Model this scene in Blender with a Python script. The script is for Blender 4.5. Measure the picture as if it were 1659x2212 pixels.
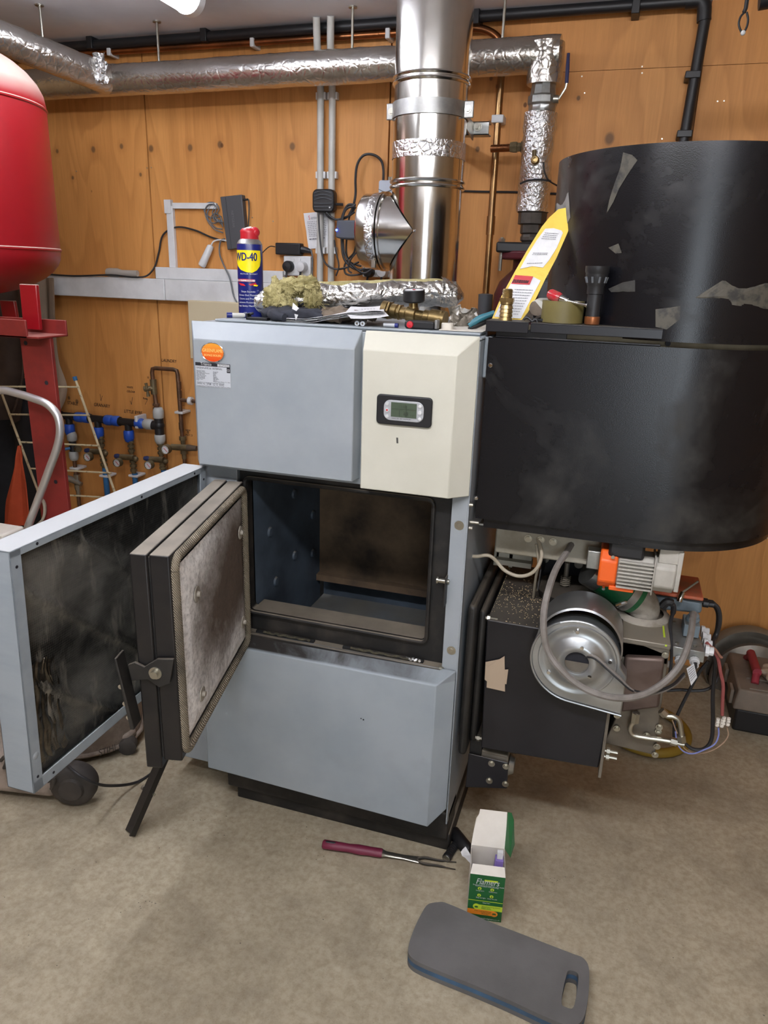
import bpy, bmesh, math, random
from mathutils import Vector, Matrix, noise
random.seed(7)
S = bpy.context.scene
for o in list(bpy.data.objects): bpy.data.objects.remove(o)
COL = S.collection
R = math.radians
# ---------------- camera ----------------
PITCH, ROLL, YAW, FPX = 0.31622617, 0.03235349, -0.29752475, 1580.0
CAM = Vector((0, 0, 1.4))
def _cam():
    cp, sp, cy, sy = math.cos(PITCH), math.sin(PITCH), math.cos(YAW), math.sin(YAW)
    f = Vector((sy*cp, cy*cp, -sp)); r = Vector((cy, -sy, 0)); u = r.cross(f)
    c, s = math.cos(ROLL), math.sin(ROLL)
    return c*r+s*u, -s*r+c*u, f
CR, CU, CF = _cam()
cam = bpy.data.cameras.new('camera'); camo = bpy.data.objects.new('camera', cam); COL.objects.link(camo)
cam.sensor_fit = 'VERTICAL'; cam.sensor_height = 36; cam.sensor_width = 27; cam.lens = FPX/2212*36
cam.clip_start = .02
M = Matrix.Identity(4)
for i in range(3): M[i][0], M[i][1], M[i][2], M[i][3] = CR[i], CU[i], -CF[i], CAM[i]
camo.matrix_world = M
S.camera = camo
def at(x, y, Y=None, X=None, Z=None):
    d = CF*FPX + CR*(x-829.5) - CU*(y-1106)
    if Y is not None: k = Y/d.y
    elif X is not None: k = X/d.x
    else: k = (Z-1.4)/d.z
    return CAM + d*k
# ---------------- world, lights, exposure ----------------
w = bpy.data.worlds.new('world'); S.world = w; w.use_nodes = True
w.node_tree.nodes['Background'].inputs[0].default_value = (.75, .85, 1, 1)
w.node_tree.nodes['Background'].inputs[1].default_value = .15
S.view_settings.view_transform = 'Standard'; S.view_settings.look = 'None'
S.view_settings.exposure = 0.64; S.view_settings.gamma = 1; S.view_settings.use_curve_mapping = False
def area(name, loc, rot, sx, sy, power, col):
    l = bpy.data.lights.new(name, 'AREA'); l.shape = 'RECTANGLE'; l.size = sx; l.size_y = sy; l.energy = power; l.color = col
    o = bpy.data.objects.new(name, l); o.location = loc; o.rotation_euler = rot; COL.objects.link(o); return o
area('doorway_daylight', (.9, -3.15, 1.05), (R(90), 0, R(0)), 1.1, 2.0, 30, (.84, .92, 1))
LAMP_STRENGTH = 17.0
CEIL = 2.208; WALL = 2.74
# ---------------- materials ----------------
def lin(c):
    if isinstance(c, str):
        c = c.lstrip('#'); c = [int(c[i:i+2], 16)/255 for i in (0, 2, 4)]
        c = [x/12.92 if x <= .04045 else ((x+.055)/1.055)**2.4 for x in c]
    return (*c[:3], 1)
class NT:
    def __init__(s, name):
        s.m = bpy.data.materials.new(name); s.m.use_nodes = True; s.t = s.m.node_tree
        s.b = s.t.nodes['Principled BSDF']; s._co = None
    def n(s, t, **k):
        nd = s.t.nodes.new(t)
        for a, v in k.items(): setattr(nd, a, v)
        return nd
    def l(s, a, b): s.t.links.new(a, b)
    def co(s, kind='Object'):
        if s._co is None: s._co = s.n('ShaderNodeTexCoord')
        return s._co.outputs[kind]
    def mapping(s, scale=(1, 1, 1), kind='Object', loc=(0, 0, 0), rot=(0, 0, 0)):
        m = s.n('ShaderNodeMapping'); s.l(s.co(kind), m.inputs[0]); m.inputs[3].default_value = scale; m.inputs[1].default_value = loc; m.inputs[2].default_value = rot
        return m.outputs[0]
    def noise(s, scale, detail=4, rough=.55, vec=None, dist=0):
        nd = s.n('ShaderNodeTexNoise'); nd.inputs['Scale'].default_value = scale; nd.inputs['Detail'].default_value = detail
        nd.inputs['Roughness'].default_value = rough; nd.inputs['Distortion'].default_value = dist
        s.l(vec if vec is not None else s.co(), nd.inputs['Vector']); return nd.outputs[0]
    def ramp(s, fac, stops):
        r = s.n('ShaderNodeValToRGB'); s.l(fac, r.inputs[0]); e = r.color_ramp.elements
        while len(e) > 1: e.remove(e[-1])
        e[0].position = stops[0][0]; e[0].color = lin(stops[0][1]) if not isinstance(stops[0][1], float) else (stops[0][1],)*3+(1,)
        for p, c in stops[1:]:
            q = e.new(p); q.color = lin(c) if not isinstance(c, float) else (c,)*3+(1,)
        return r.outputs[0]
    def mix(s, fac, a, b, mode='MIX'):
        m = s.n('ShaderNodeMix', data_type='RGBA', blend_type=mode)
        for v, i in ((fac, 0), (a, 6), (b, 7)):
            if hasattr(v, 'links'): s.l(v, m.inputs[i])
            elif i == 0: m.inputs[0].default_value = v
            else: m.inputs[i].default_value = lin(v) if isinstance(v, str) else v
        return m.outputs[2]
    def math(s, op, a, b=None, c=None, clamp=False):
        m = s.n('ShaderNodeMath', operation=op, use_clamp=clamp)
        for i, v in enumerate((a, b, c)):
            if v is None: continue
            if hasattr(v, 'links'): s.l(v, m.inputs[i])
            else: m.inputs[i].default_value = v
        return m.outputs[0]
    def bump(s, h, strength=.3, dist=.002):
        b = s.n('ShaderNodeBump'); b.inputs['Strength'].default_value = strength; b.inputs['Distance'].default_value = dist
        s.l(h, b.inputs['Height']); s.l(b.outputs[0], s.b.inputs['Normal']); return b
    def set(s, base=None, rough=None, metal=None, spec=None):
        for v, k in ((base, 'Base Color'), (rough, 'Roughness'), (metal, 'Metallic'), (spec, 'Specular IOR Level')):
            if v is None: continue
            if hasattr(v, 'links'): s.l(v, s.b.inputs[k])
            else: s.b.inputs[k].default_value = lin(v) if isinstance(v, str) else v
    def up(s):
        g = s.n('ShaderNodeNewGeometry'); x = s.n('ShaderNodeSeparateXYZ'); s.l(g.outputs['Normal'], x.inputs[0]); return x.outputs[2]
def mat(name, c, rough=.5, metal=0., c2=None, nscale=12, nlo=.4, nhi=.65, bump=0, bscale=80, bdist=.001, dust=None, dustamt=.8, rvar=0, spec=None, emit=None, vec=None):
    N = NT(name); base = c
    if c2: base = N.mix(N.ramp(N.noise(nscale, 6, .6), [(nlo, 0.), (nhi, 1.)]), c, c2)
    if dust:
        d = N.math('MULTIPLY', N.math('MULTIPLY_ADD', N.up(), 3.0, -1.6, clamp=True), N.ramp(N.noise(9, 5), [(.3, dustamt*.55), (.65, dustamt)]))
        base = N.mix(d, base, dust)
        if metal: N.set(metal=N.math('MULTIPLY', N.math('SUBTRACT', 1.0, d), metal))
        N.set(rough=N.math('MULTIPLY_ADD', d, .9-rough, rough, clamp=True))
    N.set(base=base, spec=spec)
    if not dust: N.set(rough=rough, metal=metal)
    if rvar: N.set(rough=N.math('ADD', N.math('MULTIPLY', N.noise(nscale*1.7, 5), rvar), rough-rvar/2))
    if bump: N.bump(N.noise(bscale, 4), bump, bdist)
    if emit: N.b.inputs['Emission Color'].default_value = lin(emit[0]); N.b.inputs['Emission Strength'].default_value = emit[1]
    return N.m
MT = {}
def plywood():
    N = NT('plywood'); pos = N.co('Object')
    # soft figured grain, stretched vertically
    v = N.mapping((3.0, 3.0, .55)); n1 = N.noise(1.6, 2, .45, v, .3)
    rings = N.math('FRACT', N.math('MULTIPLY', n1, 9.0))
    rg = N.ramp(rings, [(0., 0.), (.12, 1.), (.5, .35), (1., 0.)])
    fine = N.noise(26, 4, .6, N.mapping((7, 7, .35)))
    big = N.noise(1.3, 3, .5, N.mapping((1.4, 1, .5)))
    base = N.mix(N.ramp(big, [(.3, 0.), (.7, 1.)]), '#C88848', '#D49857')
    base = N.mix(N.math('MULTIPLY', rg, .32), base, '#9A6230')
    base = N.mix(N.math('MULTIPLY', N.ramp(fine, [(.4, 0.), (.75, 1.)]), .22), base, '#8E5A2C')
    # knots
    sep = N.n('ShaderNodeSeparateXYZ'); N.l(pos, sep.inputs[0])
    kn = None; halo = None
    for (px, py, r) in [(145, 331, 12), (192, 336, 8), (216, 329, 13), (270, 324, 9), (353, 320, 13), (418, 313, 11), (486, 318, 14), (131, 383, 8), (304, 383, 8), (460, 376, 8),
                        (576, 316, 14), (645, 309, 14), (812, 313, 15), (1301, 118, 19), (1412, 103, 13), (1293, 178, 9), (1241, 319, 10), (1549, 295, 20), (1271, 259, 8), (1278, 160, 8), (1480, 204, 8),
                        (281, 872, 9), (223, 873, 9), (299, 880, 11), (184, 860, 9), (204, 1054, 9)]:
        p = at(px, py, Y=WALL); rr = r*.0019*.42
        dx = N.math('SUBTRACT', sep.outputs[0], p.x); dz = N.math('MULTIPLY', N.math('SUBTRACT', sep.outputs[2], p.z), .8)
        d = N.math('SQRT', N.math('ADD', N.math('MULTIPLY', dx, dx), N.math('MULTIPLY', dz, dz)))
        m = N.math('SUBTRACT', 1.0, N.math('DIVIDE', d, rr*1.15), clamp=True); m2 = N.math('SUBTRACT', 1.0, N.math('DIVIDE', d, rr*3.2), clamp=True)
        kn = m if kn is None else N.math('MAXIMUM', kn, m); halo = m2 if halo is None else N.math('MAXIMUM', halo, m2)
    base = N.mix(N.math('MULTIPLY', halo, .38), base, '#8F5526')
    base = N.mix(N.math('MULTIPLY', kn, 2.2, clamp=True), base, '#7B5836')
    sp = N.n('ShaderNodeTexVoronoi'); sp.inputs['Scale'].default_value = 7.5; N.l(N.mapping((1, .0, .8)), sp.inputs['Vector'])
    base = N.mix(N.math('MULTIPLY', N.ramp(sp.outputs['Distance'], [(0., 1.), (.035, 1.), (.055, 0.)]), .8), base, '#5A3518')
    N.set(base=base, rough=.55, spec=.35); N.bump(fine, .12, .002)
    return N.m
def concrete():
    N = NT('concrete')
    a = N.noise(1.7, 6, .6); b = N.noise(7, 8, .65, None, .4); c = N.noise(60, 6, .7); d = N.noise(280, 3, .6)
    base = N.mix(N.ramp(a, [(.3, 0.), (.7, 1.)]), '#9C917C', '#B2A78F')
    base = N.mix(N.math('MULTIPLY', N.ramp(b, [(.47, 0.), (.66, 1.)]), .45), base, '#786D5D')
    base = N.mix(N.math('MULTIPLY', N.ramp(b, [(.28, 1.), (.42, 0.)]), .45), base, '#BBB19C')
    base = N.mix(N.math('MULTIPLY', N.ramp(c, [(.42, 0.), (.62, 1.)]), .42), base, '#76684F')
    e = N.noise(24, 6, .72); base = N.mix(N.math('MULTIPLY', N.ramp(e, [(.46, 0.), (.62, 1.)]), .14), base, '#C3B89F')
    base = N.mix(N.math('MULTIPLY', N.ramp(d, [(.62, 0.), (.72, 1.)]), .4), base, '#4A4034')
    base = N.mix(N.math('MULTIPLY', N.ramp(d, [(.28, 1.), (.36, 0.)]), .3), base, '#C9C0AC')
    N.set(base=base, rough=N.ramp(b, [(.3, .62), (.7, .85)]), spec=.3); N.bump(c, .2, .0015)
    return N.m
def foil(name, c='#C9C9C7', rough=.22, bscale=38, strength=.9, dist=.006, dark=None, darkfac=.5):
    N = NT(name); n1 = N.noise(bscale, 5, .7, None, .6)
    v = N.n('ShaderNodeTexVoronoi', feature='DISTANCE_TO_EDGE'); v.inputs['Scale'].default_value = bscale*1.1
    mp = N.n('ShaderNodeMapping'); N.l(N.co(), mp.inputs[0]); N.l(mp.outputs[0], v.inputs['Vector'])
    h = N.math('ADD', n1, N.math('MULTIPLY', N.ramp(v.outputs['Distance'], [(0., 0.), (.18, 1.)]), .35))
    base = c
    if dark: base = N.mix(N.math('MULTIPLY', N.ramp(N.noise(4.5, 6, .65, None, .5), [(.3, 0.), (.62, 1.)]), darkfac), c, dark)
    N.set(base=base, rough=rough, metal=.95); N.bump(h, strength, dist)
    return N.m
def liner_mat():
    N = NT('sooty_foil_liner'); a = N.noise(3.2, 6, .62, N.mapping((1, 1.0, 1.6), rot=(R(-38), 0, 0)), .6); b = N.noise(9, 6, .6, N.mapping((1, 3, .7), rot=(R(-30), 0, 0)))
    base = N.mix(N.ramp(a, [(.36, 0.), (.6, 1.)]), '#75726A', '#21201E'); base = N.mix(N.math('MULTIPLY', N.ramp(b, [(.55, 0.), (.66, 1.)]), .5), base, '#A39C8E')
    s = N.n('ShaderNodeSeparateXYZ'); N.l(N.co(), s.inputs[0])
    gy = N.math('PINGPONG', N.math('MULTIPLY', s.outputs[1], 460.), 1.); gz = N.math('PINGPONG', N.math('MULTIPLY', s.outputs[2], 420.), 1.)
    grid = N.math('MAXIMUM', N.ramp(gy, [(.72, 0.), (.95, 1.)]), N.ramp(gz, [(.72, 0.), (.95, 1.)]))
    base = N.mix(N.math('MULTIPLY', grid, .10), base, '#A9A59C')
    N.set(base=base, rough=.42, metal=.45); N.bump(N.math('ADD', N.math('MULTIPLY', grid, .05), N.noise(16, 5, .6, N.mapping((1, 1.4, .8), rot=(R(-38), 0, 0)), .5)), .55, .006)
    return N.m
def build_mats():
    m = MT
    m['ply'] = plywood(); m['concrete'] = concrete()
    m['ceiling'] = mat('ceiling_paint', '#E3E5EC', .8, c2='#D5D7DF', nscale=3)
    m['plaster'] = mat('room_wall', '#A98A62', .8, c2='#9A7C55', nscale=2)
    m['grey'] = mat('grey_blue_paint', '#989EA2', .42, c2='#8D9499', nscale=5, rvar=.12, spec=.4)
    m['beige'] = mat('beige_paint', '#CAC8BA', .45, c2='#BEBCAD', nscale=4, nlo=.35, nhi=.7, rvar=.1, spec=.35)
    m['black'] = mat('black_satin_paint', '#131318', .33, c2='#1F1F23', nscale=3.2, nlo=.42, nhi=.6, bump=.12, bscale=420, bdist=.0006, dust='#6A6358', dustamt=.55)
    m['blackflat'] = mat('black_sooty_steel', '#171615', .55, c2='#2A2723', nscale=9, dust='#5F564A', dustamt=.7)
    m['soot'] = mat('sooty_steel', '#141312', .6, c2='#332E29', nscale=14, nlo=.45, nhi=.7, bump=.3, bscale=160, dust='#857B6B', dustamt=.8)
    m['firewall'] = mat('firebox_steel', '#465360', .6, c2='#2C343D', nscale=5, dust='#77705F', dustamt=.5, bump=.2, bscale=90)
    m['fireback'] = mat('firebox_back', '#6B5741', .85, c2='#30261C', nscale=6, nlo=.4, nhi=.7)
    m['lining'] = None
    N = NT('refractory_board'); a = N.noise(4.5, 7, .68, None, .3); b = N.noise(90, 5, .7)
    s = N.n('ShaderNodeSeparateXYZ'); N.l(N.co(), s.inputs[0])
    # soot blob, heaviest towards the hinge side and top of the board
    dy = N.math('MULTIPLY', N.math('SUBTRACT', s.outputs[1], -.43), 3.6); dz = N.math('MULTIPLY', N.math('SUBTRACT', s.outputs[2], .76), 4.6)
    rr = N.math('SQRT', N.math('ADD', N.math('MULTIPLY', dy, dy), N.math('MULTIPLY', dz, dz)))
    blob = N.math('ADD', rr, N.math('MULTIPLY', N.math('SUBTRACT', a, .5), 1.5))
    base = N.mix(N.ramp(blob, [(.30, 1.), (.62, .75), (1.0, 0.)]), '#F2EFEC', '#5A4B3F')
    base = N.mix(N.math('MULTIPLY', N.ramp(b, [(.44, 0.), (.66, 1.)]), .45), base, '#463D35')
    N.set(base=base, rough=.9); N.bump(b, .5, .003); m['lining'] = N.m
    N = NT('rope_seal'); wv = N.n('ShaderNodeTexWave', wave_type='BANDS', bands_direction='DIAGONAL'); wv.inputs['Scale'].default_value = 120; N.l(N.co(), wv.inputs[0])
    base = N.mix(wv.outputs['Fac'], '#766A5A', '#A2957F'); base = N.mix(N.ramp(N.noise(5, 4), [(.48, 0.), (.64, .7)]), base, '#39332C')
    N.set(base=base, rough=.9); N.bump(wv.outputs['Fac'], .8, .004); m['rope'] = N.m
    m['doortop'] = mat('dusty_door_steel', '#4A4640', .42, .2, c2='#39352F', nscale=14, dust='#9A9488', dustamt=.75)
    m['foil'] = foil('crinkled_foil', '#CFCDC8', .2, 36, .8, .006)
    m['foilpipe'] = foil('foil_jacket', '#D6D4D0', .24, 34, .5, .004, dark='#9A9282', darkfac=.4)
    m['foiltape'] = foil('foil_tape', '#D6D6D6', .2, 60, .7, .004)
    m['liner'] = liner_mat()
    m['steel'] = mat('stainless_steel', '#DEDCD8', .16, 1., c2='#CBC8C2', nscale=6, nlo=.35, nhi=.7, rvar=.14)
    m['galv'] = mat('galvanised_steel', '#A9ABA8', .36, .9, c2='#8C8E8B', nscale=22, rvar=.15, dust='#80796B', dustamt=.5)
    m['bandsteel'] = mat('band_steel', '#A9A9A6', .4, .8, c2='#929290', nscale=18)
    m['zinc'] = mat('zinc_bolt', '#B5B2A6', .3, .95)
    m['copper'] = mat('copper_pipe', '#A5683F', .3, .95, c2='#7C5236', nscale=9, rvar=.15)
    m['brasspipe'] = mat('tarnished_pipe', '#A98355', .32, .9, c2='#7B6247', nscale=7, rvar=.15)
    m['oldcopper'] = mat('dull_copper', '#7A5A45', .45, .7, c2='#58483A', nscale=20, dust='#8A7A66', dustamt=.5)
    m['brass'] = mat('brass', '#A08A5F', .34, .9, c2='#7D6A45', nscale=30, rvar=.1)
    m['oldbrass'] = mat('dull_brass', '#7A6C50', .5, .6, c2='#5C523E', nscale=24, dust='#8C8168', dustamt=.5)
    N = NT('red_tank_paint'); d = N.math('MULTIPLY', N.math('MULTIPLY_ADD', N.up(), 2.6, -.2, clamp=True), N.ramp(N.noise(5, 5), [(.3, .7), (.65, 1.)]))
    N.set(base=N.mix(d, '#8E0D18', '#A8968A'), rough=N.math('MULTIPLY_ADD', d, .45, .38)); m['red'] = N.m
    m['darkred'] = mat('red_oxide_paint', '#7E2722', .5, c2='#6A201D', nscale=9, nlo=.45, nhi=.65, dust='#9A7468', dustamt=.5)
    m['maroon'] = mat('maroon_cast_iron', '#5A1C26', .5, c2='#421820', nscale=10)
    m['white'] = mat('white_plastic', '#D5D6D6', .4, c2='#C3C4C4', nscale=8)
    m['conduit'] = mat('pale_grey_plastic', '#C2C1BB', .42, c2='#ADABA3', nscale=7)
    m['greyplastic'] = mat('grey_plastic', '#5B5F63', .5)
    m['switchgrey'] = mat('dark_grey_casing', '#4A4B4E', .5)
    m['paleblue'] = mat('pale_grey_blue_plastic', '#B4BCC8', .4)
    m['blackplastic'] = mat('black_plastic', '#1C1C1E', .45)
    m['cable'] = mat('black_cable', '#28282A', .5)
    m['greycable'] = mat('grey_cable', '#827C76', .55, c2='#6F6963', nscale=30)
    m['palecable'] = mat('pale_cable', '#A59B88', .55)
    m['rubber'] = mat('grey_foam', '#666462', .9, c2='#595755', nscale=6, bump=.2, bscale=300)
    m['bluefoam'] = mat('blue_foam', '#3F5E7C', .85, c2='#33485C', nscale=14)
    m['paper'] = mat('white_paper', '#D8D8D8', .7, c2='#C6C6C8', nscale=20)
    m['card'] = mat('plain_card', '#DCD6CB', .75, c2='#CFC8BC', nscale=9)
    m['ink'] = mat('dark_ink', '#1B1B22', .7)
    m['greyink'] = mat('grey_ink', '#6A6A70', .7)
    m['yellowpaper'] = mat('yellow_padded_paper', '#DDBD45', .5, c2='#CDAB38', nscale=14, bump=.4, bscale=40, bdist=.003)
    m['boxgreen'] = mat('green_card', '#1C5A2C', .5)
    m['lime'] = mat('lime_print', '#B5CC34', .5)
    m['orangeprint'] = mat('orange_print', '#F0902A', .5)
    m['canblue'] = mat('can_navy', '#16206A', .3, spec=.5)
    m['canyellow'] = mat('can_yellow', '#F2DC18', .35)
    m['redplastic'] = mat('red_plastic', '#B8202C', .38)
    m['orange'] = mat('orange_plastic', '#E8601A', .45)
    m['dullorange'] = mat('dusty_orange_plastic', '#C9603E', .6, c2='#A8694F', nscale=20)
    m['motorgrey'] = mat('motor_grey_paint', '#B3AFA5', .5, c2='#A09C92', nscale=16)
    m['actgrey'] = mat('actuator_grey_plastic', '#6F7C84', .5, dust='#857E72', dustamt=.5)
    m['green'] = mat('green_silicone_hose', '#1C6B3E', .4, c2='#175534', nscale=14)
    m['dustyiron'] = mat('dusty_iron', '#A39C90', .8, c2='#6E665A', nscale=16, nlo=.45, nhi=.7, bump=.3, bscale=60)
    m['duststeel'] = mat('dusty_sheet_steel', '#8A8377', .5, .5, c2='#70695F', nscale=7, dust='#908873', dustamt=.6)
    m['scorched'] = mat('heat_stained_steel', '#6C5C54', .5, .5, c2='#50423E', nscale=6)
    m['wool'] = mat('mineral_wool', '#B9AE7C', .95, c2='#8D8352', nscale=26, bump=1, bscale=130, bdist=.006)
    m['bluepipe'] = mat('blue_water_pipe', '#2A6A9E', .45, c2='#245C8A', nscale=12)
    m['bluenut'] = mat('blue_compression_nut', '#2050B4', .42, dust='#6078A0', dustamt=.4)
    m['greynut'] = mat('pale_grey_nut', '#A7A9A6', .5)
    m['cream'] = mat('cream_coated_wire', '#C9BC9A', .55, c2='#8F8166', nscale=60, nlo=.6, nhi=.64)
    m['alu'] = mat('aluminium_tube', '#D6D6D6', .38, .8)
    m['beigecloth'] = mat('beige_cloth', '#8E7B68', .9, c2='#7D6B59', nscale=8)
    m['browncloth'] = mat('brown_cloth', '#4B3B31', .92, c2='#3A2D26', nscale=7)
    m['darkcloth'] = mat('dark_cloth', '#1B1B1E', .92, c2='#262629', nscale=7)
    m['orangecloth'] = mat('orange_cloth', '#C4512C', .85, c2='#AB4324', nscale=6)
    m['creamcloth'] = mat('cream_cloth', '#B9AC97', .9)
    m['burgundy'] = mat('burgundy_handle', '#6B1F38', .5)
    m['olive'] = mat('olive_tape', '#6E6438', .5, c2='#5F5630', nscale=9)
    m['vac'] = mat('dirty_tan_plastic', '#94867A', .7, c2='#6B5E52', nscale=9, nlo=.42, nhi=.62, bump=.25, bscale=60)
    m['tyre'] = mat('dark_rubber', '#35312E', .75, c2='#453F39', nscale=12)
    m['toolbox'] = mat('dusty_grey_lid', '#83776A', .75, c2='#6F6458', nscale=8)
    m['yellowhose'] = mat('yellow_hose', '#8A7020', .6)
    m['glove'] = mat('dark_work_glove', '#23242B', .9, c2='#33353E', nscale=16, bump=.6, bscale=60, bdist=.004)
    m['tanglove'] = mat('tan_leather_glove', '#7C6D5C', .85, c2='#65584A', nscale=14, bump=.6, bscale=50, bdist=.004)
    m['wood'] = mat('grubby_wood', '#6C6053', .8, c2='#514840', nscale=20)
    m['screen'] = mat('lcd_green_grey', '#4B5748', .25)
    m['dimscreen'] = mat('lcd_segments', '#2E352C', .3)
    m['silverplastic'] = mat('silver_plastic', '#B9BCC0', .3, .3)
    m['badge'] = None
    N = NT('badge_enamel'); sp = N.n('ShaderNodeSeparateXYZ'); N.l(N.co('Generated'), sp.inputs[0])
    N.set(base=N.ramp(sp.outputs[2], [(0., '#D4401C'), (.45, '#E2702A'), (1., '#E9A23A')]), rough=.25); m['badge'] = N.m
    m['label'] = mat('silver_label', '#B9BDC2', .4)
    m['chrome'] = mat('chrome', '#D6D6D6', .08, 1.)
    m['glassy'] = mat('clear_plastic', '#B8B2A8', .15); m['glassy'].node_tree.nodes['Principled BSDF'].inputs['Transmission Weight'].default_value = .85
    m['teal'] = mat('teal_grip', '#2E6A78', .5)
    m['pellet'] = mat('wood_pellets', '#DCC79A', .8)
    m['purple'] = mat('purple_card', '#7E6AAE', .5)
    m['lampglow'] = mat('lamp_diffuser', '#FFFFFF', .4, emit=('#F2F5FF', LAMP_STRENGTH))
    m['led'] = mat('blue_led', '#2020FF', .4, emit=('#3040FF', 14))
    m['dustmark'] = mat('dust_smear', '#3F3D39', .7, c2='#2A2927', nscale=22)
    m['tapemark'] = mat('tape_residue', '#4C483E', .6, c2='#2C2A27', nscale=50, nlo=.45, nhi=.6)
    m['brownpaper'] = mat('masking_tape', '#A8957F', .7)
    m['creamboard'] = mat('cream_board', '#C2B597', .7)
    m['copperend'] = mat('copper_cap', '#B0714A', .35, .8)
build_mats()
# ---------------- geometry helpers ----------------
def V(*a): return Vector(a)
def basis(d):
    d = Vector(d).normalized(); a = V(0, 0, 1) if abs(d.z) < .9 else V(1, 0, 0)
    x = d.cross(a).normalized(); y = d.cross(x).normalized(); return x, y, d
def smooth_path(pts, n=6):
    pts = [Vector(p) for p in pts]
    if len(pts) < 3: return pts
    P = [pts[0]*2-pts[1]]+pts+[pts[-1]*2-pts[-2]]; out = []
    for i in range(1, len(P)-2):
        for k in range(n):
            t = k/n; a, b, c, d = P[i-1:i+3]; L = (c-b).length; m0 = (c-a).normalized()*L; m1 = (d-b).normalized()*L
            out.append(b*(2*t**3-3*t*t+1)+m0*(t**3-2*t*t+t)+c*(-2*t**3+3*t*t)+m1*(t**3-t*t))
    return out+[pts[-1]]
class MB:
    def __init__(s, xf=None): s.v = []; s.f = []; s.xf = xf
    def add(s, vs, fs):
        b = len(s.v); s.v += [(s.xf @ Vector(q)) if s.xf else Vector(q) for q in vs]; s.f += [[i+b for i in f] for f in fs]; return s
    def box(s, a, b):
        x0, y0, z0 = a; x1, y1, z1 = b
        return s.hexa([(x0, y0, z0), (x1, y0, z0), (x1, y1, z0), (x0, y1, z0), (x0, y0, z1), (x1, y0, z1), (x1, y1, z1), (x0, y1, z1)])
    def hexa(s, p): return s.add(p, [(3, 2, 1, 0), (4, 5, 6, 7), (0, 1, 5, 4), (1, 2, 6, 5), (2, 3, 7, 6), (3, 0, 4, 7)])
    def cyl(s, a, b, r, r2=None, n=20, cap=True):
        a, b = Vector(a), Vector(b); r2 = r if r2 is None else r2; x, y, d = basis(b-a)
        ring = lambda c, q: [c+(x*math.cos(2*PI*i/n)+y*math.sin(2*PI*i/n))*q for i in range(n)]
        fs = [(i, (i+1) % n, n+(i+1) % n, n+i) for i in range(n)]
        if cap: fs += [tuple(range(n))[::-1], tuple(range(n, 2*n))]
        return s.add(ring(a, r)+ring(b, r2), fs)
    def lathe(s, o, axis, prof, n=32, a0=0, a1=None):
        o = Vector(o); x, y, d = basis(axis); full = a1 is None; a1 = 2*PI if full else a1; m = n if full else n+1
        vs = [o+d*h+(x*math.cos(a0+(a1-a0)*i/n)+y*math.sin(a0+(a1-a0)*i/n))*r for r, h in prof for i in range(m)]
        fs = [(k*m+i, k*m+(i+1) % m, (k+1)*m+(i+1) % m, (k+1)*m+i) for k in range(len(prof)-1) for i in range(n)]
        return s.add(vs, fs)
    def tube(s, pts, r, n=10, sm=0, cap=True):
        pts = smooth_path(pts, sm) if sm else [Vector(p) for p in pts]
        rs = r if isinstance(r, (list, tuple)) else [r]*len(pts); vs = []; fs = []; px = None
        if len(rs) != len(pts): rs = [rs[min(len(rs)-1, int(i*(len(rs)-1)/(len(pts)-1)+.5))] for i in range(len(pts))]
        for i, p in enumerate(pts):
            d = (pts[min(i+1, len(pts)-1)]-pts[max(i-1, 0)]).normalized()
            if px is None: x, y, _ = basis(d)
            else:
                x = (px-d*px.dot(d)).normalized(); y = d.cross(x)
            px = x; vs += [p+(x*math.cos(2*PI*k/n)+y*math.sin(2*PI*k/n))*rs[i] for k in range(n)]
        for i in range(len(pts)-1): fs += [(i*n+k, i*n+(k+1) % n, (i+1)*n+(k+1) % n, (i+1)*n+k) for k in range(n)]
        if cap: fs += [tuple(range(n))[::-1], tuple(range((len(pts)-1)*n, len(pts)*n))]
        return s.add(vs, fs)
    def prism(s, poly, ext):
        e = Vector(ext); poly = [Vector(p) for p in poly]; n = len(poly)
        return s.add(poly+[p+e for p in poly], [tuple(range(n))[::-1], tuple(range(n, 2*n))]+[(i, (i+1) % n, n+(i+1) % n, n+i) for i in range(n)])
    def sphere(s, c, r, n=14, m=9, sc=(1, 1, 1)):
        c = Vector(c); vs = [c+V(0, 0, -r*sc[2])]
        for j in range(1, m):
            t = PI*j/m
            vs += [c+V(r*sc[0]*math.sin(t)*math.cos(2*PI*i/n), r*sc[1]*math.sin(t)*math.sin(2*PI*i/n), -r*sc[2]*math.cos(t)) for i in range(n)]
        vs.append(c+V(0, 0, r*sc[2])); fs = [(0, 1+(i+1) % n, 1+i) for i in range(n)]
        for j in range(m-2): fs += [(1+j*n+i, 1+j*n+(i+1) % n, 1+(j+1)*n+(i+1) % n, 1+(j+1)*n+i) for i in range(n)]
        L = len(vs)-1; fs += [(L, 1+(m-2)*n+i, 1+(m-2)*n+(i+1) % n) for i in range(n)]
        return s.add(vs, fs)
    def grid(s, fn, nu, nv, thick=0):
        vs = [Vector(fn(i/nu, j/nv)) for j in range(nv+1) for i in range(nu+1)]
        q = lambda i, j: j*(nu+1)+i
        return s.add(vs, [(q(i, j), q(i+1, j), q(i+1, j+1), q(i, j+1)) for j in range(nv) for i in range(nu)])
PI = math.pi
ORG = {}
def setp(o, label=None, cat=None, group=None, kind=None):
    for k, v in (('label', label), ('category', cat), ('group', group), ('kind', kind)):
        if v: o[k] = v
    return o
def thing(name, label, cat, loc, group=None):
    o = bpy.data.objects.new(name, None); o.empty_display_size = .05; o.location = loc; COL.objects.link(o); ORG[o.name] = Vector(loc)
    return setp(o, label, cat, group)
def root_org(p):
    while p.parent: p = p.parent
    return ORG.get(p.name, Vector((0, 0, 0)))
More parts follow.
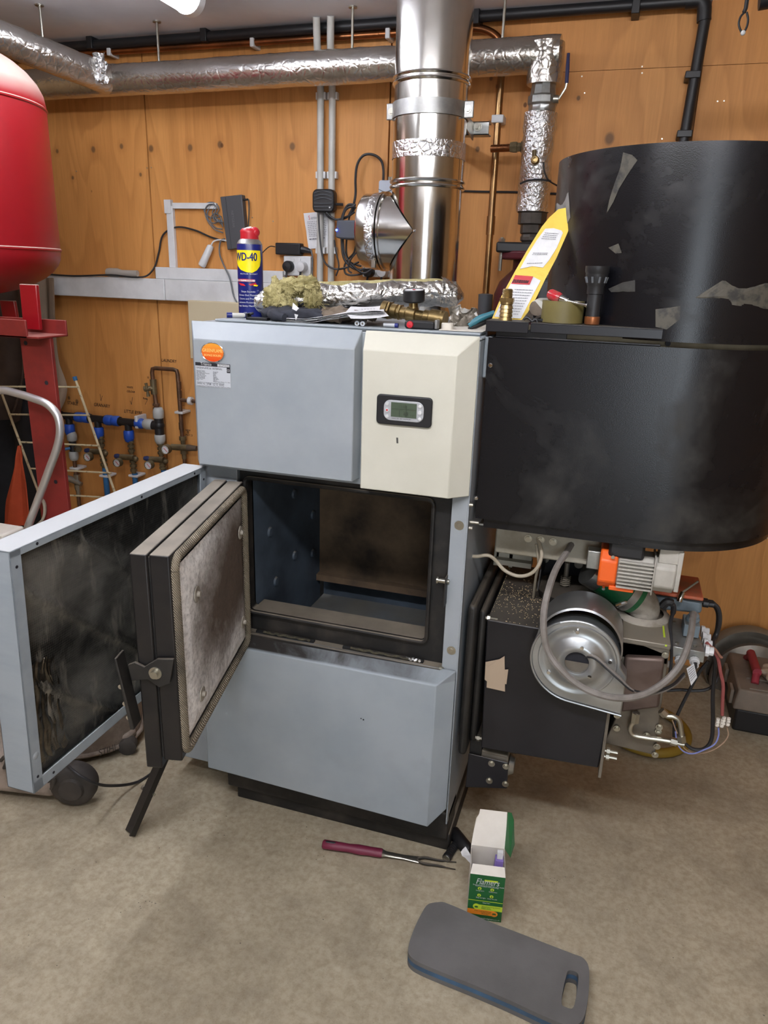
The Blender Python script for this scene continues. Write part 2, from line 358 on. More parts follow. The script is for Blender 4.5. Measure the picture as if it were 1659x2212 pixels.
def build(mb, name, material, parent=None, bevel=0, bseg=2, smooth=True, ang=35, solid=0, sub=0, label=None):
    org = root_org(parent) if parent else V(0, 0, 0)
    if parent is None:
        lo = [min(v[i] for v in mb.v) for i in range(3)]; hi = [max(v[i] for v in mb.v) for i in range(3)]
        org = V((lo[0]+hi[0])/2, (lo[1]+hi[1])/2, lo[2])
    me = bpy.data.meshes.new(name); me.from_pydata([v-org for v in mb.v], [], mb.f)
    bm = bmesh.new(); bm.from_mesh(me); bmesh.ops.recalc_face_normals(bm, faces=bm.faces); bm.to_mesh(me); bm.free()
    me.materials.append(MT[material] if isinstance(material, str) else material)
    if smooth: me.shade_smooth(); me.set_sharp_from_angle(angle=R(ang))
    o = bpy.data.objects.new(name, me); COL.objects.link(o)
    if parent: o.parent = parent
    else: o.location = org; ORG[o.name] = org
    if solid:
        q = o.modifiers.new('solid', 'SOLIDIFY'); q.thickness = solid; q.offset = 0
        q = o.modifiers.new('split', 'EDGE_SPLIT'); q.split_angle = R(50)
    if bevel:
        q = o.modifiers.new('bevel', 'BEVEL'); q.width = bevel; q.segments = bseg; q.limit_method = 'ANGLE'; q.angle_limit = R(40); q.harden_normals = False
    if sub:
        q = o.modifiers.new('sub', 'SUBSURF'); q.levels = sub; q.render_levels = sub
    if label: o['label'] = label
    return o
def top(mb, name, material, label, cat, group=None, **k):
    o = build(mb, name, material, None, **k); setp(o, label, cat, group); return o
def struct(mb, name, material, **k):
    o = build(mb, name, material, None, **k); o['kind'] = 'structure'; return o
def text_mesh(mb, body, origin, right, up, size, depth=.0004, align='LEFT', squash=1.0, shear=0):
    """adds lettering polygons to mb; origin = baseline start"""
    c = bpy.data.curves.new('txt', 'FONT'); c.body = body; c.size = size; c.align_x = align; c.extrude = 0; c.resolution_u = 3; c.shear = shear; c.space_line = .95
    o = bpy.data.objects.new('txt', c); COL.objects.link(o)
    dg = bpy.context.evaluated_depsgraph_get(); me = o.evaluated_get(dg).to_mesh()
    r = Vector(right).normalized(); u = Vector(up).normalized(); n = r.cross(u)
    vs = [Vector(origin)+r*(v.co.x*squash)+u*v.co.y+n*depth for v in me.vertices]
    b = len(mb.v); mb.add(vs, [list(p.vertices) for p in me.polygons])
    o.evaluated_get(dg).to_mesh_clear(); bpy.data.objects.remove(o); bpy.data.curves.remove(c)
def arc(c, r, a0, a1, n, ax='xz'):
    out = []
    for i in range(n+1):
        a = R(a0+(a1-a0)*i/n); u, v = r*math.cos(a), r*math.sin(a)
        out.append(V(c[0]+u, c[1], c[2]+v) if ax == 'xz' else V(c[0]+u, c[1]+v, c[2]) if ax == 'xy' else V(c[0], c[1]+u, c[2]+v))
    return out
def rrect(x0, x1, z0, z1, r, n=4):
    p = []
    for cx, cz, a in ((x1-r, z1-r, 0), (x0+r, z1-r, 90), (x0+r, z0+r, 180), (x1-r, z0+r, 270)):
        p += [(cx+r*math.cos(R(a+90*i/n)), cz+r*math.sin(R(a+90*i/n))) for i in range(n+1)]
    return p
def pxpath(pts, Y): return [at(x, y, Y=(Y if not isinstance(Y, (list, tuple)) else Y[i])) for i, (x, y) in enumerate(pts)]
def pbox(x0, y0, x1, y1, Y0, Y1):
    """box whose front face at depth Y0 spans those corners of the view"""
    a = at(x0, (y0+y1)/2, Y=Y0).x; b = at(x1, (y0+y1)/2, Y=Y0).x; t = at((x0+x1)/2, y0, Y=Y0).z; l = at((x0+x1)/2, y1, Y=Y0).z
    return (a, Y0, l), (b, Y1, t)
def bolt(c, d, r=.006, h=.004, n=6):
    m = MB(); c = Vector(c); d = Vector(d).normalized(); m.cyl(c, c+d*h*.35, r*1.5, n=16); m.cyl(c, c+d*h, r, n=n); return m
# ---------------- room ----------------
WX0, WX1, WY0 = -2.95, 2.3, -3.2
struct(MB().box((WX0-.1, WY0-.1, -.1), (WX1+.1, WALL+.1, 0)), 'floor', 'concrete', smooth=False)
struct(MB().box((WX0-.1, WY0-.1, CEIL), (WX1+.1, WALL+.1, CEIL+.1)), 'ceiling', 'ceiling', smooth=False)
# plywood wall: separate sheets with real gaps between them
seams = [at(330, 500, Y=WALL).x, at(841, 280, Y=WALL).x, at(1515, 150, Y=WALL).x]
hz = 2.035
m = MB(); g = .003
xs = [WX0]+seams+[WX1]
for i in range(4):
    x0, x1 = xs[i]+g, xs[i+1]-g
    if i < 3 - 1: m.box((x0, WALL, 0), (x1, WALL+.018, CEIL))
    else: m.box((x0, WALL, 0), (x1, WALL+.018, hz-.0007)); m.box((x0, WALL, hz+.0007), (x1, WALL+.018, CEIL))
m.box((WX0, WALL+.03, 0), (WX1, WALL+.05, CEIL))
wall = struct(m, 'wall_back', 'ply', smooth=False)
# small wood screws in the plywood
m = MB()
for px, py in ((1387, 144), (1387, 158), (1257, 165), (1263, 201), (1550, 219), (1564, 218), (545, 470), (590, 478), (1430, 300), (318, 363), (327, 362), (165, 370)):
    p = at(px, py, Y=WALL); m.cyl(p, p-V(0, .001, 0), .0024, n=10)
build(m, 'screw', 'zinc', wall)
# handwriting on the plywood
m = MB(); 
def hand(t, px, py, h, sh=.15, sq=.85):
    h *= .72 if h > .015 else .85; p = at(px, py, Y=WALL); [text_mesh(m, t, p+V(dx, 0, dz), (1, 0, -.02), (0, 0, 1), h, .0008, squash=sq, shear=sh) for dx, dz in ((0, 0), (.0005, .0004))]
hand('LAUNDRY', 349, 781, .026); hand('STABLE', 146, 873, .028); hand('GRANARY', 203, 877, .030); hand('LITTLE BYRE', 268, 891, .028)
hand('WHITE', 274, 838, .014); hand('COLOUR', 274, 847, .014); hand('NEW', 401, 931, .017); hand('MAY 21', 401, 941, .015); hand('Pump', 309, 862, .016)
for a, b in (((216, 851), (218, 866)), ((218, 866), (221, 855)), ((286, 858), (284, 874)), ((284, 874), (281, 866)), ((319, 862), (314, 874)), ((319, 862), (310, 862))):
    m.tube([at(*a, Y=WALL-.0006), at(*b, Y=WALL-.0006)], .0008, n=5)
build(m, 'handwriting', 'ink', wall, smooth=False)
struct(MB().box((WX0-.1, WY0, 0), (WX0, WALL, CEIL)), 'wall_left', 'plaster', smooth=False)
struct(MB().box((WX1, WY0, 0), (WX1+.1, WALL, CEIL)), 'wall_right', 'plaster', smooth=False)
m = MB(); m.box((WX0, WY0-.1, 0), (.3, WY0, CEIL)); m.box((1.5, WY0-.1, 0), (WX1, WY0, CEIL)); m.box((.3, WY0-.1, 2.08), (1.5, WY0, CEIL))
struct(m, 'wall_front', 'plaster', smooth=False)
# ---------------- ceiling batten lamps ----------------
def batten(a, b, label, glow='lampglow'):
    a, b = V(*a, CEIL), V(*b, CEIL); d = (b-a).normalized(); q = V(-d.y, d.x, 0)*.035; L = (b-a).length
    t = thing('batten_lamp', label, 'ceiling lamp', (a+b)/2)
    dn = V(0, 0, -.03); e = V(0, 0, -.001)
    build(MB().hexa([a-q+dn, b-q+dn, b+q+dn, a+q+dn, a-q+e, b-q+e, b+q+e, a+q+e]), 'mounting', 'white', t, bevel=.004)
    build(MB().lathe(a+d*.03+V(0, 0, -.05), d, [(.0, 0), (.045, .0), (.045, L-.06), (0, L-.06)], n=24), 'diffuser', glow, t)
    for p, s_ in ((a, 1), (b, -1)):
        build(MB().lathe(p+V(0, 0, -.05), d*s_, [(.0, 0), (.036, .004), (.047, .014), (.047, .045)], n=24), 'end_cap', 'white', t)
    return t
batten((-1.345, .75), (-1.345, 2.27), 'white ceiling strip lamp glowing at the top left above the foil pipes')
batten((-1.1, .05), (.7, .05), 'white ceiling strip lamp overhead in front of the boiler', mat('bright_lamp_diffuser', '#FFFFFF', .4, emit=('#FBFAFF', LAMP_STRENGTH*2.3)))
# ---------------- trunking and wall fittings ----------------
def wstrip(px0, px1, ytop, ybot, d, x_at=None):
    pass
zt, zb = at(113, 593, Y=WALL-.05).z, at(116, 637, Y=WALL-.05).z
zt = (at(113, 593, Y=WALL-.05).z+at(337, 603, Y=WALL-.05).z)/2
xe = at(600, 620, Y=WALL-.05).x; x0 = -2.6
zb = zt-.083; xj = at(355, 620, Y=WALL-.05).x
m = MB(); m.box((x0, WALL-.05, zb), (xj-.0012, WALL-.001, zt)); m.box((xj+.0012, WALL-.05, zb), (xe+.35, WALL-.001, zt))
top(m, 'cable_trunking', 'white', 'long white rectangular cable trunking running along the plywood wall behind the spray can', 'trunking', bevel=.003)
xa = at(337, 590, Y=WALL-.03).x
top(MB().box((xa, WALL-.035, zt+.0005), (at(612, 590, Y=WALL-.03).x, WALL-.001, zt+.046)), 'cable_trunking', 'white', 'shorter white trunking strip sitting directly above the long trunking, under the network switch', 'trunking', bevel=.002)
m = MB(); a, b = pbox(362, 445, 376, 580, WALL-.018, WALL-.001); m.box(a, b); a2, b2 = pbox(372, 438, 466, 451, WALL-.018, WALL-.001); m.box(a2, b2)
a3, b3 = pbox(354, 431, 368, 461, WALL-.022, WALL-.001); m.box(a3, b3)
top(m, 'mini_trunking', 'white', 'thin white L-shaped mini trunking rising to the network switch', 'trunking', bevel=.0015)
a, b = pbox(408, 652, 560, 780, WALL-.07, WALL-.001)
top(MB().box(a, b), 'wall_board', 'creamboard', 'cream board on the wall behind the left end of the boiler top', 'board', bevel=.004)
# taped-down plastic offcut on top of the trunking
m = MB(); p = at(232, 592, Y=WALL-.03); q = at(297, 595, Y=WALL-.03)
m.lathe(V(p.x, WALL-.028, zt+.018), (1, 0, 0), [(.0, 0), (.016, .0), (.018, .01), (.018, .05), (.012, .07), (.012, q.x-p.x), (0, q.x-p.x)], n=16)
top(m, 'plastic_offcut', 'greyplastic', 'short grey plastic tube offcut lying on the white trunking', 'tube', bevel=0)
MT['greyplastic2'] = mat('pale_plastic_offcut', '#A39C93', .5); bpy.data.objects['plastic_offcut'].data.materials[0] = MT['greyplastic2']
# network switch
Yw = WALL-.03
cs = [at(475, 425, Y=Yw), at(522, 420, Y=Yw), at(532, 533, Y=Yw), at(491, 540, Y=Yw)]
t = thing('network_switch', 'dark grey network switch box mounted upright on the plywood wall', 'network switch', at(505, 540, Y=Yw))
cs = [V(p.x, Yw, p.z) for p in cs]
build(MB().prism(cs, (0, .029, 0)), 'casing', 'switchgrey', t, bevel=.003)
m = MB(); text_mesh(m, 'NETGEAR', at(499, 455, Y=Yw-.001), V(.09, 0, -1), V(1, 0, .09), .014, .0004); build(m, 'lettering', 'greyink', t, smooth=False)
l0 = at(487, 426, Y=Yw-.0006); l1 = at(500, 537, Y=Yw-.0006); build(MB().tube([l0, l1], .0008, n=5), 'seam_line', 'ink', t)
m = MB(); m.tube([at(520, 432, Y=Yw+.01), at(536, 431, Y=Yw+.01)], .004, n=8); m.tube(pxpath([(537, 431), (538, 450), (537, 480), (535, 500)], Yw+.012), .0025, n=8, sm=3)
build(m, 'antenna', 'blackplastic', t)
def cable(pts, Y, r, label, material='cable', name='cable', group=None, cat='cable'):
    return top(MB().tube(pxpath(pts, Y), r, n=8, sm=6), name, material, label, cat, group)
cable([(100, 592), (160, 596), (240, 594), (310, 598), (332, 580), (343, 545), (352, 508), (380, 491), (420, 497), (455, 512), (485, 521)], [WALL-.054]*2+[WALL-.055, WALL-.055]+[WALL-.012]*7, .0035, 'black cable looping up from the trunking to the foot of the network switch')
for i, k in enumerate([[(478, 468), (455, 470), (441, 455), (444, 441), (462, 438), (473, 450), (466, 470), (480, 478)], [(479, 475), (460, 482), (448, 470), (452, 450), (464, 441), (459, 462), (480, 486)], [(480, 495), (466, 492), (455, 478), (462, 462), (476, 468), (481, 490)], [(482, 503), (462, 494), (444, 466), (448, 444), (466, 446), (462, 474), (482, 480)]]):
    cable(k, WALL-.012-.004*i, .0024, 'grey network cable coiled beside the network switch', 'greyplastic', group='coiled network cables left of the switch')
t = thing('white_adaptor', 'white cylindrical inline adaptor hanging below the network switch', 'adaptor', at(445, 580, Y=WALL-.03))
pa, pb = at(456, 530, Y=WALL-.02), at(435, 576, Y=WALL-.03)
build(MB().tube([pa, pa.lerp(pb, .04), pa.lerp(pb, .08), pa.lerp(pb, .92), pa.lerp(pb, .97), pb], [.008, .012, .0135, .0155, .0135, .008], n=16), 'body', 'white', t)
build(MB().tube(pxpath([(456, 530), (462, 521), (478, 518), (489, 520)], WALL-.02), .003, n=8, sm=4), 'lead', 'white', t)
cable([(486, 516), (477, 520), (474, 545), (482, 570), (496, 600), (505, 640), (517, 662)], [WALL-.02]*3+[WALL-.045, WALL-.06, WALL-.065, WALL-.065], .003, 'grey cable dropping from the network switch down behind the spray can', 'greyplastic')
# white conduits
for px, lab in ((692, 'left of the two pale vertical conduit pipes on the plywood wall'), (716.5, 'right of the two pale vertical conduit pipes on the plywood wall')):
    x = at(px, 400, Y=WALL-.02).x; xt = at(px-(11 if px < 700 else 4.5), 40, Y=2.63).x
    t = thing('conduit_pipe', lab, 'conduit', (x, WALL-.02, 1.1), 'pale conduit pipes')
    build(MB().tube([(x, WALL-.02, 1.1), (x, WALL-.02, 1.98), (x, WALL-.025, 2.03), (xt*.5+x*.5, 2.67, 2.12), (xt, 2.64, CEIL)], .0125, n=16, sm=4), 'pipe', 'conduit', t)
    for py in (207, 378, 541):
        p = at(px, py, Y=WALL-.02); build(MB().box((x-.019, WALL-.022, p.z-.012), (x+.019, WALL-.001, p.z+.012)), 'clip', 'white', t, bevel=.002)
# ceiling-level black pipe with drop on the right
zc = at(465, 75, Y=2.69).z; xr = at(1526, 20, Y=2.69).x
pts = [(-2.6, 2.69, zc-.01), (xr-.05, 2.69, zc+.004), (xr-.012, 2.69, zc-.002), (xr, 2.69, zc-.04)]
pe = at(1478, 300, Y=2.69); pts += [(pe.x, 2.69, pe.z), (pe.x+(pe.x-xr)*.6, 2.69, pe.z-(zc-.04-pe.z)*.6)]
t = thing('black_pipe', 'black plastic pipe along the top of the wall turning down beside the round hopper', 'pipe', (0, 2.69, 2.1))
build(MB().tube(pts, .0165, n=18), 'pipe', 'blackplastic', t)
build(MB().tube([(xr-.06, 2.69, zc+.004), (xr-.014, 2.69, zc-.002), (xr-.002, 2.69, zc-.05)], .0205, n=18, sm=5), 'elbow', 'blackplastic', t)
for px, py in ((200, 95), (445, 78), (1030, 32), (1375, 8)):
    p = at(px, py, Y=2.69); build(MB().box((p.x-.012, 2.668, zc-.024), (p.x+.012, WALL, zc+.02)), 'clip', 'blackplastic', t, bevel=.002)
for px, py in ((1496, 165), (1478, 292)):
    p = at(px, py, Y=2.69); build(MB().box((p.x-.022, 2.672, p.z-.008), (p.x+.022, WALL, p.z+.012)), 'clip', 'blackplastic', t, bevel=.002)
# copper pipe at high level, bending down and dropping right of the flue
pc = [at(337, 103, Y=2.69), at(540, 89, Y=2.69)]
zcu = (pc[0].z+pc[1].z)/2
xb = at(1066, 400, Y=2.7).x
t = thing('copper_pipe', 'high-level copper pipe under the black pipe that drops down right of the flue', 'pipe', (xb, 2.7, 1.3))
zs = at(1068, 400, Y=2.7)
build(MB().tube([(-2.5, 2.70, zcu-.003), (xb-.13, 2.70, zcu), (xb-.07, 2.70, zcu-.004), (xb-.02, 2.7, zcu-.03), (xb-.002, 2.7, zcu-.07), (xb, 2.70, zcu-.12)], .0115, n=14, sm=6), 'pipe', 'copper', t)
build(MB().tube([(xb, 2.70, zcu-.115), (xb, 2.70, 1.7), (xb, 2.7, at(1050, 645, Y=2.7).z)], .0115, n=14), 'dropper', 'brasspipe', t)
p = at(1054, 487, Y=2.7); build(MB().tube([(xb, 2.7, p.z-.03), (xb, 2.7, p.z+.03)], .0145, n=14), 'coupling', 'brasspipe', t)
build(MB().lathe((xb, 2.7, at(1050, 690, Y=2.7).z), (0, 0, 1), [(0, 0), (.024, 0), (.026, at(1050, 636, Y=2.7).z-at(1050, 690, Y=2.7).z), (.012, at(1050, 634, Y=2.7).z-at(1050, 690, Y=2.7).z)], n=20), 'sleeve', 'greyplastic', t)
for px, py in ((236, 112), (545, 86), (838, 66)):
    p = at(px, py, Y=2.69); build(MB().box((p.x-.008, 2.683, zcu-.018), (p.x+.008, WALL, zcu+.02)), 'clip', 'white', t, bevel=.003)
p = at(1073, 258, Y=2.7); build(MB().box((xb-.02, 2.684, p.z-.012), (xb+.02, WALL, p.z+.012)), 'clip', 'white', t, bevel=.003)
top(MB().tube([(-2.5, 2.725, zcu+.028), (-.60, 2.725, zcu+.03)], .0085, n=12), 'copper_pipe', 'oldcopper', 'thin dusty copper pipe running just above the high-level copper pipe', 'pipe')
cable([(980, 412), (1040, 414), (1110, 415), (1210, 419)], WALL-.006, .0035, 'thin black cable clipped across the wall right of the flue')
# ---------------- insulated foil pipes ----------------
YP = 2.57; zl, zr = 2.03, 2.045; rp = .051
xl = -2.6; xr2 = at(1182, 110, Y=YP).x
def rough_tube(pts, r, seed=0, n=28, seg=.02, amp=.0016):
    pts = [Vector(p) for p in pts]; out = MB(); rings = []
    P = []
    for a, b in zip(pts, pts[1:]):
        k = max(2, int((b-a).length/seg)); P += [a.lerp(b, i/k) for i in range(k)]
    P.append(pts[-1]); x = None; vs = []
    for i, p in enumerate(P):
        d = (P[min(i+1, len(P)-1)]-P[max(0, i-1)]).normalized()
        if x is None: x, y, _ = basis(d)
        else: x = (x-d*x.dot(d)).normalized(); y = d.cross(x)
        for k in range(n):
            a = 2*PI*k/n; q = p+(x*math.cos(a)+y*math.sin(a))*r
            q += (q-p).normalized()*amp*(noise.noise(q*22+V(seed, 0, 0))*1.6+noise.noise(q*60))
            vs.append(q)
    fs = [(i*n+k, i*n+(k+1) % n, (i+1)*n+(k+1) % n, (i+1)*n+k) for i in range(len(P)-1) for k in range(n)]
    fs += [tuple(range(n))[::-1], tuple(range((len(P)-1)*n, len(P)*n))]
    return out.add(vs, fs)
t = thing('insulated_pipe', 'silver foil-lagged pipe running across the wall and turning down right of the flue', 'insulated pipe', (-1, YP, zl))
build(rough_tube([(xl, YP, zl), (-1.6, YP, (zl+zr)/2-.003), (xr2+rp*.8, YP, zr)], rp), 'lagging', 'foilpipe', t, ang=60)
zv = at(1175, 185, Y=YP).z
build(rough_tube([(xr2, YP-.004, zr+rp*.55), (xr2, YP-.004, zv)], rp*1.03, 5, amp=.003), 'elbow_lagging', 'foilpipe', t, ang=60)
# angled branch joining at the left
je = at(222, 165, Y=YP-.02)
j = V(je.x+.02, YP-.02, zl+.002)
st = at(95, 118, Y=2.33); far = j+(st-j)*3.2
t = thing('insulated_pipe', 'silver foil-lagged branch pipe slanting in above the red tank at top left', 'insulated pipe', (st.x, st.y, 2.0))
build(rough_tube([far, j+(far-j).normalized()*.0], rp*.98, 9), 'lagging', 'foilpipe', t, ang=60)
m = MB(); 
for i, (px, py) in enumerate(((212, 150), (218, 140), (222, 158))):
    p = at(px, py, Y=YP-.09); m.grid(lambda u, v, p=p, i=i: p+V((u-.5)*.05, -.01+.02*noise.noise(V(u*3+i, v*3, 0)), (v-.5)*.07+.01*noise.noise(V(u*4, v*4+i, 2))), 6, 6)
build(m, 'torn_foil', 'foiltape', t, solid=.0006)
# drop rods
for px, py, by, yy in ((337, 45, 125, YP), (778, 30, 95, YP), (1100, 8, 75, YP), (85, 10, 85, 2.32), (110, 8, 60, 9)):
    if yy == 9: continue
    p = at(px, py, Z=CEIL); p2 = V(p.x, YP if yy == YP else p.y, CEIL)
    t = thing('drop_rod', {337: 'thin threaded drop rod holding the foil pipe near the strip lamp', 778: 'thin dusty drop rod just left of the flue', 1100: 'thin drop rod right of the flue', 85: 'thin white-painted drop rod over the slanting foil branch above the red tank'}[px], 'drop rod', p2)
    build(MB().cyl(p2, p2-V(0, 0, .13), .0045, n=10), 'rod', 'zinc', t); build(MB().cyl(p2, p2-V(0, 0, .004), .014, n=14), 'ceiling_plate', 'zinc', t)
# ---------------- flue ----------------
FX, FY, FR = -.577, 2.2, .1
fz = lambda py: at(930, py, Y=FY-.1).z
t = thing('flue_pipe', 'tall shiny stainless steel flue rising behind the boiler to the ceiling', 'flue', (FX, FY, 1.28))
zr_ = [1.25, fz(392), fz(158), CEIL]
for i, (a, b) in enumerate(zip(zr_, zr_[1:])):
    r0 = FR+(.0, .0015, .003)[i]
    build(MB().lathe((FX, FY, a), (0, 0, 1), [(r0, 0), (r0, b-a)], n=64), 'flue_section', 'steel', t, ang=50)
for zc_ in (fz(392), fz(158)):
    for dz in (-.007, .007): build(MB().lathe((FX, FY, zc_+dz), (0, 0, 1), [(FR, -.005), (FR+.006, -.0035), (FR+.008, 0), (FR+.006, .0035), (FR, .005)], n=64), 'joint_ring', 'steel', t)
zc_ = fz(226); bw = .019
build(MB().lathe((FX, FY, zc_), (0, 0, 1), [(FR+.003, -bw), (FR+.0065, -bw), (FR+.0065, bw), (FR+.003, bw)], n=64), 'clamp_band', 'bandsteel', t)
for s_ in (-1, 1):
    x = FX+s_*(FR+.010)+(.008 if s_ < 0 else 0)
    lug = build(MB().box((x-.017, FY-.03, zc_-.021), (x+.017, FY-.025, zc_+.021)), 'clamp_lug', 'bandsteel', t, bevel=.003)
    build(bolt((x+s_*.002, FY-.03, zc_), (0, -1, 0), .0065, .007), 'bolt', 'zinc', lug)
zz = fz(316); build(MB().lathe((FX, FY, zz), (0, 0, 1), [(FR+.003, -.022), (FR+.0035, 0), (FR+.003, .02)], n=64), 'tape_wrap', 'foiltape', t)
# side tee with end barrel
bz = at(820, 497, Y=2.1).z; bl = at(765, 495, Y=2.1).x; rb = .104
m = MB(); m.lathe((bl, FY, bz), (1, 0, 0), [(0, .0), (rb-.004, 0), (rb, .006), (rb, .045)], n=56)
build(m, 'tee_end_cap', 'steel', t, ang=50)
m = MB(); m.lathe((bl+.03, FY, bz), (1, 0, 0), [(rb+.001, 0), (rb+.003, .004), (rb+.003, .02), (rb+.001, .024)], n=56); build(m, 'tape_wrap', 'foiltape', t)
for dx in (.058, .068): build(MB().lathe((bl+dx, FY, bz), (1, 0, 0), [(rb-.001, -.004), (rb+.006, -.0025), (rb+.006, .0025), (rb-.001, .004)], n=56), 'joint_ring', 'steel', t)
tipx, topx = at(893, 495, Y=2.1).x, at(850, 425, Y=2.2).x
def tee(u, v):
    a = u*2*PI; xe_ = tipx-abs(math.sin(a))*(tipx-topx) if math.cos(a) < 0 else FX; return V(bl+.07+(xe_-bl-.07)*v, FY+(rb-.001)*math.cos(a), bz+(rb-.001)*math.sin(a))
build(MB().grid(tee, 96, 6), 'tee_branch', 'steel', t, ang=50)
build(bolt((tipx+.001, FY-rb-.001, bz), (0, -1, 0), .0025, .002), 'rivet', 'chrome', t)
m = MB(); p = V(bl+.05, FY-rb*.62, bz-rb*.86); m.box(p-V(.006, .008, .012), p+V(.006, .004, .012)); build(m, 'clamp_bolt', 'zinc', t, bevel=.001)
# wall bracket behind the flue
t = thing('flue_bracket', 'galvanised channel bracket fixed to the wall right of the flue clamp', 'bracket', at(1030, 265, Y=WALL-.05))
a = at(1003, 250, Y=2.3); b = at(1058, 276, Y=2.62)
a = at(1012, 250, Y=2.22); build(MB().hexa([(a.x-.015, 2.205, a.z-.018), (a.x-.011, 2.205, a.z-.018), (a.x-.011, 2.36, a.z-.04), (a.x-.015, 2.36, a.z-.04), (a.x-.015, 2.205, a.z+.016), (a.x-.011, 2.205, a.z+.016), (a.x-.011, 2.36, a.z+.005), (a.x-.015, 2.36, a.z+.005)]), 'arm', 'bandsteel', t, bevel=.001)
m = MB(); YC = 2.36; zc2 = at(1030, 277, Y=YC).z; xe2 = at(1056, 277, Y=YC).x; m.box((FX-.1, YC, zc2-.018), (xe2, YC+.004, zc2+.018)); m.box((FX-.1, YC, zc2+.014), (xe2, YC+.04, zc2+.018)); m.box((FX-.1, YC, zc2-.018), (xe2, YC+.04, zc2-.014)); m.box((FX-.05, YC+.04, zc2-.018), (FX-.01, WALL, zc2+.018))
build(m, 'channel', 'galv', t, bevel=.001)
build(bolt(at(1032, 274, Y=YC), (0, -1, 0), .008, .012), 'bolt', 'zinc', t)
# ---------------- valve stack on the lagged pipe ----------------
XV = xr2; YV = YP-.004
zz = lambda px, py: at(px, py, Y=YV-.05).z
t = thing('valve_stack', 'vertical pipe with ball valve, foil lagging and iron union right of the flue', 'pipework', (XV, YV, 1.3))
z1, z2 = zz(1175, 186), zz(1172, 240)
build(MB().lathe((XV, YV, z2), (0, 0, 1), [(.0, 0), (.036, 0), (.042, .01), (.042, (z1-z2)*.35), (.046, (z1-z2)*.4), (.046, (z1-z2)*.72), (.04, (z1-z2)*.76), (.036, z1-z2+.02)], n=10), 'valve_body', 'dustyvalve' if 'dustyvalve' in MT else 'galv', t, bevel=.002)
st_ = at(1207, 214, Y=YV-.02)
build(MB().cyl((XV+.035, YV-.02, st_.z), (st_.x, YV-.02, st_.z), .012, n=12), 'stem', 'zinc', t)
hp = [at(1207, 214, Y=YV-.03), at(1222, 190, Y=YV-.035), at(1224, 180, Y=YV-.035), at(1228, 115, Y=YV-.035)]
h_ = build(MB().tube(hp[:3], .004, n=8), 'lever', 'zinc', t); build(MB().tube([hp[2], hp[2].lerp(hp[3], .5), hp[3]], [.0055, .006, .0045], n=10), 'blue_grip', mat('navy_grip', '#23264F', .4), h_)
z3 = zz(1155, 455)
build(rough_tube([(XV-.002, YV, z2+.003), (XV-.002, YV, (z2+z3)/2), (XV-.003, YV, z3)], .050, 3, amp=.004), 'lagging', 'foiltape', t, ang=60)
z4 = zz(1150, 545)
H = z3-z4
prof = [(.05, 0), (.05, -.002), (.046, -.004), (.046, -H*.3), (.036, -H*.32), (.036, -H*.52), (.03, -H*.55), (.034, -H*.62), (.034, -H*.7), (.027, -H*.74), (.03, -H*.86), (.024, -H*1.0), (.024, -H*1.2)]
build(MB().lathe((XV, YV, z3), (0, 0, 1), [(0, 0)]+prof+[(0, -H*1.2)], n=8), 'iron_union', mat('grey_iron_fitting', '#5F5A54', .5, .6, c2='#4C4843', nscale=20), t, bevel=.001, smooth=True, ang=20)
p = at(1156, 346, Y=YV-.062)
g_ = build(MB().lathe((p.x, p.y+.01, p.z), (0, -1, 0), [(0, 0), (.013, 0), (.013, .012), (.010, .016), (.010, .026), (.005, .027), (.005, .02), (0, .02)], n=18), 'brass_test_point', 'brass', t)
build(MB().tube([p+V(-.004, .01, 0), p+V(-.006, .005, .03)], .007, n=10), 'cap', 'oldbrass', g_)
pz = at(1124, 314, Y=YV).z
build(MB().tube([(FX+.1, 2.62, pz), (XV-.03, 2.6, pz)], .0115, n=14), 'copper_branch', 'copper', t)
build(MB().lathe((XV-.095, 2.6, pz), (1, 0, 0), [(0, 0), (.015, 0), (.017, .01), (.017, .022), (.014, .024), (.014, .034), (.019, .036), (.019, .05), (0, .05)], n=6), 'brass_nut', 'oldbrass', t, smooth=False)
cable([(1123, 397), (1140, 390), (1165, 388), (1190, 391)], YV-.062, .003, 'black cable tie strapped round the foil-lagged vertical pipe', name='cable_tie', cat='cable tie')
cable([(1174, 350), (1176, 370), (1184, 388), (1205, 402)], [YV-.07, YV-.07, YV-.07, YV-.02], .0025, 'thin black sensor wire hanging from the brass test point on the lagged pipe')
# maroon circulating pump below
t = thing('circulating_pump', 'dark red cast iron pump with black flange behind the yellow envelope', 'pump', (XV, YV, 1.2))
zf = at(1135, 535, Y=YV-.06).z
build(MB().box((XV-.1, YV-.07, zf-.016), (XV+.1, YV+.07, zf+.016)), 'black_flange', 'blackplastic', t, bevel=.006)
zf2 = at(1135, 551, Y=YV-.06).z
build(MB().lathe((XV, YV, zf2-.014), (0, 0, 1), [(0, 0), (.1, 0), (.1, .026), (0, .026)], n=6), 'red_flange', 'maroon', t, bevel=.006)
build(MB().lathe((XV, YV, zf2-.014), (0, 0, -1), [(.05, 0), (.05, .03), (.09, .07), (.105, .11), (.105, .3), (0, .3)], n=28), 'body', 'maroon', t)
for dx in (-.085, .085):
    build(MB().cyl((XV+dx, YV-.05, zf+.03), (XV+dx, YV-.05, zf2-.05), .006, n=10), 'bolt', 'zinc', t)
    build(MB().cyl((XV+dx, YV-.05, zf+.016), (XV+dx, YV-.05, zf+.026), .011, n=6), 'nut', 'zinc', t)
p = at(1180, 590, Y=YV-.03); build(MB().lathe((XV+.07, YV-.06, p.z), (1, 0, 0), [(0, 0), (.03, 0), (.03, .07), (.0, .07)], n=16), 'end_collar', 'bandsteel', t)
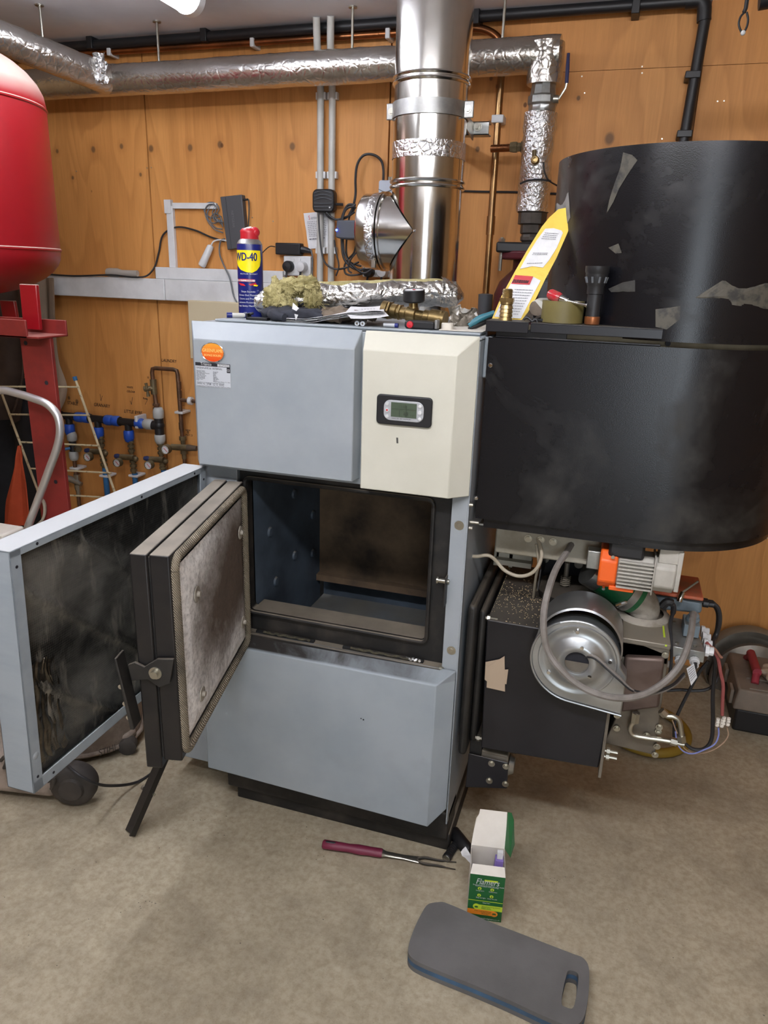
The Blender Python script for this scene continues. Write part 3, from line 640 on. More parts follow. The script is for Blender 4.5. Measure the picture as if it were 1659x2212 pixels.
build(MB().box((XV+.05, YV-.1, p.z-.14), (XV+.2, YV+.04, p.z-.02)), 'terminal_box', 'greyplastic', t, bevel=.01)
# ---------------- fittings on the wall by the flue ----------------
Yw = WALL-.065
t = thing('black_alarm_box', 'black ribbed plastic box mounted over the two pale conduits', 'control box', at(698, 460, Y=Yw))
a = at(674, 408, Y=Yw); b = at(721, 459, Y=Yw)
rr = [V(x, Yw, z) for x, z in rrect(a.x, b.x, b.z, a.z, .018)]
bx_ = build(MB().prism(rr, (0, .035, 0)), 'housing', 'blackplastic', t, bevel=.006)
m = MB()
for k in range(6):
    z = b.z+(a.z-b.z)*(k+1)/7; m.tube([(a.x+.008, Yw-.001, z-.003), ((a.x+b.x)/2, Yw-.003, z+(.004 if k > 2 else -.004)), (b.x-.008, Yw-.001, z-.003)], .0012, n=6, sm=4)
build(m, 'rib', 'greyplastic', bx_)
build(MB().cyl(at(712, 448, Y=Yw+.001), at(712, 448, Y=Yw-.003), .003, n=10), 'indicator_light', 'white', bx_)
build(MB().tube([V(b.x-.003, Yw+.02, (a.z+b.z)/2-.01), V(b.x+.025, Yw+.03, (a.z+b.z)/2-.01)], .005, n=8), 'cable_gland', 'blackplastic', t)
t = thing('paper_sheet', 'creased white information sheet pinned behind the two conduits', 'paper', at(690, 537, Y=WALL-.006))
pl = [at(657, 461, Y=WALL), at(720, 455, Y=WALL), at(717, 533, Y=WALL), at(668, 538, Y=WALL)]
def quadgrid(q, nu, nv, off=0, wob=0, f=6, seed=0):
    a, b, c, d = [Vector(p) for p in q]; n = (b-a).cross(d-a).normalized()
    return lambda u, v: (a.lerp(b, u)).lerp(d.lerp(c, u), v)+n*(off+wob*noise.noise(V(u*f+seed, v*f, seed)))
pl = [V(p.x, WALL-.006, p.z) for p in pl]
build(MB().grid(quadgrid(pl, 8, 8, 0, .003, 3), 8, 8), 'sheet', 'paper', t, solid=.0006)
def qtext(m, q, u, v, txt, h, sq=1, off=.0016, **k):
    """text on a quad given corner order tl, tr, br, bl; u,v in 0..1"""
    a, b, c, d = [Vector(p) for p in q]; r = (b-a).normalized(); up = (a-d).normalized()
    text_mesh(m, txt, a.lerp(b, u).lerp(d.lerp(c, u), v), r, up, h, off, squash=sq, **k)
def qlines(m, q, u0, u1, vs, h=.0012, off=.0014, jitter=.15):
    a, b, c, d = [Vector(p) for p in q]; n = (b-a).cross(a-d).normalized(); up = (a-d).normalized()
    for v in vs:
        u = u0; 
        while u < u1:
            L = random.uniform(.04, .12)*(u1-u0)/.8; e = min(u1, u+L)
            P0 = a.lerp(b, u).lerp(d.lerp(c, u), v)+n*off; P1 = a.lerp(b, e).lerp(d.lerp(c, e), v)+n*off
            m.add([P0, P1, P1+up*h, P0+up*h], [(0, 1, 2, 3)]); u = e+.02
m = MB(); qtext(m, pl, .25, .19, 'entec', .016, .8, .003); qlines(m, pl, .1, .8, [.26+.05*k for k in range(9)], .0016, .003); qlines(m, pl, .1, .75, [.75], .004, .003); build(m, 'print', 'greyink', t, smooth=False)
m = MB(); qtext(m, pl, .16, .19, 'S', .02, .8, .003); build(m, 'red_initial', 'redplastic', t, smooth=False)
# power brick and sockets
Yw = WALL-.04
a = at(594, 524, Y=Yw); b = at(648, 551, Y=Yw)
t = thing('power_brick', 'black power supply brick resting on top of the left double socket', 'power supply', V((a.x+b.x)/2, WALL-.02, b.z))
build(MB().box((a.x, Yw, b.z), (b.x, WALL-.003, a.z)), 'casing', 'blackplastic', t, bevel=.004)
c = V(b.x, Yw+.018, (a.z+b.z)/2); build(MB().tube([c, c+V(.02, 0, -.003), c+V(.04, 0, -.008)], [.013, .011, .006], n=10), 'mains_plug', 'blackplastic', t)
build(MB().tube([c+V(.035, -.005, -.006), *pxpath([(672, 541), (675, 560), (673, 600), (668, 640)], WALL-.04)], .003, n=8, sm=4), 'mains_lead', 'greyplastic', t)
build(MB().tube(pxpath([(594, 533), (584, 532), (575, 538), (566, 547)], WALL-.03), .002, n=8, sm=4), 'output_lead', 'blackplastic', t)
def socket(px0, py0, px1, py1, label, plugs):
    a = at(px0, py0, Y=WALL-.03); b = at(px1, py1, Y=WALL-.03)
    t = thing('double_socket', label, 'wall socket', V((a.x+b.x)/2, WALL-.02, b.z))
    build(MB().box((a.x, WALL-.03, b.z), (b.x, WALL-.001, a.z)), 'face_plate', 'white', t, bevel=.004)
    w_ = b.x-a.x; h_ = a.z-b.z
    for u in (.36, .6): build(MB().box((a.x+w_*u-.005, WALL-.034, a.z-h_*.3), (a.x+w_*u+.005, WALL-.029, a.z-h_*.12)), 'rocker_switch', 'white', t, bevel=.001)
    for u, mt, nm in plugs:
        c = V(a.x+w_*u, WALL-.03, b.z+h_*.46); r = .021
        pg = build(MB().lathe(c, (0, -1, 0), [(0, 0), (r, 0), (r, .018), (r*.8, .028), (0, .03)], n=22), nm, mt, t)
        build(MB().tube([c+V(0, -.02, -r*.7), c+V(.001, -.03, -r*1.5), c+V(.002, -.03, -.075)], .004, n=8, sm=3), 'flex', 'blackplastic', pg)
    return t
socket(612, 552, 671, 597, 'white double wall socket under the power brick with one black and one white plug', [(.22, 'blackplastic', 'black_plug'), (.72, 'white', 'white_plug')])
socket(783, 573, 846, 600, 'white double wall socket half hidden beneath the flue tee', [(.25, 'blackplastic', 'black_plug'), (.72, 'white', 'white_plug')])
t = thing('radio_receiver', 'pale grey wireless receiver box on the wall just left of the flue', 'receiver', at(833, 430, Y=WALL-.03))
a = at(818, 389, Y=WALL-.03); b = at(848, 445, Y=WALL-.03)
build(MB().prism([V(x, WALL-.03, z) for x, z in rrect(a.x, b.x, b.z, a.z, .008)], (0, .029, 0)), 'casing', 'paleblue', t, bevel=.003)
zc3 = a.z-(a.z-b.z)*.42
build(MB().tube([(a.x, WALL-.031, zc3+.006), ((a.x+b.x)/2, WALL-.032, zc3-.003), (b.x, WALL-.031, zc3+.006)], .0012, n=6, sm=4), 'seam', 'greyplastic', t)
for u in (.62, .78, .92): build(MB().cyl((a.x+(b.x-a.x)*u, WALL-.015, a.z), (a.x+(b.x-a.x)*u, WALL-.015, a.z+.012), .004, n=8), 'connector', 'zinc', t)
cable([(828, 390), (828, 365), (822, 345), (805, 334), (785, 336), (772, 355), (768, 385), (768, 420), (763, 445), (752, 470)], [WALL-.02]*3+[WALL-.03]*4+[WALL-.06]*3, .0045, 'thick black cable arching from the pale receiver box down behind the flue tee')
t = thing('dehydrator_unit', 'slate-coloured plastic unit with a glowing blue light left of the flue tee', 'electronic unit', at(745, 520, Y=2.6))
a = at(724, 475, Y=2.6); b = at(790, 517, Y=2.6)
build(MB().prism([V(a.x, 2.6, b.z+.005), V(a.x+.02, 2.6, b.z), V(b.x, 2.6, b.z), V(b.x, 2.6, a.z), V(a.x+.005, 2.6, a.z)], (0, .1, 0)), 'casing', 'switchgrey', t, bevel=.005)
bpy.data.objects['dehydrator_unit'].name = 'adaptor_unit'; ORG['adaptor_unit'] = ORG['dehydrator_unit']
p = at(727, 497, Y=2.598); build(MB().sphere(p, .004), 'indicator_light', 'led', t)
mt_ = mat('slate_plastic', '#4A4E57', .5); t.children[0].data.materials[0] = mt_
TL = ['upper of two black leads running right from under the ribbed black box', 'lower of two black leads running right from under the ribbed black box',
    'thick black cable looping down the left side of the flue tee, outermost of the bundle', 'thick black cable just inside the outermost loop of the bundle left of the flue tee',
    'black cable dropping steeply closest to the tee barrel', 'black cable curling back under the flue tee in the lowest loop',
    'black cable hanging from the ribbed box between the conduits, then right to the bundle', 'thin black cable hanging straight down beside the right conduit', 'short black cable curve under the left side of the tee barrel']
for i, (k, r) in enumerate([([(702, 458), (712, 470), (735, 474), (755, 465), (768, 447)], .004), ([(705, 460), (725, 474), (750, 468), (766, 458)], .004),
    ([(768, 443), (752, 443), (742, 460), (737, 480), (738, 520), (742, 555), (754, 573), (775, 583), (800, 577)], .0045), ([(766, 445), (748, 452), (740, 475), (741, 520), (744, 545), (757, 568), (785, 590), (806, 580)], .004),
    ([(768, 447), (757, 460), (752, 490), (748, 540), (755, 565), (780, 575)], .0035), ([(770, 520), (765, 545), (752, 560), (744, 575), (748, 592), (775, 593), (802, 584)], .0035),
    ([(688, 459), (690, 500), (695, 545), (704, 570), (724, 581), (748, 578), (775, 566)], .0035), ([(722, 518), (726, 545), (732, 575), (726, 596)], .003), ([(770, 545), (757, 562), (752, 583), (760, 590)], .003)]):
    L1 = TL[i]
    cable(k, (WALL-.05-.012*(i % 4)) if i < 8 else 2.62, r, L1)
# ---------------- red expansion vessel and its stand ----------------
TR = .29; ty = 2.0
ex = at(120, 450, Y=ty).x
d = (at(122, 450, Y=ty)-CAM); d.z = 0; d.normalize()
# tangent: silhouette ray passes at distance TR from the centre
side = V(-d.y, d.x, 0); tx_pt = V(0, 0, 0)+d*(ty/d.y*1.0)
TC = tx_pt+side*TR
zt_ = at(75, 200, Y=TC.y).z; zbt = at(100, 545, Y=TC.y-.1).z
t = thing('expansion_vessel', 'large dusty red expansion tank on legs at the left edge', 'tank', (TC.x, TC.y, 1.15))
ztop = zt_+.13
prof = [(0, zt_+.16)]+[(TR*math.sin(R(a)), zt_+.16*math.cos(R(a))) for a in (10, 20, 30, 40, 50, 60, 70, 80)]+[(TR, zt_), (TR, zbt)]+[(TR*math.sin(R(a)), zbt-.13*math.cos(R(a))) for a in (82, 74, 65, 55, 45, 33, 22, 11, 0)]
build(MB().lathe((TC.x, TC.y, 0), (0, 0, 1), prof, n=72), 'vessel_shell', 'red', t, ang=50)
for z in (zt_-.01, zbt+.01): build(MB().lathe((TC.x, TC.y, z), (0, 0, 1), [(TR-.001, -.006), (TR+.003, -.002), (TR+.003, .002), (TR-.001, .006)], n=72), 'weld_seam', 'red', t)
fp = at(60, 705, Y=TC.y-.05)
for k, (tx, ty2, bx2, by2) in enumerate([(45, 610, 68, 700), (0, 645, 25, 700)]):
    yy = TC.y-.12 if k == 0 else TC.y+.12
    p0 = at(tx+14, ty2+4, Y=yy); p1 = at(bx2, by2+12, Y=yy)
    m = MB(); s_ = V(.028, 0, 0)
    m.hexa([p1-s_, p1+s_, p1+s_+V(0, .012, 0), p1-s_+V(0, .012, 0), p0-s_, p0+s_, p0+s_+V(0, .012, 0), p0-s_+V(0, .012, 0)])
    build(m, 'leg', 'red', t, bevel=.002)
# stand
yp = TC.y-.14; sz = at(60, 727, Y=yp).z
t = thing('steel_stand', 'red oxide steel channel stand carrying the red tank', 'stand', (TC.x, TC.y, 0))
xl_, xr_ = at(44, 740, Y=yp).x, at(109, 740, Y=yp).x
m = MB(); m.box((xl_, yp, 0), (xr_, yp+.012, sz)); m.box((xl_+.03, yp+.012, 0), (xl_+.038, yp+.07, sz))
post = build(m, 'post', 'darkred', t, bevel=.001)
m = MB()
for px, py in ((55, 741), (100, 827), (120, 1041)):
    p = at(px, py, Y=yp-.0008); m.cyl(p, p+V(0, .004, 0), .006, n=14)
build(m, 'bolt_hole', 'ink', post, smooth=False)
zt2 = at(60, 692, Y=yp).z
m = MB(); m.box((TC.x-.28, yp-.045, sz), (xr_-.035, yp-.039, zt2+.004)); m.box((TC.x-.28, yp-.045, sz), (xr_+.002, yp+.07, sz+.006)); m.box((TC.x-.28, yp+.064, sz), (xr_+.002, yp+.07, zt2))
build(m, 'top_channel', 'darkred', t, bevel=.0015)
m = MB(); m.box((TC.x-.28, TC.y+.12, 0), (TC.x-.2, TC.y+.17, sz)); build(m, 'post', 'darkred', t, bevel=.002)
# ---------------- hanging clothes ----------------
def cloth(name, outline_l, outline_r, Y, mt, label, cat, amp=.03, f=9, seed=0, n=40):
    """hanging cloth between two pixel outlines (top to bottom)"""
    L = smooth_path(pxpath(outline_l, Y), 6); Rr = smooth_path(pxpath(outline_r, Y), 6); K = min(len(L), len(Rr))-1
    L = [L[int(i*(len(L)-1)/K)] for i in range(K+1)]; Rr = [Rr[int(i*(len(Rr)-1)/K)] for i in range(K+1)]
    def fn(u, v):
        i = min(K, int(round(v*K))); p = L[i].lerp(Rr[i], u)
        p.y += amp*(math.sin(u*f+seed+1.3*noise.noise(V(u*2, v*2, seed)))*(.4+.6*v)+.5*noise.noise(V(u*5, v*3, seed+3)))
        return p
    return top(MB().grid(fn, n, K), name, mt, label, cat, solid=.004, ang=80)
cloth('hanging_coat', [(60, 600), (55, 700), (60, 820), (75, 900), (90, 980), (95, 1060)], [(118, 600), (123, 700), (131, 780), (146, 830), (142, 860), (135, 885)], WALL-.1, 'beigecloth', 'beige coat hanging on the wall just right of the red stand', 'coat', .03, 11, 1)
cloth('hanging_coat', [(-60, 560), (-70, 650), (-60, 760), (-50, 850), (-30, 890)], [(58, 600), (62, 700), (60, 800), (52, 880), (42, 915)], WALL-.2, 'browncloth', 'brown coat hanging behind the left of the red stand', 'coat', .05, 13, 4)
cloth('hanging_coat', [(-60, 780), (-60, 900), (-60, 1040), (-60, 1200)], [(70, 820), (78, 900), (88, 1040), (98, 1200)], WALL-.09, 'darkcloth', 'long dark coat hanging at far left behind the cream rack', 'coat', .04, 12, 7)
cloth('orange_cloth', [(40, 963), (28, 1010), (12, 1080), (5, 1135)], [(44, 963), (54, 1010), (64, 1080), (70, 1138)], 2.3, 'orangecloth', 'orange cloth hanging from the cream rack at left', 'cloth', .015, 9, 2, 24)
# ---------------- cream airer rack ----------------
YR = 2.42
t = thing('airer_rack', 'cream plastic-coated wire rack with a blue cap leaning left of the pipe manifold', 'rack', at(120, 1120, Y=YR))
pr = [at(163, 820, Y=YR), at(245, 1055, Y=YR)]; pr.append(pr[1]+(pr[1]-pr[0])*.6); plf = [at(2, 845, Y=YR), at(78, 1050, Y=YR)]; plf.append(plf[1]+(plf[1]-plf[0])*.6)
build(MB().tube(pr, .005, n=8), 'upright', 'cream', t); build(MB().tube(plf, .005, n=8), 'upright', 'cream', t)
build(MB().lathe(pr[0], (pr[0]-pr[1]), [(0, -.004), (.008, -.004), (.009, .012), (.0, .013)], n=12), 'blue_cap', 'bluepipe', t)
for a, b in (((0, 835), (171, 836)), ((20, 895), (193, 897)), ((46, 955), (214, 963)), ((67, 1012), (240, 1022)), ((80, 1066), (255, 1076))):
    build(MB().tube([at(*a, Y=YR-.006), at(*b, Y=YR-.006)], .0038, n=8), 'rung', 'cream', t)
# step stool with aluminium hoop
YS = 1.62
t = thing('step_stool', 'aluminium hoop handle of a folding step at the left edge with a cream top', 'step stool', at(20, 1150, Y=YS))
hp = pxpath([(-75, 870), (-40, 850), (5, 843), (30, 848), (70, 860), (103, 874), (124, 898), (130, 930), (124, 965), (108, 1010), (84, 1075), (62, 1134), (20, 1250)], YS)
build(MB().tube(hp, .011, n=14, sm=5), 'hoop', 'alu', t)
p = at(98, 1045, Y=YS); 
a, b = at(-60, 1128, Y=1.55), at(38, 1140, Y=1.55); 
build(MB().box((a.x, 1.5, a.z-.03), (b.x-.005, 1.58, a.z)), 'step_tread', 'card', t, bevel=.006)
for xx in (a.x+.01, b.x-.01): build(MB().tube([(xx, 1.47, a.z-.02), (xx-.0, 1.42, 0)], .011, n=10), 'leg', 'alu', t)
for i in range(5): cable([(78, 1082), (88+2*i, 1078), (95+2*i, 1090), (96+i, 1110), (90, 1125), (70, 1142)], 1.66+.01*i, .004, 'pale grey rope loop hanging behind the aluminium hoop', 'palecable', name='rope', group='rope loops behind the aluminium hoop', cat='rope')
# ---------------- pipe manifold on the wall ----------------
YM = WALL-.055
t = MAN = thing('pipe_manifold', 'blue and brass pipe manifold with gauges on the wall left of the boiler', 'pipe manifold', at(250, 1040, Y=YM))
zm = (at(150, 900, Y=YM).z+at(277, 911, Y=YM).z)/2
def mx(px, py=920): return at(px, py, Y=YM).x
def mz(px, py): return at(px, py, Y=YM).z
def mseg(a, b, r, name, mt, n=16, parent=None):
    return build(MB().tube([a, b], r*.76, n=n), name, mt, parent or MAN)
def nut(c, d, L, r, name, mt, parent=None):
    c = Vector(c); d = Vector(d).normalized(); m = MB(); x, y, _ = basis(d); n = 24; vs = []; r *= .70; L *= .95
    prof = [(0, -L/2), (r*.86, -L/2), (r, -L*.4), (r, L*.15), (r*.8, L*.45), (r*.62, L/2), (0, L/2)]
    for q, h in prof:
        for k in range(n): 
            a = 2*PI*k/n; rr = q*(1+.06*(k % 2)) if 1 < prof.index((q, h)) < 4 else q
            vs.append(c+d*h+(x*math.cos(a)+y*math.sin(a))*rr)
    fs = [(j*n+k, j*n+(k+1) % n, (j+1)*n+(k+1) % n, (j+1)*n+k) for j in range(len(prof)-1) for k in range(n)]
    m.add(vs, fs); return build(m, name, mt, parent or MAN, ang=50)
mseg((-2.5, YM, zm), (mx(344), YM, zm), .0165, 'main_pipe', 'bluepipe')
for i, px in enumerate((150, 212, 277)):
    x = mx(px); 
    m = MB(); m.tube([(x-.045, YM, zm), (x+.045, YM, zm)], .0165, n=18); m.tube([(x, YM, zm), (x, YM, zm-.045)], .0155, n=18); m.tube([(x-.045, YM, zm), (x-.038, YM, zm)], .020, n=18); m.tube([(x+.038, YM, zm), (x+.045, YM, zm)], .020, n=18)
    build(m, 'tee', 'blackplastic', MAN)
    nut((x-.065, YM, zm), (-1, 0, 0), .05, .031, 'compression_nut', 'bluenut'); nut((x+.065, YM, zm), (1, 0, 0), .05, .031, 'compression_nut', 'bluenut')
    nut((x, YM, zm-.062), (0, 0, -1), .055, .031, 'compression_nut', 'bluenut')
def gauge(c, parent, r=.026):
    r *= .74
    g = build(MB().lathe(c, (0, -1, 0), [(0, .0), (r, 0), (r, .02), (r*.94, .024), (r*.86, .02)], n=28), 'pressure_gauge', 'oldbrass', parent)
    build(MB().lathe(Vector(c)+V(0, -.0195, 0), (0, -1, 0), [(0, 0), (r*.87, 0)], n=28), 'dial', 'paper', g)
    c = Vector(c)+V(0, -.0205, 0); m = MB()
    for k in range(9):
        a = R(225-k*33.75); m.tube([c+V(math.cos(a), 0, math.sin(a))*r*.68, c+V(math.cos(a), 0, math.sin(a))*r*.8], .0008, n=4)
    build(m, 'markings', 'ink', g)
    build(MB().tube([c+V(-.3, 0, .35)*r, c+V(.5, -.0, -.45)*r], .0013, n=5), 'needle', 'redplastic', g)
def brasscol(x, z0, z1, k=3, mt='oldbrass', name='brass_fitting'):
    L = z0-z1; prof = [(0, 0)]; n = k*2
    for i in range(n): r = .0155 if i % 2 == 0 else .0105; prof += [(r, -L*i/n), (r, -L*(i+1)/n)]
    prof.append((0, -L)); build(MB().lathe((x, YM, z0), (0, 0, 1), prof, n=12), name, mt, MAN, ang=25)
# column 1
x = mx(153); zz = lambda py: mz(155, py)
nut((x, YM, zz(942)), (0, 0, 1), .045, .03, 'compression_nut', 'greynut'); mseg((x, YM, zz(952)), (x, YM, zz(978)), .021, 'ball_valve', 'blackplastic')
build(MB().tube([(x, YM-.02, zz(966)), (x-.02, YM-.045, zz(967)), (x-.04, YM-.05, zz(973))], [.006, .007, .009], n=10), 'blue_lever', 'bluepipe', MAN)
build(MB().cyl((x+.02, YM, zz(968)), (x+.04, YM-.01, zz(967)), .014, n=14), 'side_port', 'oldbrass', MAN)
nut((x, YM, zz(984)), (0, 0, -1), .045, .029, 'compression_nut', 'greynut'); mseg((x, YM, zz(990)), (x+.004, YM, zz(1150)), .0115, 'copper_pipe', 'oldcopper')
build(MB().box((x-.024, YM-.012, zz(1013)), (x+.024, YM+.05, zz(1008))), 'clip', 'white', MAN, bevel=.003)
brasscol(x+.005, zz(1023), zz(1066), 2, 'zinc'); build(MB().tube([(x-.06, YM-.01, zz(1030)), (x-.02, YM-.01, zz(1034)), (x+.035, YM-.01, zz(1042))], [.012, .015, .010], n=14), 'valve_body', 'galv', MAN)
gauge((mx(145, 1055), YM-.02, mz(145, 1055)), MAN)
# columns 2..4
for px, ptop, pbr, pg, gx, pend in ((219, 930, 945, 978, 206, 1010), (283, 940, 955, 990, 269, 1022), (347, 938, 960, 995, 336, 1015)):
    x = mx(px, 960); zq = lambda py: mz(px, py)
    if px != 347: mseg((mx(px-6), YM, zm-.07), (x, YM, zq(pbr)), .0155, 'blue_pipe', 'bluepipe')
    brasscol(x, zq(pbr-3), zq(pg-10), 3)
    mseg((x-.05, YM-.012, zq(pg-2)), (x+.02, YM-.012, zq(pg-4)), .017, 'regulator_body', 'oldbrass')
    build(MB().tube([(x-.05, YM-.012, zq(pg-2)), (x-.065, YM-.014, zq(pg-3)), (x-.078, YM-.014, zq(pg-3))], [.010, .012, .009], n=14), 'blue_knob', mat('navy_knob', '#26335E', .5) if px == 219 else bpy.data.materials['navy_knob'], MAN)
    build(MB().sphere((x+.03, YM-.015, zq(pg-2)), .012), 'cap', 'oldbrass', MAN)
    brasscol(x+.004, zq(pg-6), zq(pend), 4); gauge((mx(gx, pg+4), YM-.035, mz(gx, pg+4)), MAN)
    mseg((x+.008, YM, zq(pend-1)), (x+.008, YM, .25), .0165, 'blue_pipe', 'bluepipe')
    build(MB().box((x-.018, YM-.014, zq(1029)), (x+.03, YM+.05, zq(1024))), 'clip', 'white', MAN, bevel=.003)
# right-hand tee and laundry branch
x = mx(344); 
m = MB(); m.tube([(x-.04, YM, zm-.002), (x+.01, YM, zm-.002)], .0195, n=20); m.tube([(x, YM, zm+.045), (x, YM, zm-.045)], .020, n=20); m.sphere((x, YM, zm), .0235); build(m, 'tee', 'blackplastic', MAN)
nut((x-.055, YM, zm), (-1, 0, 0), .05, .032, 'compression_nut', 'greynut'); nut((x, YM, zm+.055), (0, 0, 1), .05, .032, 'compression_nut', 'greynut'); nut((x, YM, zm-.06), (0, 0, -1), .045, .032, 'compression_nut', 'greynut')
build(MB().box((x-.11, YM-.02, zm-.02), (x-.095, YM+.05, zm+.035)), 'clip', 'white', MAN, bevel=.003)
xt = mx(337, 800); xr3 = mx(385, 830); ztop = mz(360, 797)
build(MB().tube([(x-.002, YM, zm+.07), (x-.008, YM, mz(342, 880)), (x-.012, YM, mz(340, 850))], .0095, n=14), 'copper_pipe', 'oldcopper', MAN)
brasscol(x-.008, mz(342, 872), mz(342, 890), 2, 'oldcopper')
m = MB(); m.tube([(x-.014, YM, mz(340, 852)), (x-.016, YM, mz(337, 820))], .0135, n=14); m.tube([(x-.014, YM, mz(340, 840)), (x-.045, YM-.03, mz(330, 838))], [.012, .009], n=12); build(m, 'stop_tap', 'oldbrass', MAN)
c = at(318, 842, Y=YM-.04); m = MB(); m.tube([c+V(-.004, 0, .028), c, c+V(.004, 0, -.028)], [.007, .004, .008], n=8); m.tube([c+V(-.012, 0, -.004), c+V(.014, 0, .003)], .006, n=8); build(m, 'tap_handle', 'oldbrass', MAN)
build(MB().tube([(x-.016, YM, mz(337, 822)), (x-.018, YM, ztop-.02), (x-.014, YM, ztop-.004), (x, YM, ztop)]+[(xr3-.02, YM, ztop), (xr3-.004, YM, ztop-.004), (xr3, YM, ztop-.02)]+[(xr3+.004, YM, mz(388, 900)), (xr3+.006, YM, mz(390, 950))], .0088, n=12), 'copper_pipe', 'oldcopper', MAN)
for zzz in (mz(385, 832), mz(387, 851), mz(389, 920)): mseg((xr3+.003, YM, zzz-.015), (xr3+.003, YM, zzz+.015), .0135, 'coupling', 'oldcopper')
zbq = mz(390, 864); mseg((xr3, YM, zbq), (mx(440, 864), YM, zbq), .0105, 'copper_pipe', 'oldcopper')
build(MB().tube([(mx(408, 864), YM, zbq), (mx(415, 864), YM, zbq)], .017, n=14), 'clip', 'white', MAN)
build(MB().box((xr3-.018, YM-.014, mz(387, 893)), (xr3+.022, YM+.05, mz(387, 888))), 'clip', 'white', MAN, bevel=.002)
x = xr3+.008; brasscol(x, mz(390, 942), mz(390, 958), 1); mseg((x-.05, YM-.012, mz(390, 966)), (x+.03, YM-.012, mz(390, 964)), .018, 'regulator_body', 'oldbrass')
build(MB().tube([(x+.03, YM-.012, mz(390, 964)), (x+.06, YM-.015, mz(390, 963)), (x+.075, YM-.015, mz(390, 963))], [.015, .012, .011], n=14), 'end_cap', mat('brown_plastic_cap', '#54483C', .6), MAN)
gauge((mx(371, 966), YM-.03, mz(371, 966)), MAN, .028); brasscol(x+.002, mz(390, 968), mz(390, 990), 1); mseg((x+.002, YM, mz(390, 985)), (x+.002, YM, .3), .0105, 'copper_pipe', 'oldcopper')
# ---------------- BOILER ----------------
F, FB = 1.43, 1.465       # panel face plane, panel rear edge
L0, R0 = -.91, -.262      # outer left / right
SP = -.504                # split between grey and cream
ZT, ZTO, ZB = 1.247, 1.287, .957
BO = thing('pellet_boiler', 'large grey-blue and cream biomass boiler with its two front doors hanging open', 'boiler', (-.58, 1.75, 0))
def panel(x0, x1, z0, z1, bl, br, bt, name, mt, bb=0, solid_back=FB):
    """pressed panel with sloping left/right/top edges (bl, br, bt widths)"""
    f = [V(x0+bl, F, z0+bb), V(x1-br, F, z0+bb), V(x1-br, F, z1-bt), V(x0+bl, F, z1-bt)]
    b = [V(x0, FB, z0), V(x1, FB, z0), V(x1, FB, z1), V(x0, FB, z1)]
    m = MB(); m.add(f+b, [(0, 1, 2, 3), (0, 4, 5, 1), (1, 5, 6, 2), (2, 6, 7, 3), (3, 7, 4, 0), (7, 6, 5, 4)])
    return build(m, name, mt, BO, bevel=.002)
up1 = panel(L0, SP-.003, ZB+.012, ZTO, .024, .006, .037, 'upper_panel', 'grey', -.0)
cp = panel(SP+.003, R0, ZB, ZTO, .007, .038, .037, 'control_panel', 'beige', 0)
# body casing
m = MB(); by1 = 2.07
m.box((L0+.012, FB, .955), (R0-.003, FB+.03, ZTO-.004))
m.box((L0+.012, FB, .95), (R0-.0, by1, ZTO-.006)) if False else None
BZ = 1.283
m.box((L0+.004, FB+.002, BZ-.004), (R0+.002, by1, BZ))                       # top
m.box((R0-.004, FB+.006, .105), (R0, by1, BZ-.006))                           # right side
m.box((L0, FB+.01, .955), (L0+.004, by1, BZ-.004))                    # left side top
m.box((L0, by1-.004, .1), (R0, by1, BZ))
build(m, 'casing', 'grey', BO, bevel=.0015)
build(MB().box((L0+.03, 1.515, BZ+.0005), (R0-.01, by1-.01, BZ+.006)), 'top_lid', 'grey', BO, bevel=.002)
m = MB(); m.box((R0-.038, F+.042, .53), (R0, F+.05, .955)); st = build(m, 'front_stile', 'grey', BO, bevel=.0015)
for py, px in ((1135, 992), (1405, 975)):
    p = at(px, py, Y=F+.042); s_ = build(MB().lathe(p, (0, -1, 0), [(0, .0015), (.0045, .0015), (.005, .001), (.0105, .001), (.0105, 0)], n=20), 'washer_screw', 'zinc', st)
build(MB().box((R0+.0005, 1.51, 1.20), (R0+.016, 1.56, BZ+.001)), 'side_corner_trim', 'grey', BO, bevel=.003)
# lower left side casing
build(MB().box((-1.075, 1.53, .065), (L0-.012, by1-.05, .78)), 'side_casing', 'grey', BO, bevel=.003)
build(MB().box((L0-.01, 1.485, .09), (-.82, 1.6, .955)), 'hinge_post', 'grey', BO, bevel=.002)
m = MB(); 
for z in (.90, .58): m.tube([(L0-.004, 1.468, z-.03), (L0-.004, 1.468, z-.01), (L0-.004, 1.468, z+.01), (L0-.004, 1.468, z+.03)], [.007, .007, .007, .007], n=12); 
build(m, 'hinge_pin', 'zinc', BO)
# lower panel
zl0, zl1 = .145, .512
f = [V(L0+.005, F, zl0-.01), V(-.302, F, zl0-.025), V(-.302, F, zl1), V(L0+.005, F, zl1)]
b = [V(L0, FB+.01, zl0+.012), V(R0-.002, FB, zl0+.012), V(R0-.002, FB, zl1+.028), V(L0, FB+.01, zl1+.028)]
m = MB(); m.add(f+b, [(0, 1, 2, 3), (0, 4, 5, 1), (1, 5, 6, 2), (2, 6, 7, 3), (3, 7, 4, 0), (7, 6, 5, 4)])
N = NT('grey_paint_sooty_lip'); sp = N.n('ShaderNodeSeparateXYZ'); N.l(N.co('Object'), sp.inputs[0])
msk = N.math('MULTIPLY_ADD', sp.outputs[2], 260., -260*(zl1+.0005), clamp=True); nz = N.math('MULTIPLY', N.ramp(N.noise(7, 6, .65, None, .4), [(.36, .62), (.56, 1.)]), N.ramp(N.math('MULTIPLY_ADD', sp.outputs[0], 2.2, 0.), [(.40, 1.), (.62, .3)]))
base = N.mix(N.ramp(N.noise(5, 5), [(.4, 0.), (.65, 1.)]), '#979FA4', '#8C959B'); base = N.mix(N.math('MULTIPLY', msk, nz), base, '#2B2825')
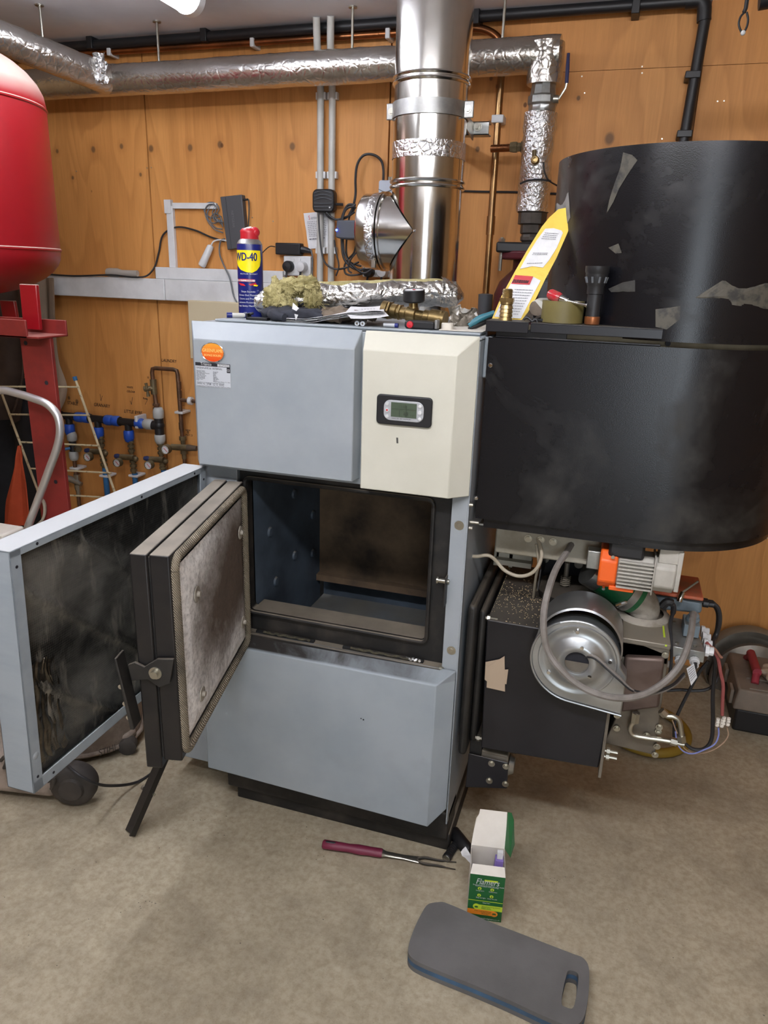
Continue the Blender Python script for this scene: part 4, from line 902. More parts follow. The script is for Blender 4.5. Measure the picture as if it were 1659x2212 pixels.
sm = N.ramp(N.noise(3.2, 5, .6), [(.58, 0.), (.75, .28)]); base = N.mix(sm, base, '#6E6E6C')
N.set(base=base, rough=.42, spec=.4)
build(m, 'lower_panel', N.m, BO, bevel=.002)
p = at(780, 1552, Y=F-.0005); m = MB(); m.cyl(p, p-V(0, .0006, 0), .0016, n=8); m.cyl(p+V(.006, 0, -.002), p+V(.006, -.0006, -.002), .002, n=8); build(m, 'paint_chip', 'ink', BO)
# plinth
m = MB(); m.box((L0+.03, 1.485, .045), (R0-.0, 1.58, .125)); m.box((L0+.05, 1.50, .0), (R0+.004, by1, .05)); m.box((L0+.02, 1.56, .05), (R0-.004, by1, .1))
build(m, 'plinth', 'soot', BO, bevel=.004)
# cast door frame and sooty ledge
ox0, ox1, oz0, oz1 = -.795, -.346, .592, .93; fy = 1.49
ring_o = [(-.815, .535), (-.302, .535), (-.302, 1.0), (-.815, 1.0)]
m = MB(); inn = rrect(ox0, ox1, oz0, oz1, .012, 4)
def ringplate(m, ins, x0, x1, z0, z1, y0, y1):
    """rectangular plate with a hole: built as strips between hole loop and outer rectangle"""
    cx, cz = (x0+x1)/2, (z0+z1)/2; out = []
    for x, z in ins:
        dx, dz = x-(ox0+ox1)/2, z-(oz0+oz1)/2; hx, hz2 = (ox1-ox0)/2, (oz1-oz0)/2
        if abs(dx)/hx > abs(dz)/hz2: out.append((x1 if dx > 0 else x0, z if abs(abs(dz)-hz2) > .02 else (z1 if dz > 0 else z0)))
        else: out.append((x if abs(abs(dx)-hx) > .02 else (x1 if dx > 0 else x0), z1 if dz > 0 else z0))
    n = len(ins); vs = [V(x, y0, z) for x, z in ins]+[V(x, y0, z) for x, z in out]+[V(x, y1, z) for x, z in ins]+[V(x, y1, z) for x, z in out]
    fs = []
    for i in range(n):
        j = (i+1) % n; fs += [(i, j, n+j, n+i), (2*n+i, 3*n+i, 3*n+j, 2*n+j), (i, 2*n+i, 2*n+j, j), (n+i, n+j, 3*n+j, 3*n+i)]
    m.add(vs, fs)
ringplate(m, inn, -.815, -.302, .535, 1.0, fy, fy+.025)
df = build(m, 'door_frame', 'soot', BO, ang=30)
m = MB(); rl = rrect(ox0-.004, ox1+.004, oz0-.004, oz1+.004, .014, 4); P = [V(x, fy-.008, z) for x, z in rl]; m.tube(P+[P[0]], .005, n=8); build(m, 'frame_lip', 'soot', df)
m = MB(); m.box((-.845, FB-.004, .530), (-.3, fy+.002, .5385)); ldg = build(m, 'ash_ledge', 'soot', BO, bevel=.002)
for (xa, xb2, mt) in ((-.775, -.62, 'wool'), (-.545, -.345, 'foil')):
    s_ = MB(); s_.tube([V(xa, 1.478, .5388), V((xa+xb2)/2, 1.477, .5388), V(xb2, 1.478, .5388)], .006, n=10); sl = build(s_, 'air_slot', mat('slot_dark', '#0A0A0A', .9) if xa < -.7 else bpy.data.materials['slot_dark'], ldg)
    mm = MB(); mm.tube([V(xa+.02+(xb2-xa-.03)*k/14, 1.474+.002*math.sin(k*2.1), .543+.0015*math.cos(k*3)) for k in range(15)], .0032, n=6, sm=2); build(mm, 'packing', mat('sooty_packing', '#4A4533', .9, c2='#2A2720', nscale=60) if xa < -.7 else bpy.data.materials['sooty_packing'], ldg)
mm = MB(); mm.tube([V(-.385+.004*k, 1.474+.003*math.sin(k*2.1), .5435+.002*math.cos(k*3)) for k in range(9)], .0036, n=6, sm=2); build(mm, 'foil_scrap', 'foiltape', ldg)
# firebox
m = MB(); fbk = 1.94; fz0 = .43
m.box((ox0-.006, fy+.02, fz0), (ox0, fbk, oz1+.02)); sidew = build(m, 'firebox_side', 'firewall', BO)
m = MB()
for y, z in ((1.60, .76), (1.75, .82), (1.75, .64), (1.63, .61), (1.88, .72), (1.88, .6)): m.lathe((ox0, y, z), (1, 0, 0), [(0, .006), (.011, .005), (.014, 0)], n=12)
build(m, 'rivet', 'firewall', sidew)
m = MB(); m.box((ox1+.0, fy+.02, fz0), (ox1+.006, fbk, oz1+.02)); m.box((ox0, fy+.02, oz1+.005), (ox1, fbk, oz1+.015)); build(m, 'firebox_shell', 'soot', BO)
m = MB(); m.box((ox0, fbk-.004, .52), (ox1, fbk, oz1+.02)); m.box((ox0, fbk-.03, .50), (ox1, fbk, .52)); build(m, 'firebox_back', 'fireback', BO)
m = MB(); m.box((ox0, fbk+.03, fz0), (ox1, fbk+.034, .52)); m.box((ox0, fy+.075, fz0-.01), (ox1, fbk+.034, fz0)); m.box((ox0, fbk, .52), (ox1, fbk+.034, .524)); build(m, 'firebox_floor', 'firewall', BO)
m = MB(); m.box((ox0, fy+.001, oz0-.03), (ox1, fy+.07, oz0-.002)); m.box((ox0, fy+.06, fz0), (ox1, fy+.07, oz0-.02)); build(m, 'firebox_sill', 'soot', BO, bevel=.003)
# latch keep on right
p = at(957, 1255, Y=fy-.02); m = MB(); m.cyl(p+V(-.012, 0, 0), p+V(.014, 0, 0), .0055, n=12); m.cyl(p+V(-.014, 0, 0), p+V(-.01, 0, 0), .008, n=12); build(m, 'latch_pin', 'zinc', df)
m = MB(); m.box((-.3005, 1.45, .70), (-.2985, 1.49, .77)); build(m, 'latch_plate', 'blackflat', df)
p = at(952, 1446, Y=F+.04); build(bolt(p, (0, -1, 0), .006, .008), 'bolt', 'zinc', df)
# badge
bc = (at(435, 758, Y=F)+at(486, 764, Y=F))/2; bw, bh = .0275, .0205
m = MB(); el = [V(bc.x+bw*math.cos(2*PI*k/40), F-.0005, bc.z+bh*math.sin(2*PI*k/40)) for k in range(40)]; m.prism(el, (0, -.002, 0)); bd = build(m, 'maker_badge', 'badge', BO, ang=60)
build(MB().tube([q+V(0, -.002, 0) for q in el]+[el[0]+V(0, -.002, 0)], .0011, n=6), 'badge_rim', 'chrome', bd)
m = MB(); text_mesh(m, 'GREENFLAME', (bc.x, F-.0027, bc.z+.0005), (1, 0, 0), (0, 0, 1), .0098, .0003, 'CENTER', squash=.84); text_mesh(m, 'BIOMASS BOILERS', (bc.x, F-.0027, bc.z-.0085), (1, 0, 0), (0, 0, 1), .0062, .0003, 'CENTER', squash=.86); build(m, 'badge_lettering', mat('pale_gold_print', '#F4CF7A', .5), bd, smooth=False)
# data plate
q = [at(423, 780, Y=F), at(498.5, 789, Y=F), at(498.5, 841, Y=F), at(424, 832, Y=F)]
x0, x1 = (q[0].x+q[3].x)/2, (q[1].x+q[2].x)/2; z1_, z0_ = (q[0].z+q[1].z)/2, (q[2].z+q[3].z)/2; Wd, Hd = x1-x0, z1_-z0_
q = [V(x0, F-.0006, z1_), V(x1, F-.0006, z1_), V(x1, F-.0006, z0_), V(x0, F-.0006, z0_)]
dp = build(MB().prism(q, (0, -.0004, 0)), 'data_plate', 'label', BO)
Q = lambda u, v, o=.0012: V(x0+Wd*u, F-o, z1_-Hd*v)
m = MB(); m.add([Q(0, 0), Q(1, 0), Q(1, .14), Q(0, .14)], [(0, 1, 2, 3)]); m.add([Q(.9, .14), Q(1, .14), Q(1, .36), Q(.9, .36)], [(0, 1, 2, 3)])
T2 = lambda s_, u, v, h, sq=1: text_mesh(m, s_, Q(u, v), (1, 0, 0), (0, 0, 1), h, .0002, squash=sq)
T2('GREENFLAME 66  INTERNAL', .02, .26, .0056, .92)
for i, (a, b2) in enumerate((('Nominal Output', '15-66 kW'), ('Operating Temp.', '55-85 C'), ('Max. Operating Pressure', '3 bar'), ('Maximum Draft', '20 Pa'), ('Boiler Flow Supply', 'Turned'), ('Water Capacity', '200 litres'), ('Electrical Supply', '230v 50Hz'), ('Boiler Class', 'Class 3'), ('Fuel', 'Wood Pellets ENplus TC 14961'))):
    T2(a, .02, .36+.05*i, .0034, .95); T2(b2, .5, .38+.05*i, .0034, .95)
T2('This appliance must be serviced by a competent person only', .02, .84, .0031, .9); T2('SERIAL No', .02, .91, .0046); T2('3708  12 12  0102', .3, .92, .0062, .95); T2('Manufactured by: TR Engineering Ltd, Thorncliffe, Chapeltown, Sheffield', .02, .985, .0031, .92)
build(m, 'plate_print', 'ink', dp, smooth=False)
m = MB(); m.add([Q(.64, .02, .0014), Q(.98, .02, .0014), Q(.98, .12, .0014), Q(.64, .12, .0014)], [(0, 1, 2, 3)]); text_mesh(m, 'Trianco', Q(.15, .11, .0013), (1, 0, 0), (0, 0, 1), .0088, .0003); text_mesh(m, 'CE', Q(.91, .3, .0013), (1, 0, 0), (0, 0, 1), .007, .0003, squash=.8); build(m, 'plate_print_white', 'white', dp, smooth=False)
m = MB(); text_mesh(m, 'BIOMASS', Q(.68, .105, .0016), (1, 0, 0), (0, 0, 1), .0062, .0003); build(m, 'plate_print_grey', 'greyink', dp, smooth=False)
# control display
q0, q1, q2, q3 = at(815, 852, Y=F), at(936, 857, Y=F), at(933, 923, Y=F), at(815, 915, Y=F)
x0, x1, z1_, z0_ = (q0.x+q3.x)/2, (q1.x+q2.x)/2, (q0.z+q1.z)/2, (q2.z+q3.z)/2
dpz = build(MB().prism([V(x, F-.0005, z) for x, z in rrect(x0, x1, z0_, z1_, .008)], (0, -.006, 0)), 'display_bezel', 'blackplastic', cp, bevel=.002)
cp_ = dpz
cx, cz = (x0+x1)/2, (z0_+z1_)/2; hw, hh = (x1-x0)/2, (z1_-z0_)/2
def sub(mb, name, mt, **k): return build(mb, name, mt, cp, **k)
sub(MB().prism([V(x, F-.0065, z) for x, z in rrect(cx-hw*.72, cx+hw*.72, cz-hh*.68, cz+hh*.68, .014, 6)], (0, -.002, 0)), 'display_fascia', 'silverplastic', bevel=.0008)
sub(MB().box((cx-hw*.45, F-.0092, cz-hh*.42), (cx+hw*.47, F-.0084, cz+hh*.55)), 'screen', 'screen')
m = MB(); text_mesh(m, '12:18', (cx-hw*.18, F-.0093, cz+hh*.2), (1, 0, 0), (0, 0, 1), .008, .0003); text_mesh(m, '49', (cx-hw*.0, F-.0093, cz-hh*.3), (1, 0, 0), (0, 0, 1), .011, .0003)
for u in (-.15, .1): m.box((cx+hw*u, F-.0096, cz-hh*.35), (cx+hw*u+.0008, F-.0094, cz+hh*.1))
m.box((cx-hw*.4, F-.0096, cz+hh*.12), (cx+hw*.42, F-.0094, cz+hh*.14)); sub(m, 'screen_digits', 'dimscreen', smooth=False)
m = MB(); text_mesh(m, 'MENU OK  SET  COMFORT', (cx-hw*.42, F-.0093, cz-hh*.56), (1, 0, 0), (0, 0, 1), .0035, .0003); sub(m, 'fascia_lettering', 'ink', smooth=False)
for s_ in (-1, 1):
    for k, dz in enumerate((.42, 0, -.42)):
        b_ = MB().cyl((cx+s_*hw*.59, F-.0083, cz+hh*dz), (cx+s_*hw*.59, F-.0105, cz+hh*dz), .0042 if k == 1 else .0034, n=16); sub(b_, 'button', 'white')
sub(MB().cyl((cx-hw*.59, F-.0104, cz), (cx-hw*.59, F-.0109, cz), .002, n=14), 'button_mark', 'redplastic')
# marks on cream panel
m = MB(); p = at(856, 945, Y=F); m.grid(lambda u, v: V(p.x+u*.004+v*.001, F-.0004, p.z-v*.012), 2, 2); build(m, 'scuff', 'dustmark', cp)
# ---------------- outer insulated door (open) ----------------
OD = 'outer_door'
ox = -.888; oy0, oy1, z0, z1 = .862, 1.462, .486, .957; th = .06; lp = .024
N = NT('grey_door_paint_lit_top'); a = N.noise(7, 6, .6, N.mapping((.6, 3, 3)))
N.set(base=N.mix(N.math('MULTIPLY', N.math('MULTIPLY_ADD', N.up(), 3, -2, clamp=True), .75), N.mix(N.ramp(a, [(.4, 0.), (.7, 1.)]), '#979FA4', '#8B949A'), '#C7CBCB'), rough=.42)  # upward faces coloured paler, standing in for ceiling lamp light on the door top
lean = -.04
XD = Matrix(((1, 0, -lean, lean*z1), (0, 1, 0, 0), (0, 0, 1, 0), (0, 0, 0, 1)))
m = MB(XD)
m.box((ox-th, oy0, z0), (ox-th+.003, oy1, z1)); m.box((ox-th, oy0, z1-.003), (ox, oy1, z1)); m.box((ox-th, oy0, z0), (ox, oy1, z0+.003)); m.box((ox-th, oy0, z0), (ox, oy0+.003, z1)); m.box((ox-th, oy1-.003, z0), (ox, oy1, z1))
m.box((ox-.003, oy0, z0), (ox, oy0+lp, z1)); m.box((ox-.003, oy1-lp, z0), (ox, oy1, z1)); m.box((ox-.003, oy0, z1-lp*.55), (ox, oy1, z1)); m.box((ox-.003, oy0, z0), (ox, oy1, z0+lp))
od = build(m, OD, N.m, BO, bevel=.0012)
def liner(u, v):
    y = oy0+lp*.8+(oy1-oy0-2*lp*.8)*u; z = z0+lp*.8+(z1-z0-lp*1.3)*v; e = min(u, 1-u, v, 1-v)*8
    d = .006+.007*noise.noise(V(y*6, z*6, 3))+.004*noise.noise(V(y*18, z*18, 1)); d *= min(1, e)
    # sagging creases running diagonally
    s_ = (y-oy0)*.8-(z1-z)*.9; d += .010*math.exp(-((s_+.05)/.009)**2)+.009*math.exp(-((s_-.10)/.008)**2)+.008*math.exp(-((s_+.21)/.007)**2)
    return XD @ V(ox-.012+d, y, z)
build(MB().grid(liner, 90, 60), 'foil_liner', 'liner', od, ang=80)
def torn(u, v):
    y = oy0+lp+.004+.075*u*(1-.25*v); z = z0+.045+.20*v; w = .55+.45*math.sin(v*3); 
    return XD @ V(ox-.006+.006*abs(noise.noise(V(u*4, v*2, 9)))+.0025*noise.noise(V(u*16, v*5, 2)), y+.022*noise.noise(V(v*3, 0, 1)), z+.02*noise.noise(V(u*3, 0, 5)))
build(MB().grid(torn, 30, 44), 'torn_foil_patch', foil('dull_torn_foil', '#7E786E', .3, 20, .5, .005, dark='#35322E', darkfac=.8), od, ang=80)
m = MB(XD)
for y, z in ((oy0+.012, z1-.03), (oy0+.012, z0+.03), (oy0+.05, z0+.011), (oy0+.06, z1-.006), (oy0+.35, z1-.006), (oy1-.05, z1-.006), (oy1-.011, z1-.03)): m.cyl((ox-.001, y, z), (ox+.0006, y, z), .0028, n=10)
build(m, 'fixing_hole', 'ink', od, smooth=False)
p = XD @ V(ox, oy0+.012, z0+.075); build(MB().lathe(p, (1, 0, 0), [(0, .0015), (.004, .0015), (.007, 0)], n=14), 'rivet', 'grey', od)
# ---------------- inner firebox door (open) ----------------
H = V(-.792, 1.462, 0); uu = V(.104, -.457, 0).normalized(); nn = V(uu.y, -uu.x, 0)   # nn: towards outer face (left)
XI = Matrix(((uu.x, nn.x, 0, H.x), (uu.y, nn.y, 0, H.y), (0, 0, 1, 0), (0, 0, 0, 1)))
Wd = .474; dz0, dz1 = .515, .93
m = MB(XI); m.box((0, .0, dz0), (Wd, .036, dz1)); MT['doortop2'] = mat('black_door_dusty_top', '#141315', .42, c2='#221F1D', nscale=8, dust='#8E867A', dustamt=1.1); idr = build(m, 'inner_door', MT['doortop2'], BO, bevel=.003)
MTd = MT['doortop']
m = MB(XI); m.box((-.005, .039, dz0-.018), (Wd+.002, .07, dz1+.001)); build(m, 'outer_shell', MT['doortop2'], idr, bevel=.003)
m = MB(XI); m.box((0, .036, dz0+.004), (Wd-.004, .039, dz1-.006)); build(m, 'spacer', 'soot', idr)
MT['blackflat'].name
m = MB(XI); ins = .026
def lining(u, v):
    x = ins+.004+(Wd-2*ins-.008)*u; z = dz0+ins+.004+(dz1-dz0-2*ins-.008)*v; e = min(1, min(u, 1-u, v, 1-v)*14)
    return XI @ V(x, -.002-.006*e-.0018*noise.noise(V(x*14, z*14, 4))*e-.0008*noise.noise(V(x*70, z*70, 4)), z)
build(MB().grid(lining, 60, 56), 'refractory_lining', 'lining', idr, ang=80)
P = [XI @ V(x, -.003, z) for x, z in rrect(ins*.45, Wd-ins*.45, dz0+ins*.45, dz1-ins*.45, .02, 5)]
build(MB().tube(P+[P[0]], .0088, n=12), 'rope_seal', 'rope', idr)
for x, z in ((Wd-.10, dz1-.115), (Wd-.10, dz0+.085), (.07, dz1-.1), (.07, dz0+.09)):
    c = XI @ V(x, -.009, z); build(MB().lathe(c, -nn, [(0, .008), (.005, .008), (.006, .002), (.015, .002), (.016, 0)], n=14), 'lining_bolt', 'dustyiron', idr)
# latch at the free edge
def xi(x, y, z): return XI @ V(x, y, z)
zc4 = at(318, 1437, Y=1.0).z
m = MB(XI); 
poly = [(Wd+.004, -.0, zc4+.03), (Wd+.004, .03, zc4+.028), (Wd+.004, .055, zc4+.01), (Wd+.004, .072, zc4+.018), (Wd+.004, .085, zc4+.012), (Wd+.004, .08, zc4-.02), (Wd+.004, .05, zc4-.015), (Wd+.004, .03, zc4-.03), (Wd+.004, .01, zc4-.02)]
lt = build(m.prism(poly, (.006, 0, 0)), 'latch_bracket', 'blackflat', idr, bevel=.001)
m = MB(XI); m.hexa([(Wd-.012, .078, zc4-.115), (Wd+.022, .078, zc4-.115), (Wd+.022, .086, zc4-.115), (Wd-.012, .086, zc4-.115), (Wd-.012, .100, zc4+.03), (Wd+.022, .100, zc4+.03), (Wd+.022, .104, zc4+.03), (Wd-.012, .104, zc4+.03)])
hd = build(m, 'latch_handle', 'blackflat', idr, bevel=.0015)
build(MB().lathe(xi(Wd+.008, .035, zc4), uu, [(0, 0), (.012, 0), (.012, .004), (.007, .004), (.007, .012), (.0, .012)], n=18), 'pivot_bolt', 'zinc', idr)
m = MB()
for k in (.15, .45, .7):
    c = xi(Wd+.006, .0995-.016*k*1.1, zc4-.115*k-.01); m.lathe(c+uu*.012, uu, [(0, 0), (.005, 0), (.005, .003), (0, .003)], n=10)
build(m, 'handle_screw', 'chrome', idr)
# ---------------- pellet hopper: drum, wrap-round panel, ledge ----------------
HX, HY, HR = .1076, 1.779, .279
HF = 1.5
T = thing('pellet_hopper', 'big black round-topped fuel hopper bolted to the right side of the boiler', 'fuel hopper', (HX, HY, .9))
N = NT('black_drum_paint'); n1 = N.noise(3.0, 7, .62, None, .5); n2 = N.noise(11, 6, .65); n3 = N.noise(520, 2, .5)
dust = N.math('MULTIPLY', N.ramp(n1, [(.5, 0.), (.68, 1.)]), N.ramp(n2, [(.4, .15), (.62, 1.)]))
N.set(base=N.mix(N.math('MULTIPLY', dust, .3), '#0D0D11', '#5A574F'), rough=N.math('MULTIPLY_ADD', dust, .35, .27), spec=.4); N.bump(n3, .22, .0006); MT['drum'] = N.m
NA = 56
ZL0, ZL1 = .9, 1.283
def wrap(z0, z1, xa, r, y0=None, thick=.003, xend=None):
    y = HY-r; P = [V(xa, y, z0), V(HX-.12, y, z0)]+[V(HX+r*math.sin(R(a)), HY-r*math.cos(R(a)), z0) for a in range(0, 181, 4)]+[V(HX-.2, HY+r, z0)]
    m = MB(); n = len(P); m.add(P+[p+V(0, 0, z1-z0) for p in P], [(i, i+1, n+i+1, n+i) for i in range(n-1)]); return m
build(wrap(1.293, 1.634, HX, HR) if False else MB().lathe((HX, HY, 1.293), (0, 0, 1), [(HR-.003, 0), (HR, 0), (HR, .3405), (HR-.003, .3405), (HR-.003, 0)], n=120), 'drum', 'drum', T, ang=40)
wp = build(wrap(ZL0, ZL1, -.252, HR), 'wrap_panel', 'drum', T, solid=.003, ang=40)
build(wrap(ZL0-.022, ZL0+.01, -.235, HR-.012), 'lower_skirt', 'drum', T, solid=.003, ang=40)
m = MB(); m.lathe((HX, HY, ZL0-.026), (0, 0, 1), [(HR-.016, 0), (HR-.011, 0), (HR-.011, .004), (HR-.016, .004)], n=26, a0=R(-200) if False else -PI*.62, a1=-PI*.28); build(m, 'bright_lip', 'white', T)
m = MB(); m.box((-.245, HY-HR+.014, ZL0-.02), (HX, HY+HR-.02, ZL0-.017)); m.lathe((HX, HY, ZL0-.0195), (0, 0, 1), [(0, 0), (HR-.016, 0), (HR-.016, .0025), (0, .0025)], n=60); build(m, 'floor_plate', 'galv', T)
# cream seal strip between ledge and panel, and ledge
m = MB(); m.lathe((HX, HY, 1.262), (0, 0, 1), [(HR-.02, 0), (HR-.02, .05)], n=80); m.box((-.23, HF+.02, 1.262), (HX, HF+.024, 1.31)); build(m, 'seal_strip', mat('cream_seal', '#8F8670', .8, c2='#6F6653', nscale=12), T)
m = MB(); m.box((-.17, HF-.006, 1.297), (.075, HF-.002, 1.315)); m.box((-.17, HF-.006, 1.3125), (.075, HY, 1.3155)); m.box((-.17, HY-.05, 1.3125), (HX, HY+HR, 1.3155))
build(m, 'ledge', 'black', T, bevel=.001)
m = MB(); m.box((-.258, HF-.008, 1.295), (-.174, HF-.004, 1.316)); m.box((-.258, HF-.008, 1.3135), (-.174, HY+HR, 1.3165)); m.box((-.258, HF-.004, 1.284), (-.254, HF+.2, 1.316)); m.box((-.24, HF+.012, 1.272), (-.10, HF+.016, 1.3)); build(m, 'corner_cap', 'black', T, bevel=.001)
m = MB(); m.box((-.24, HF+.008, 1.283), (.075, HF+.03, 1.2865)); build(m, 'upper_flange', 'black', T, bevel=.001)
for px, py in ((1059, 789), (1028, 1076)):
    p = at(px, py, Y=HF-.003); build(MB().lathe(p, (0, -1, 0), [(0, .003), (.003, .0028), (.0048, .0012), (.005, 0)], n=16), 'screw', 'chrome', wp)
p = at(1443, 742, Y=HF+.018); build(MB().cyl(p, p-V(0, .002, 0), .005, n=12), 'screw', 'ink', T)
# old tape residue on the drum, each patch following the curve
def onwall(px, py, r=HR+.0008):
    d = at(px, py, Y=3)-CAM; a = d.x*d.x+d.y*d.y; b = -2*(d.x*HX+d.y*HY); c = HX*HX+HY*HY-r*r; k = (-b-math.sqrt(max(0, b*b-4*a*c)))/2/a
    return CAM+d*k
def patch(poly, mt, name='tape_residue', flat=False, parent=T):
    # fan-fill with subdivision so it bends with the surface
    cx = sum(p[0] for p in poly)/len(poly); cy = sum(p[1] for p in poly)/len(poly); K = 8; vs = []; fs = []; n = len(poly)
    for j in range(K+1):
        for p in poly: vs.append((cx+(p[0]-cx)*j/K, cy+(p[1]-cy)*j/K))
    P = [onwall(*v) if not flat else at(v[0], v[1], Y=HF-.0028) for v in vs]
    fs = [(j*n+i, j*n+(i+1) % n, (j+1)*n+(i+1) % n, (j+1)*n+i) for j in range(K) for i in range(n)]
    m = MB(); m.add(P, fs); build(m, name, mt, parent, smooth=False)
patch([(1346, 329), (1366, 335), (1377, 346), (1366, 362), (1354, 380), (1338, 406), (1325, 436), (1310, 462), (1316, 432), (1326, 400), (1340, 362)], 'tapemark')
patch([(1314, 535), (1336, 526), (1343, 546), (1330, 548)], 'tapemark'); patch([(1314, 624), (1345, 610), (1372, 605), (1372, 630), (1320, 631)], 'dustmark')
patch([(1502, 643), (1560, 606), (1659, 612), (1659, 668), (1590, 660)], 'tapemark'); patch([(1416, 668), (1450, 664), (1470, 660), (1468, 690), (1440, 712), (1416, 706)], 'tapemark')
patch([(1202, 440), (1228, 415), (1232, 470), (1216, 500), (1199, 520)], mat('grey_filler_smear', '#7C7A77', .6, c2='#4B4A4A', nscale=18), 'filler_smear')
# auger tube housing seen below the hopper
m = MB(); a, b = pbox(1070, 1128, 1290, 1200, 1.6, 1.72); m.box((a[0], 1.6, a[2]-.01), (b[0]+.03, 1.78, .878)); build(m, 'chute_casing', mat('dirty_white_steel', '#A49F90', .6, c2='#857E6D', nscale=10), T, bevel=.004)
for px, py in ((1141, 1163), (1168, 1166), (1195, 1170)): build(bolt(at(px, py, Y=1.6), (0, -1, 0), .006, .005), 'bolt', 'zinc', T)
# ---------------- burner ----------------
B = thing('pellet_burner', 'black pellet burner with silver blower fixed to the right side of the boiler', 'burner', (-.03, 1.65, .33))
h0, h1 = V(-.212, 1.5, .345), V(.068, 1.86, .665)
m = MB(); m.hexa([(-.198, 1.5, .325), (.072, 1.5, .338), (.072, 1.86, .338), (-.198, 1.86, .325), (-.209, 1.5, .663), (.086, 1.5, .663), (.086, 1.86, .663), (-.209, 1.86, .663)])
build(m, 'burner_housing', 'black', B, bevel=.003)
m = MB(); m.box((-.252, 1.49, .3), (-.232, 1.93, .695)); build(m, 'flange_plate', 'blackflat', B, bevel=.008)
m = MB(); m.box((-.230, 1.515, .325), (-.214, 1.9, .675)); build(m, 'flange_plate', 'blackflat', B, bevel=.008)
m = MB(); m.box((.074, 1.497, .315), (.081, 1.86, .62)); build(m, 'end_flange', 'duststeel', B, bevel=.001)
for (p, d) in ((V(-.214, 1.512, .662), (1, 0, 0)), (V(-.214, 1.505, .348), (1, 0, 0)), (V(.081, 1.505, .37), (1, 0, 0)), (V(.081, 1.505, .385), (1, 0, 0))):
    m = MB(); m.cyl(p, p+V(*d)*.028, .0035, n=10); m.cyl(p+V(*d)*.004, p+V(*d)*.011, .008, n=6); build(m, 'stud_bolt', 'zinc', B)
# tape patch on housing
m = MB()
for k, pl_ in enumerate(([(1049, 1430), (1079, 1424), (1077, 1475), (1060, 1478), (1047, 1468)], [(1052, 1450), (1098, 1446), (1094, 1478), (1051, 1470)], [(1054, 1440), (1090, 1417), (1091, 1494), (1051, 1485)])):
    m.add([at(x, y, Y=1.4965-.0006*k) for x, y in pl_], [tuple(range(len(pl_)))])
build(m, 'masking_tape', 'brownpaper', B, solid=.0004, smooth=False)
# spilled pellets dust on top of the housing
def scatter(name, label, cnt, fn, s, mt, parent=None):
    m = MB()
    for i in range(cnt):
        p = fn(); a = random.uniform(0, PI); d = V(math.cos(a), math.sin(a), 0)*s*random.uniform(.3, .9); m.cyl(p+V(0, 0, s*.5)-d, p+V(0, 0, s*.5)+d, s*.5, n=5)
    o = top(m, name, mt, label, 'crumbs'); o['kind'] = 'stuff'; return o
def fn():
    while True:
        x = min(.04, max(-.205, random.gauss(-.14, .05))); y = min(1.85, max(1.505, random.gauss(1.66, .08)))
        if not (x > -.1 and y > 1.60): return V(x, y, .664)
scatter('pellet_crumbs', 'pale wood pellet crumbs scattered on top of the black burner housing', 420, fn, .0012, 'pellet')
# yoke frame on top
m = MB(); m.box((-.115, 1.78, .664), (.055, 1.786, .84)); m.prism([V(-.115, 1.62, .7), V(-.115, 1.78, .7), V(-.115, 1.78, .84), V(-.115, 1.755, .84)], (.004, 0, 0)); m.prism([V(.045, 1.62, .68), V(.045, 1.78, .68), V(.045, 1.78, .84), V(.045, 1.755, .84)], (.004, 0, 0)); build(m, 'yoke_frame', 'black', B, bevel=.001)
m = MB(); m.lathe((-.03, 1.70, .664), (0, 0, 1), [(0, 0), (.085, 0), (.092, .018), (.092, .024), (0, .024)], n=40); build(m, 'hatch_plate', 'blackflat', B, bevel=.001)
m = MB(); m.cyl((-.055, 1.7, .688), (-.055, 1.7, .75), .006, n=12); build(m, 'stud', 'duststeel', B)
m = MB(); pth = [V(-.055+.011*math.cos(k*.7), 1.7+.011*math.sin(k*.7), .69+.00055*k) for k in range(46)]; m.tube(pth, .0018, n=6); build(m, 'spring', 'duststeel', B)
m = MB(); a, b = pbox(1072, 1180, 1150, 1212, 1.74, 1.76); m.box(a, b); a, b = pbox(1068, 1213, 1148, 1224, 1.72, 1.76); m.box(a, b); build(m, 'slotted_plate', mat('bare_dusty_plate', '#B5AF9F', .6), B, bevel=.001)
p = at(1108, 1192, Y=1.7395); build(MB().cyl(p, p-V(0, .001, 0), .0045, n=12), 'plate_hole', 'ink', B)
for px, py in ((1177, 1207), (1250, 1219)): build(bolt(at(px, py, Y=1.779), (0, -1, 0), .007, .006), 'bolt', 'zinc', B)
m = MB(); m.box((-.238, 1.74, .70), (-.225, 1.8, .89)); m.box((-.2, 1.74, .70), (-.19, 1.8, .89)); build(m, 'side_bracket', mat('dirty_white_bracket', '#9C9788', .6), B, bevel=.001)
# blower
fc = at(1247, 1422, Y=1.47); fr = .092
N = NT('spun_galvanised'); N.set(base=N.mix(N.ramp(N.noise(8, 5), [(.4, 0.), (.65, 1.)]), '#B4B7B8', '#9FA2A3'), rough=.34, metal=.85); MT['fan'] = N.m
def scroll(a):  # growing radius from top-left round to the outlet
    return fr*(.98+.0*a)+.016*((a % 360)/360)
m = MB(); Y0, Y1 = 1.46, 1.497+.03; P = []
for a in range(70, 271, 6): P.append((fc.x+fr*(1+.10*(a-70)/200)*math.cos(R(a)), fc.z+fr*(1+.10*(a-70)/200)*math.sin(R(a))))
P += [(fc.x+.105, fc.z-.112), (fc.x+.105, fc.z-.02)]
for a in range(0, 70, 6): P.append((fc.x+fr*.98*math.cos(R(a)), fc.z+fr*.98*math.sin(R(a))))
Y1 = 1.4985
m.prism([V(x, Y0, z) for x, z in P], (0, .038, 0)); fan = build(m, 'blower_housing', 'fan', B, bevel=.003)
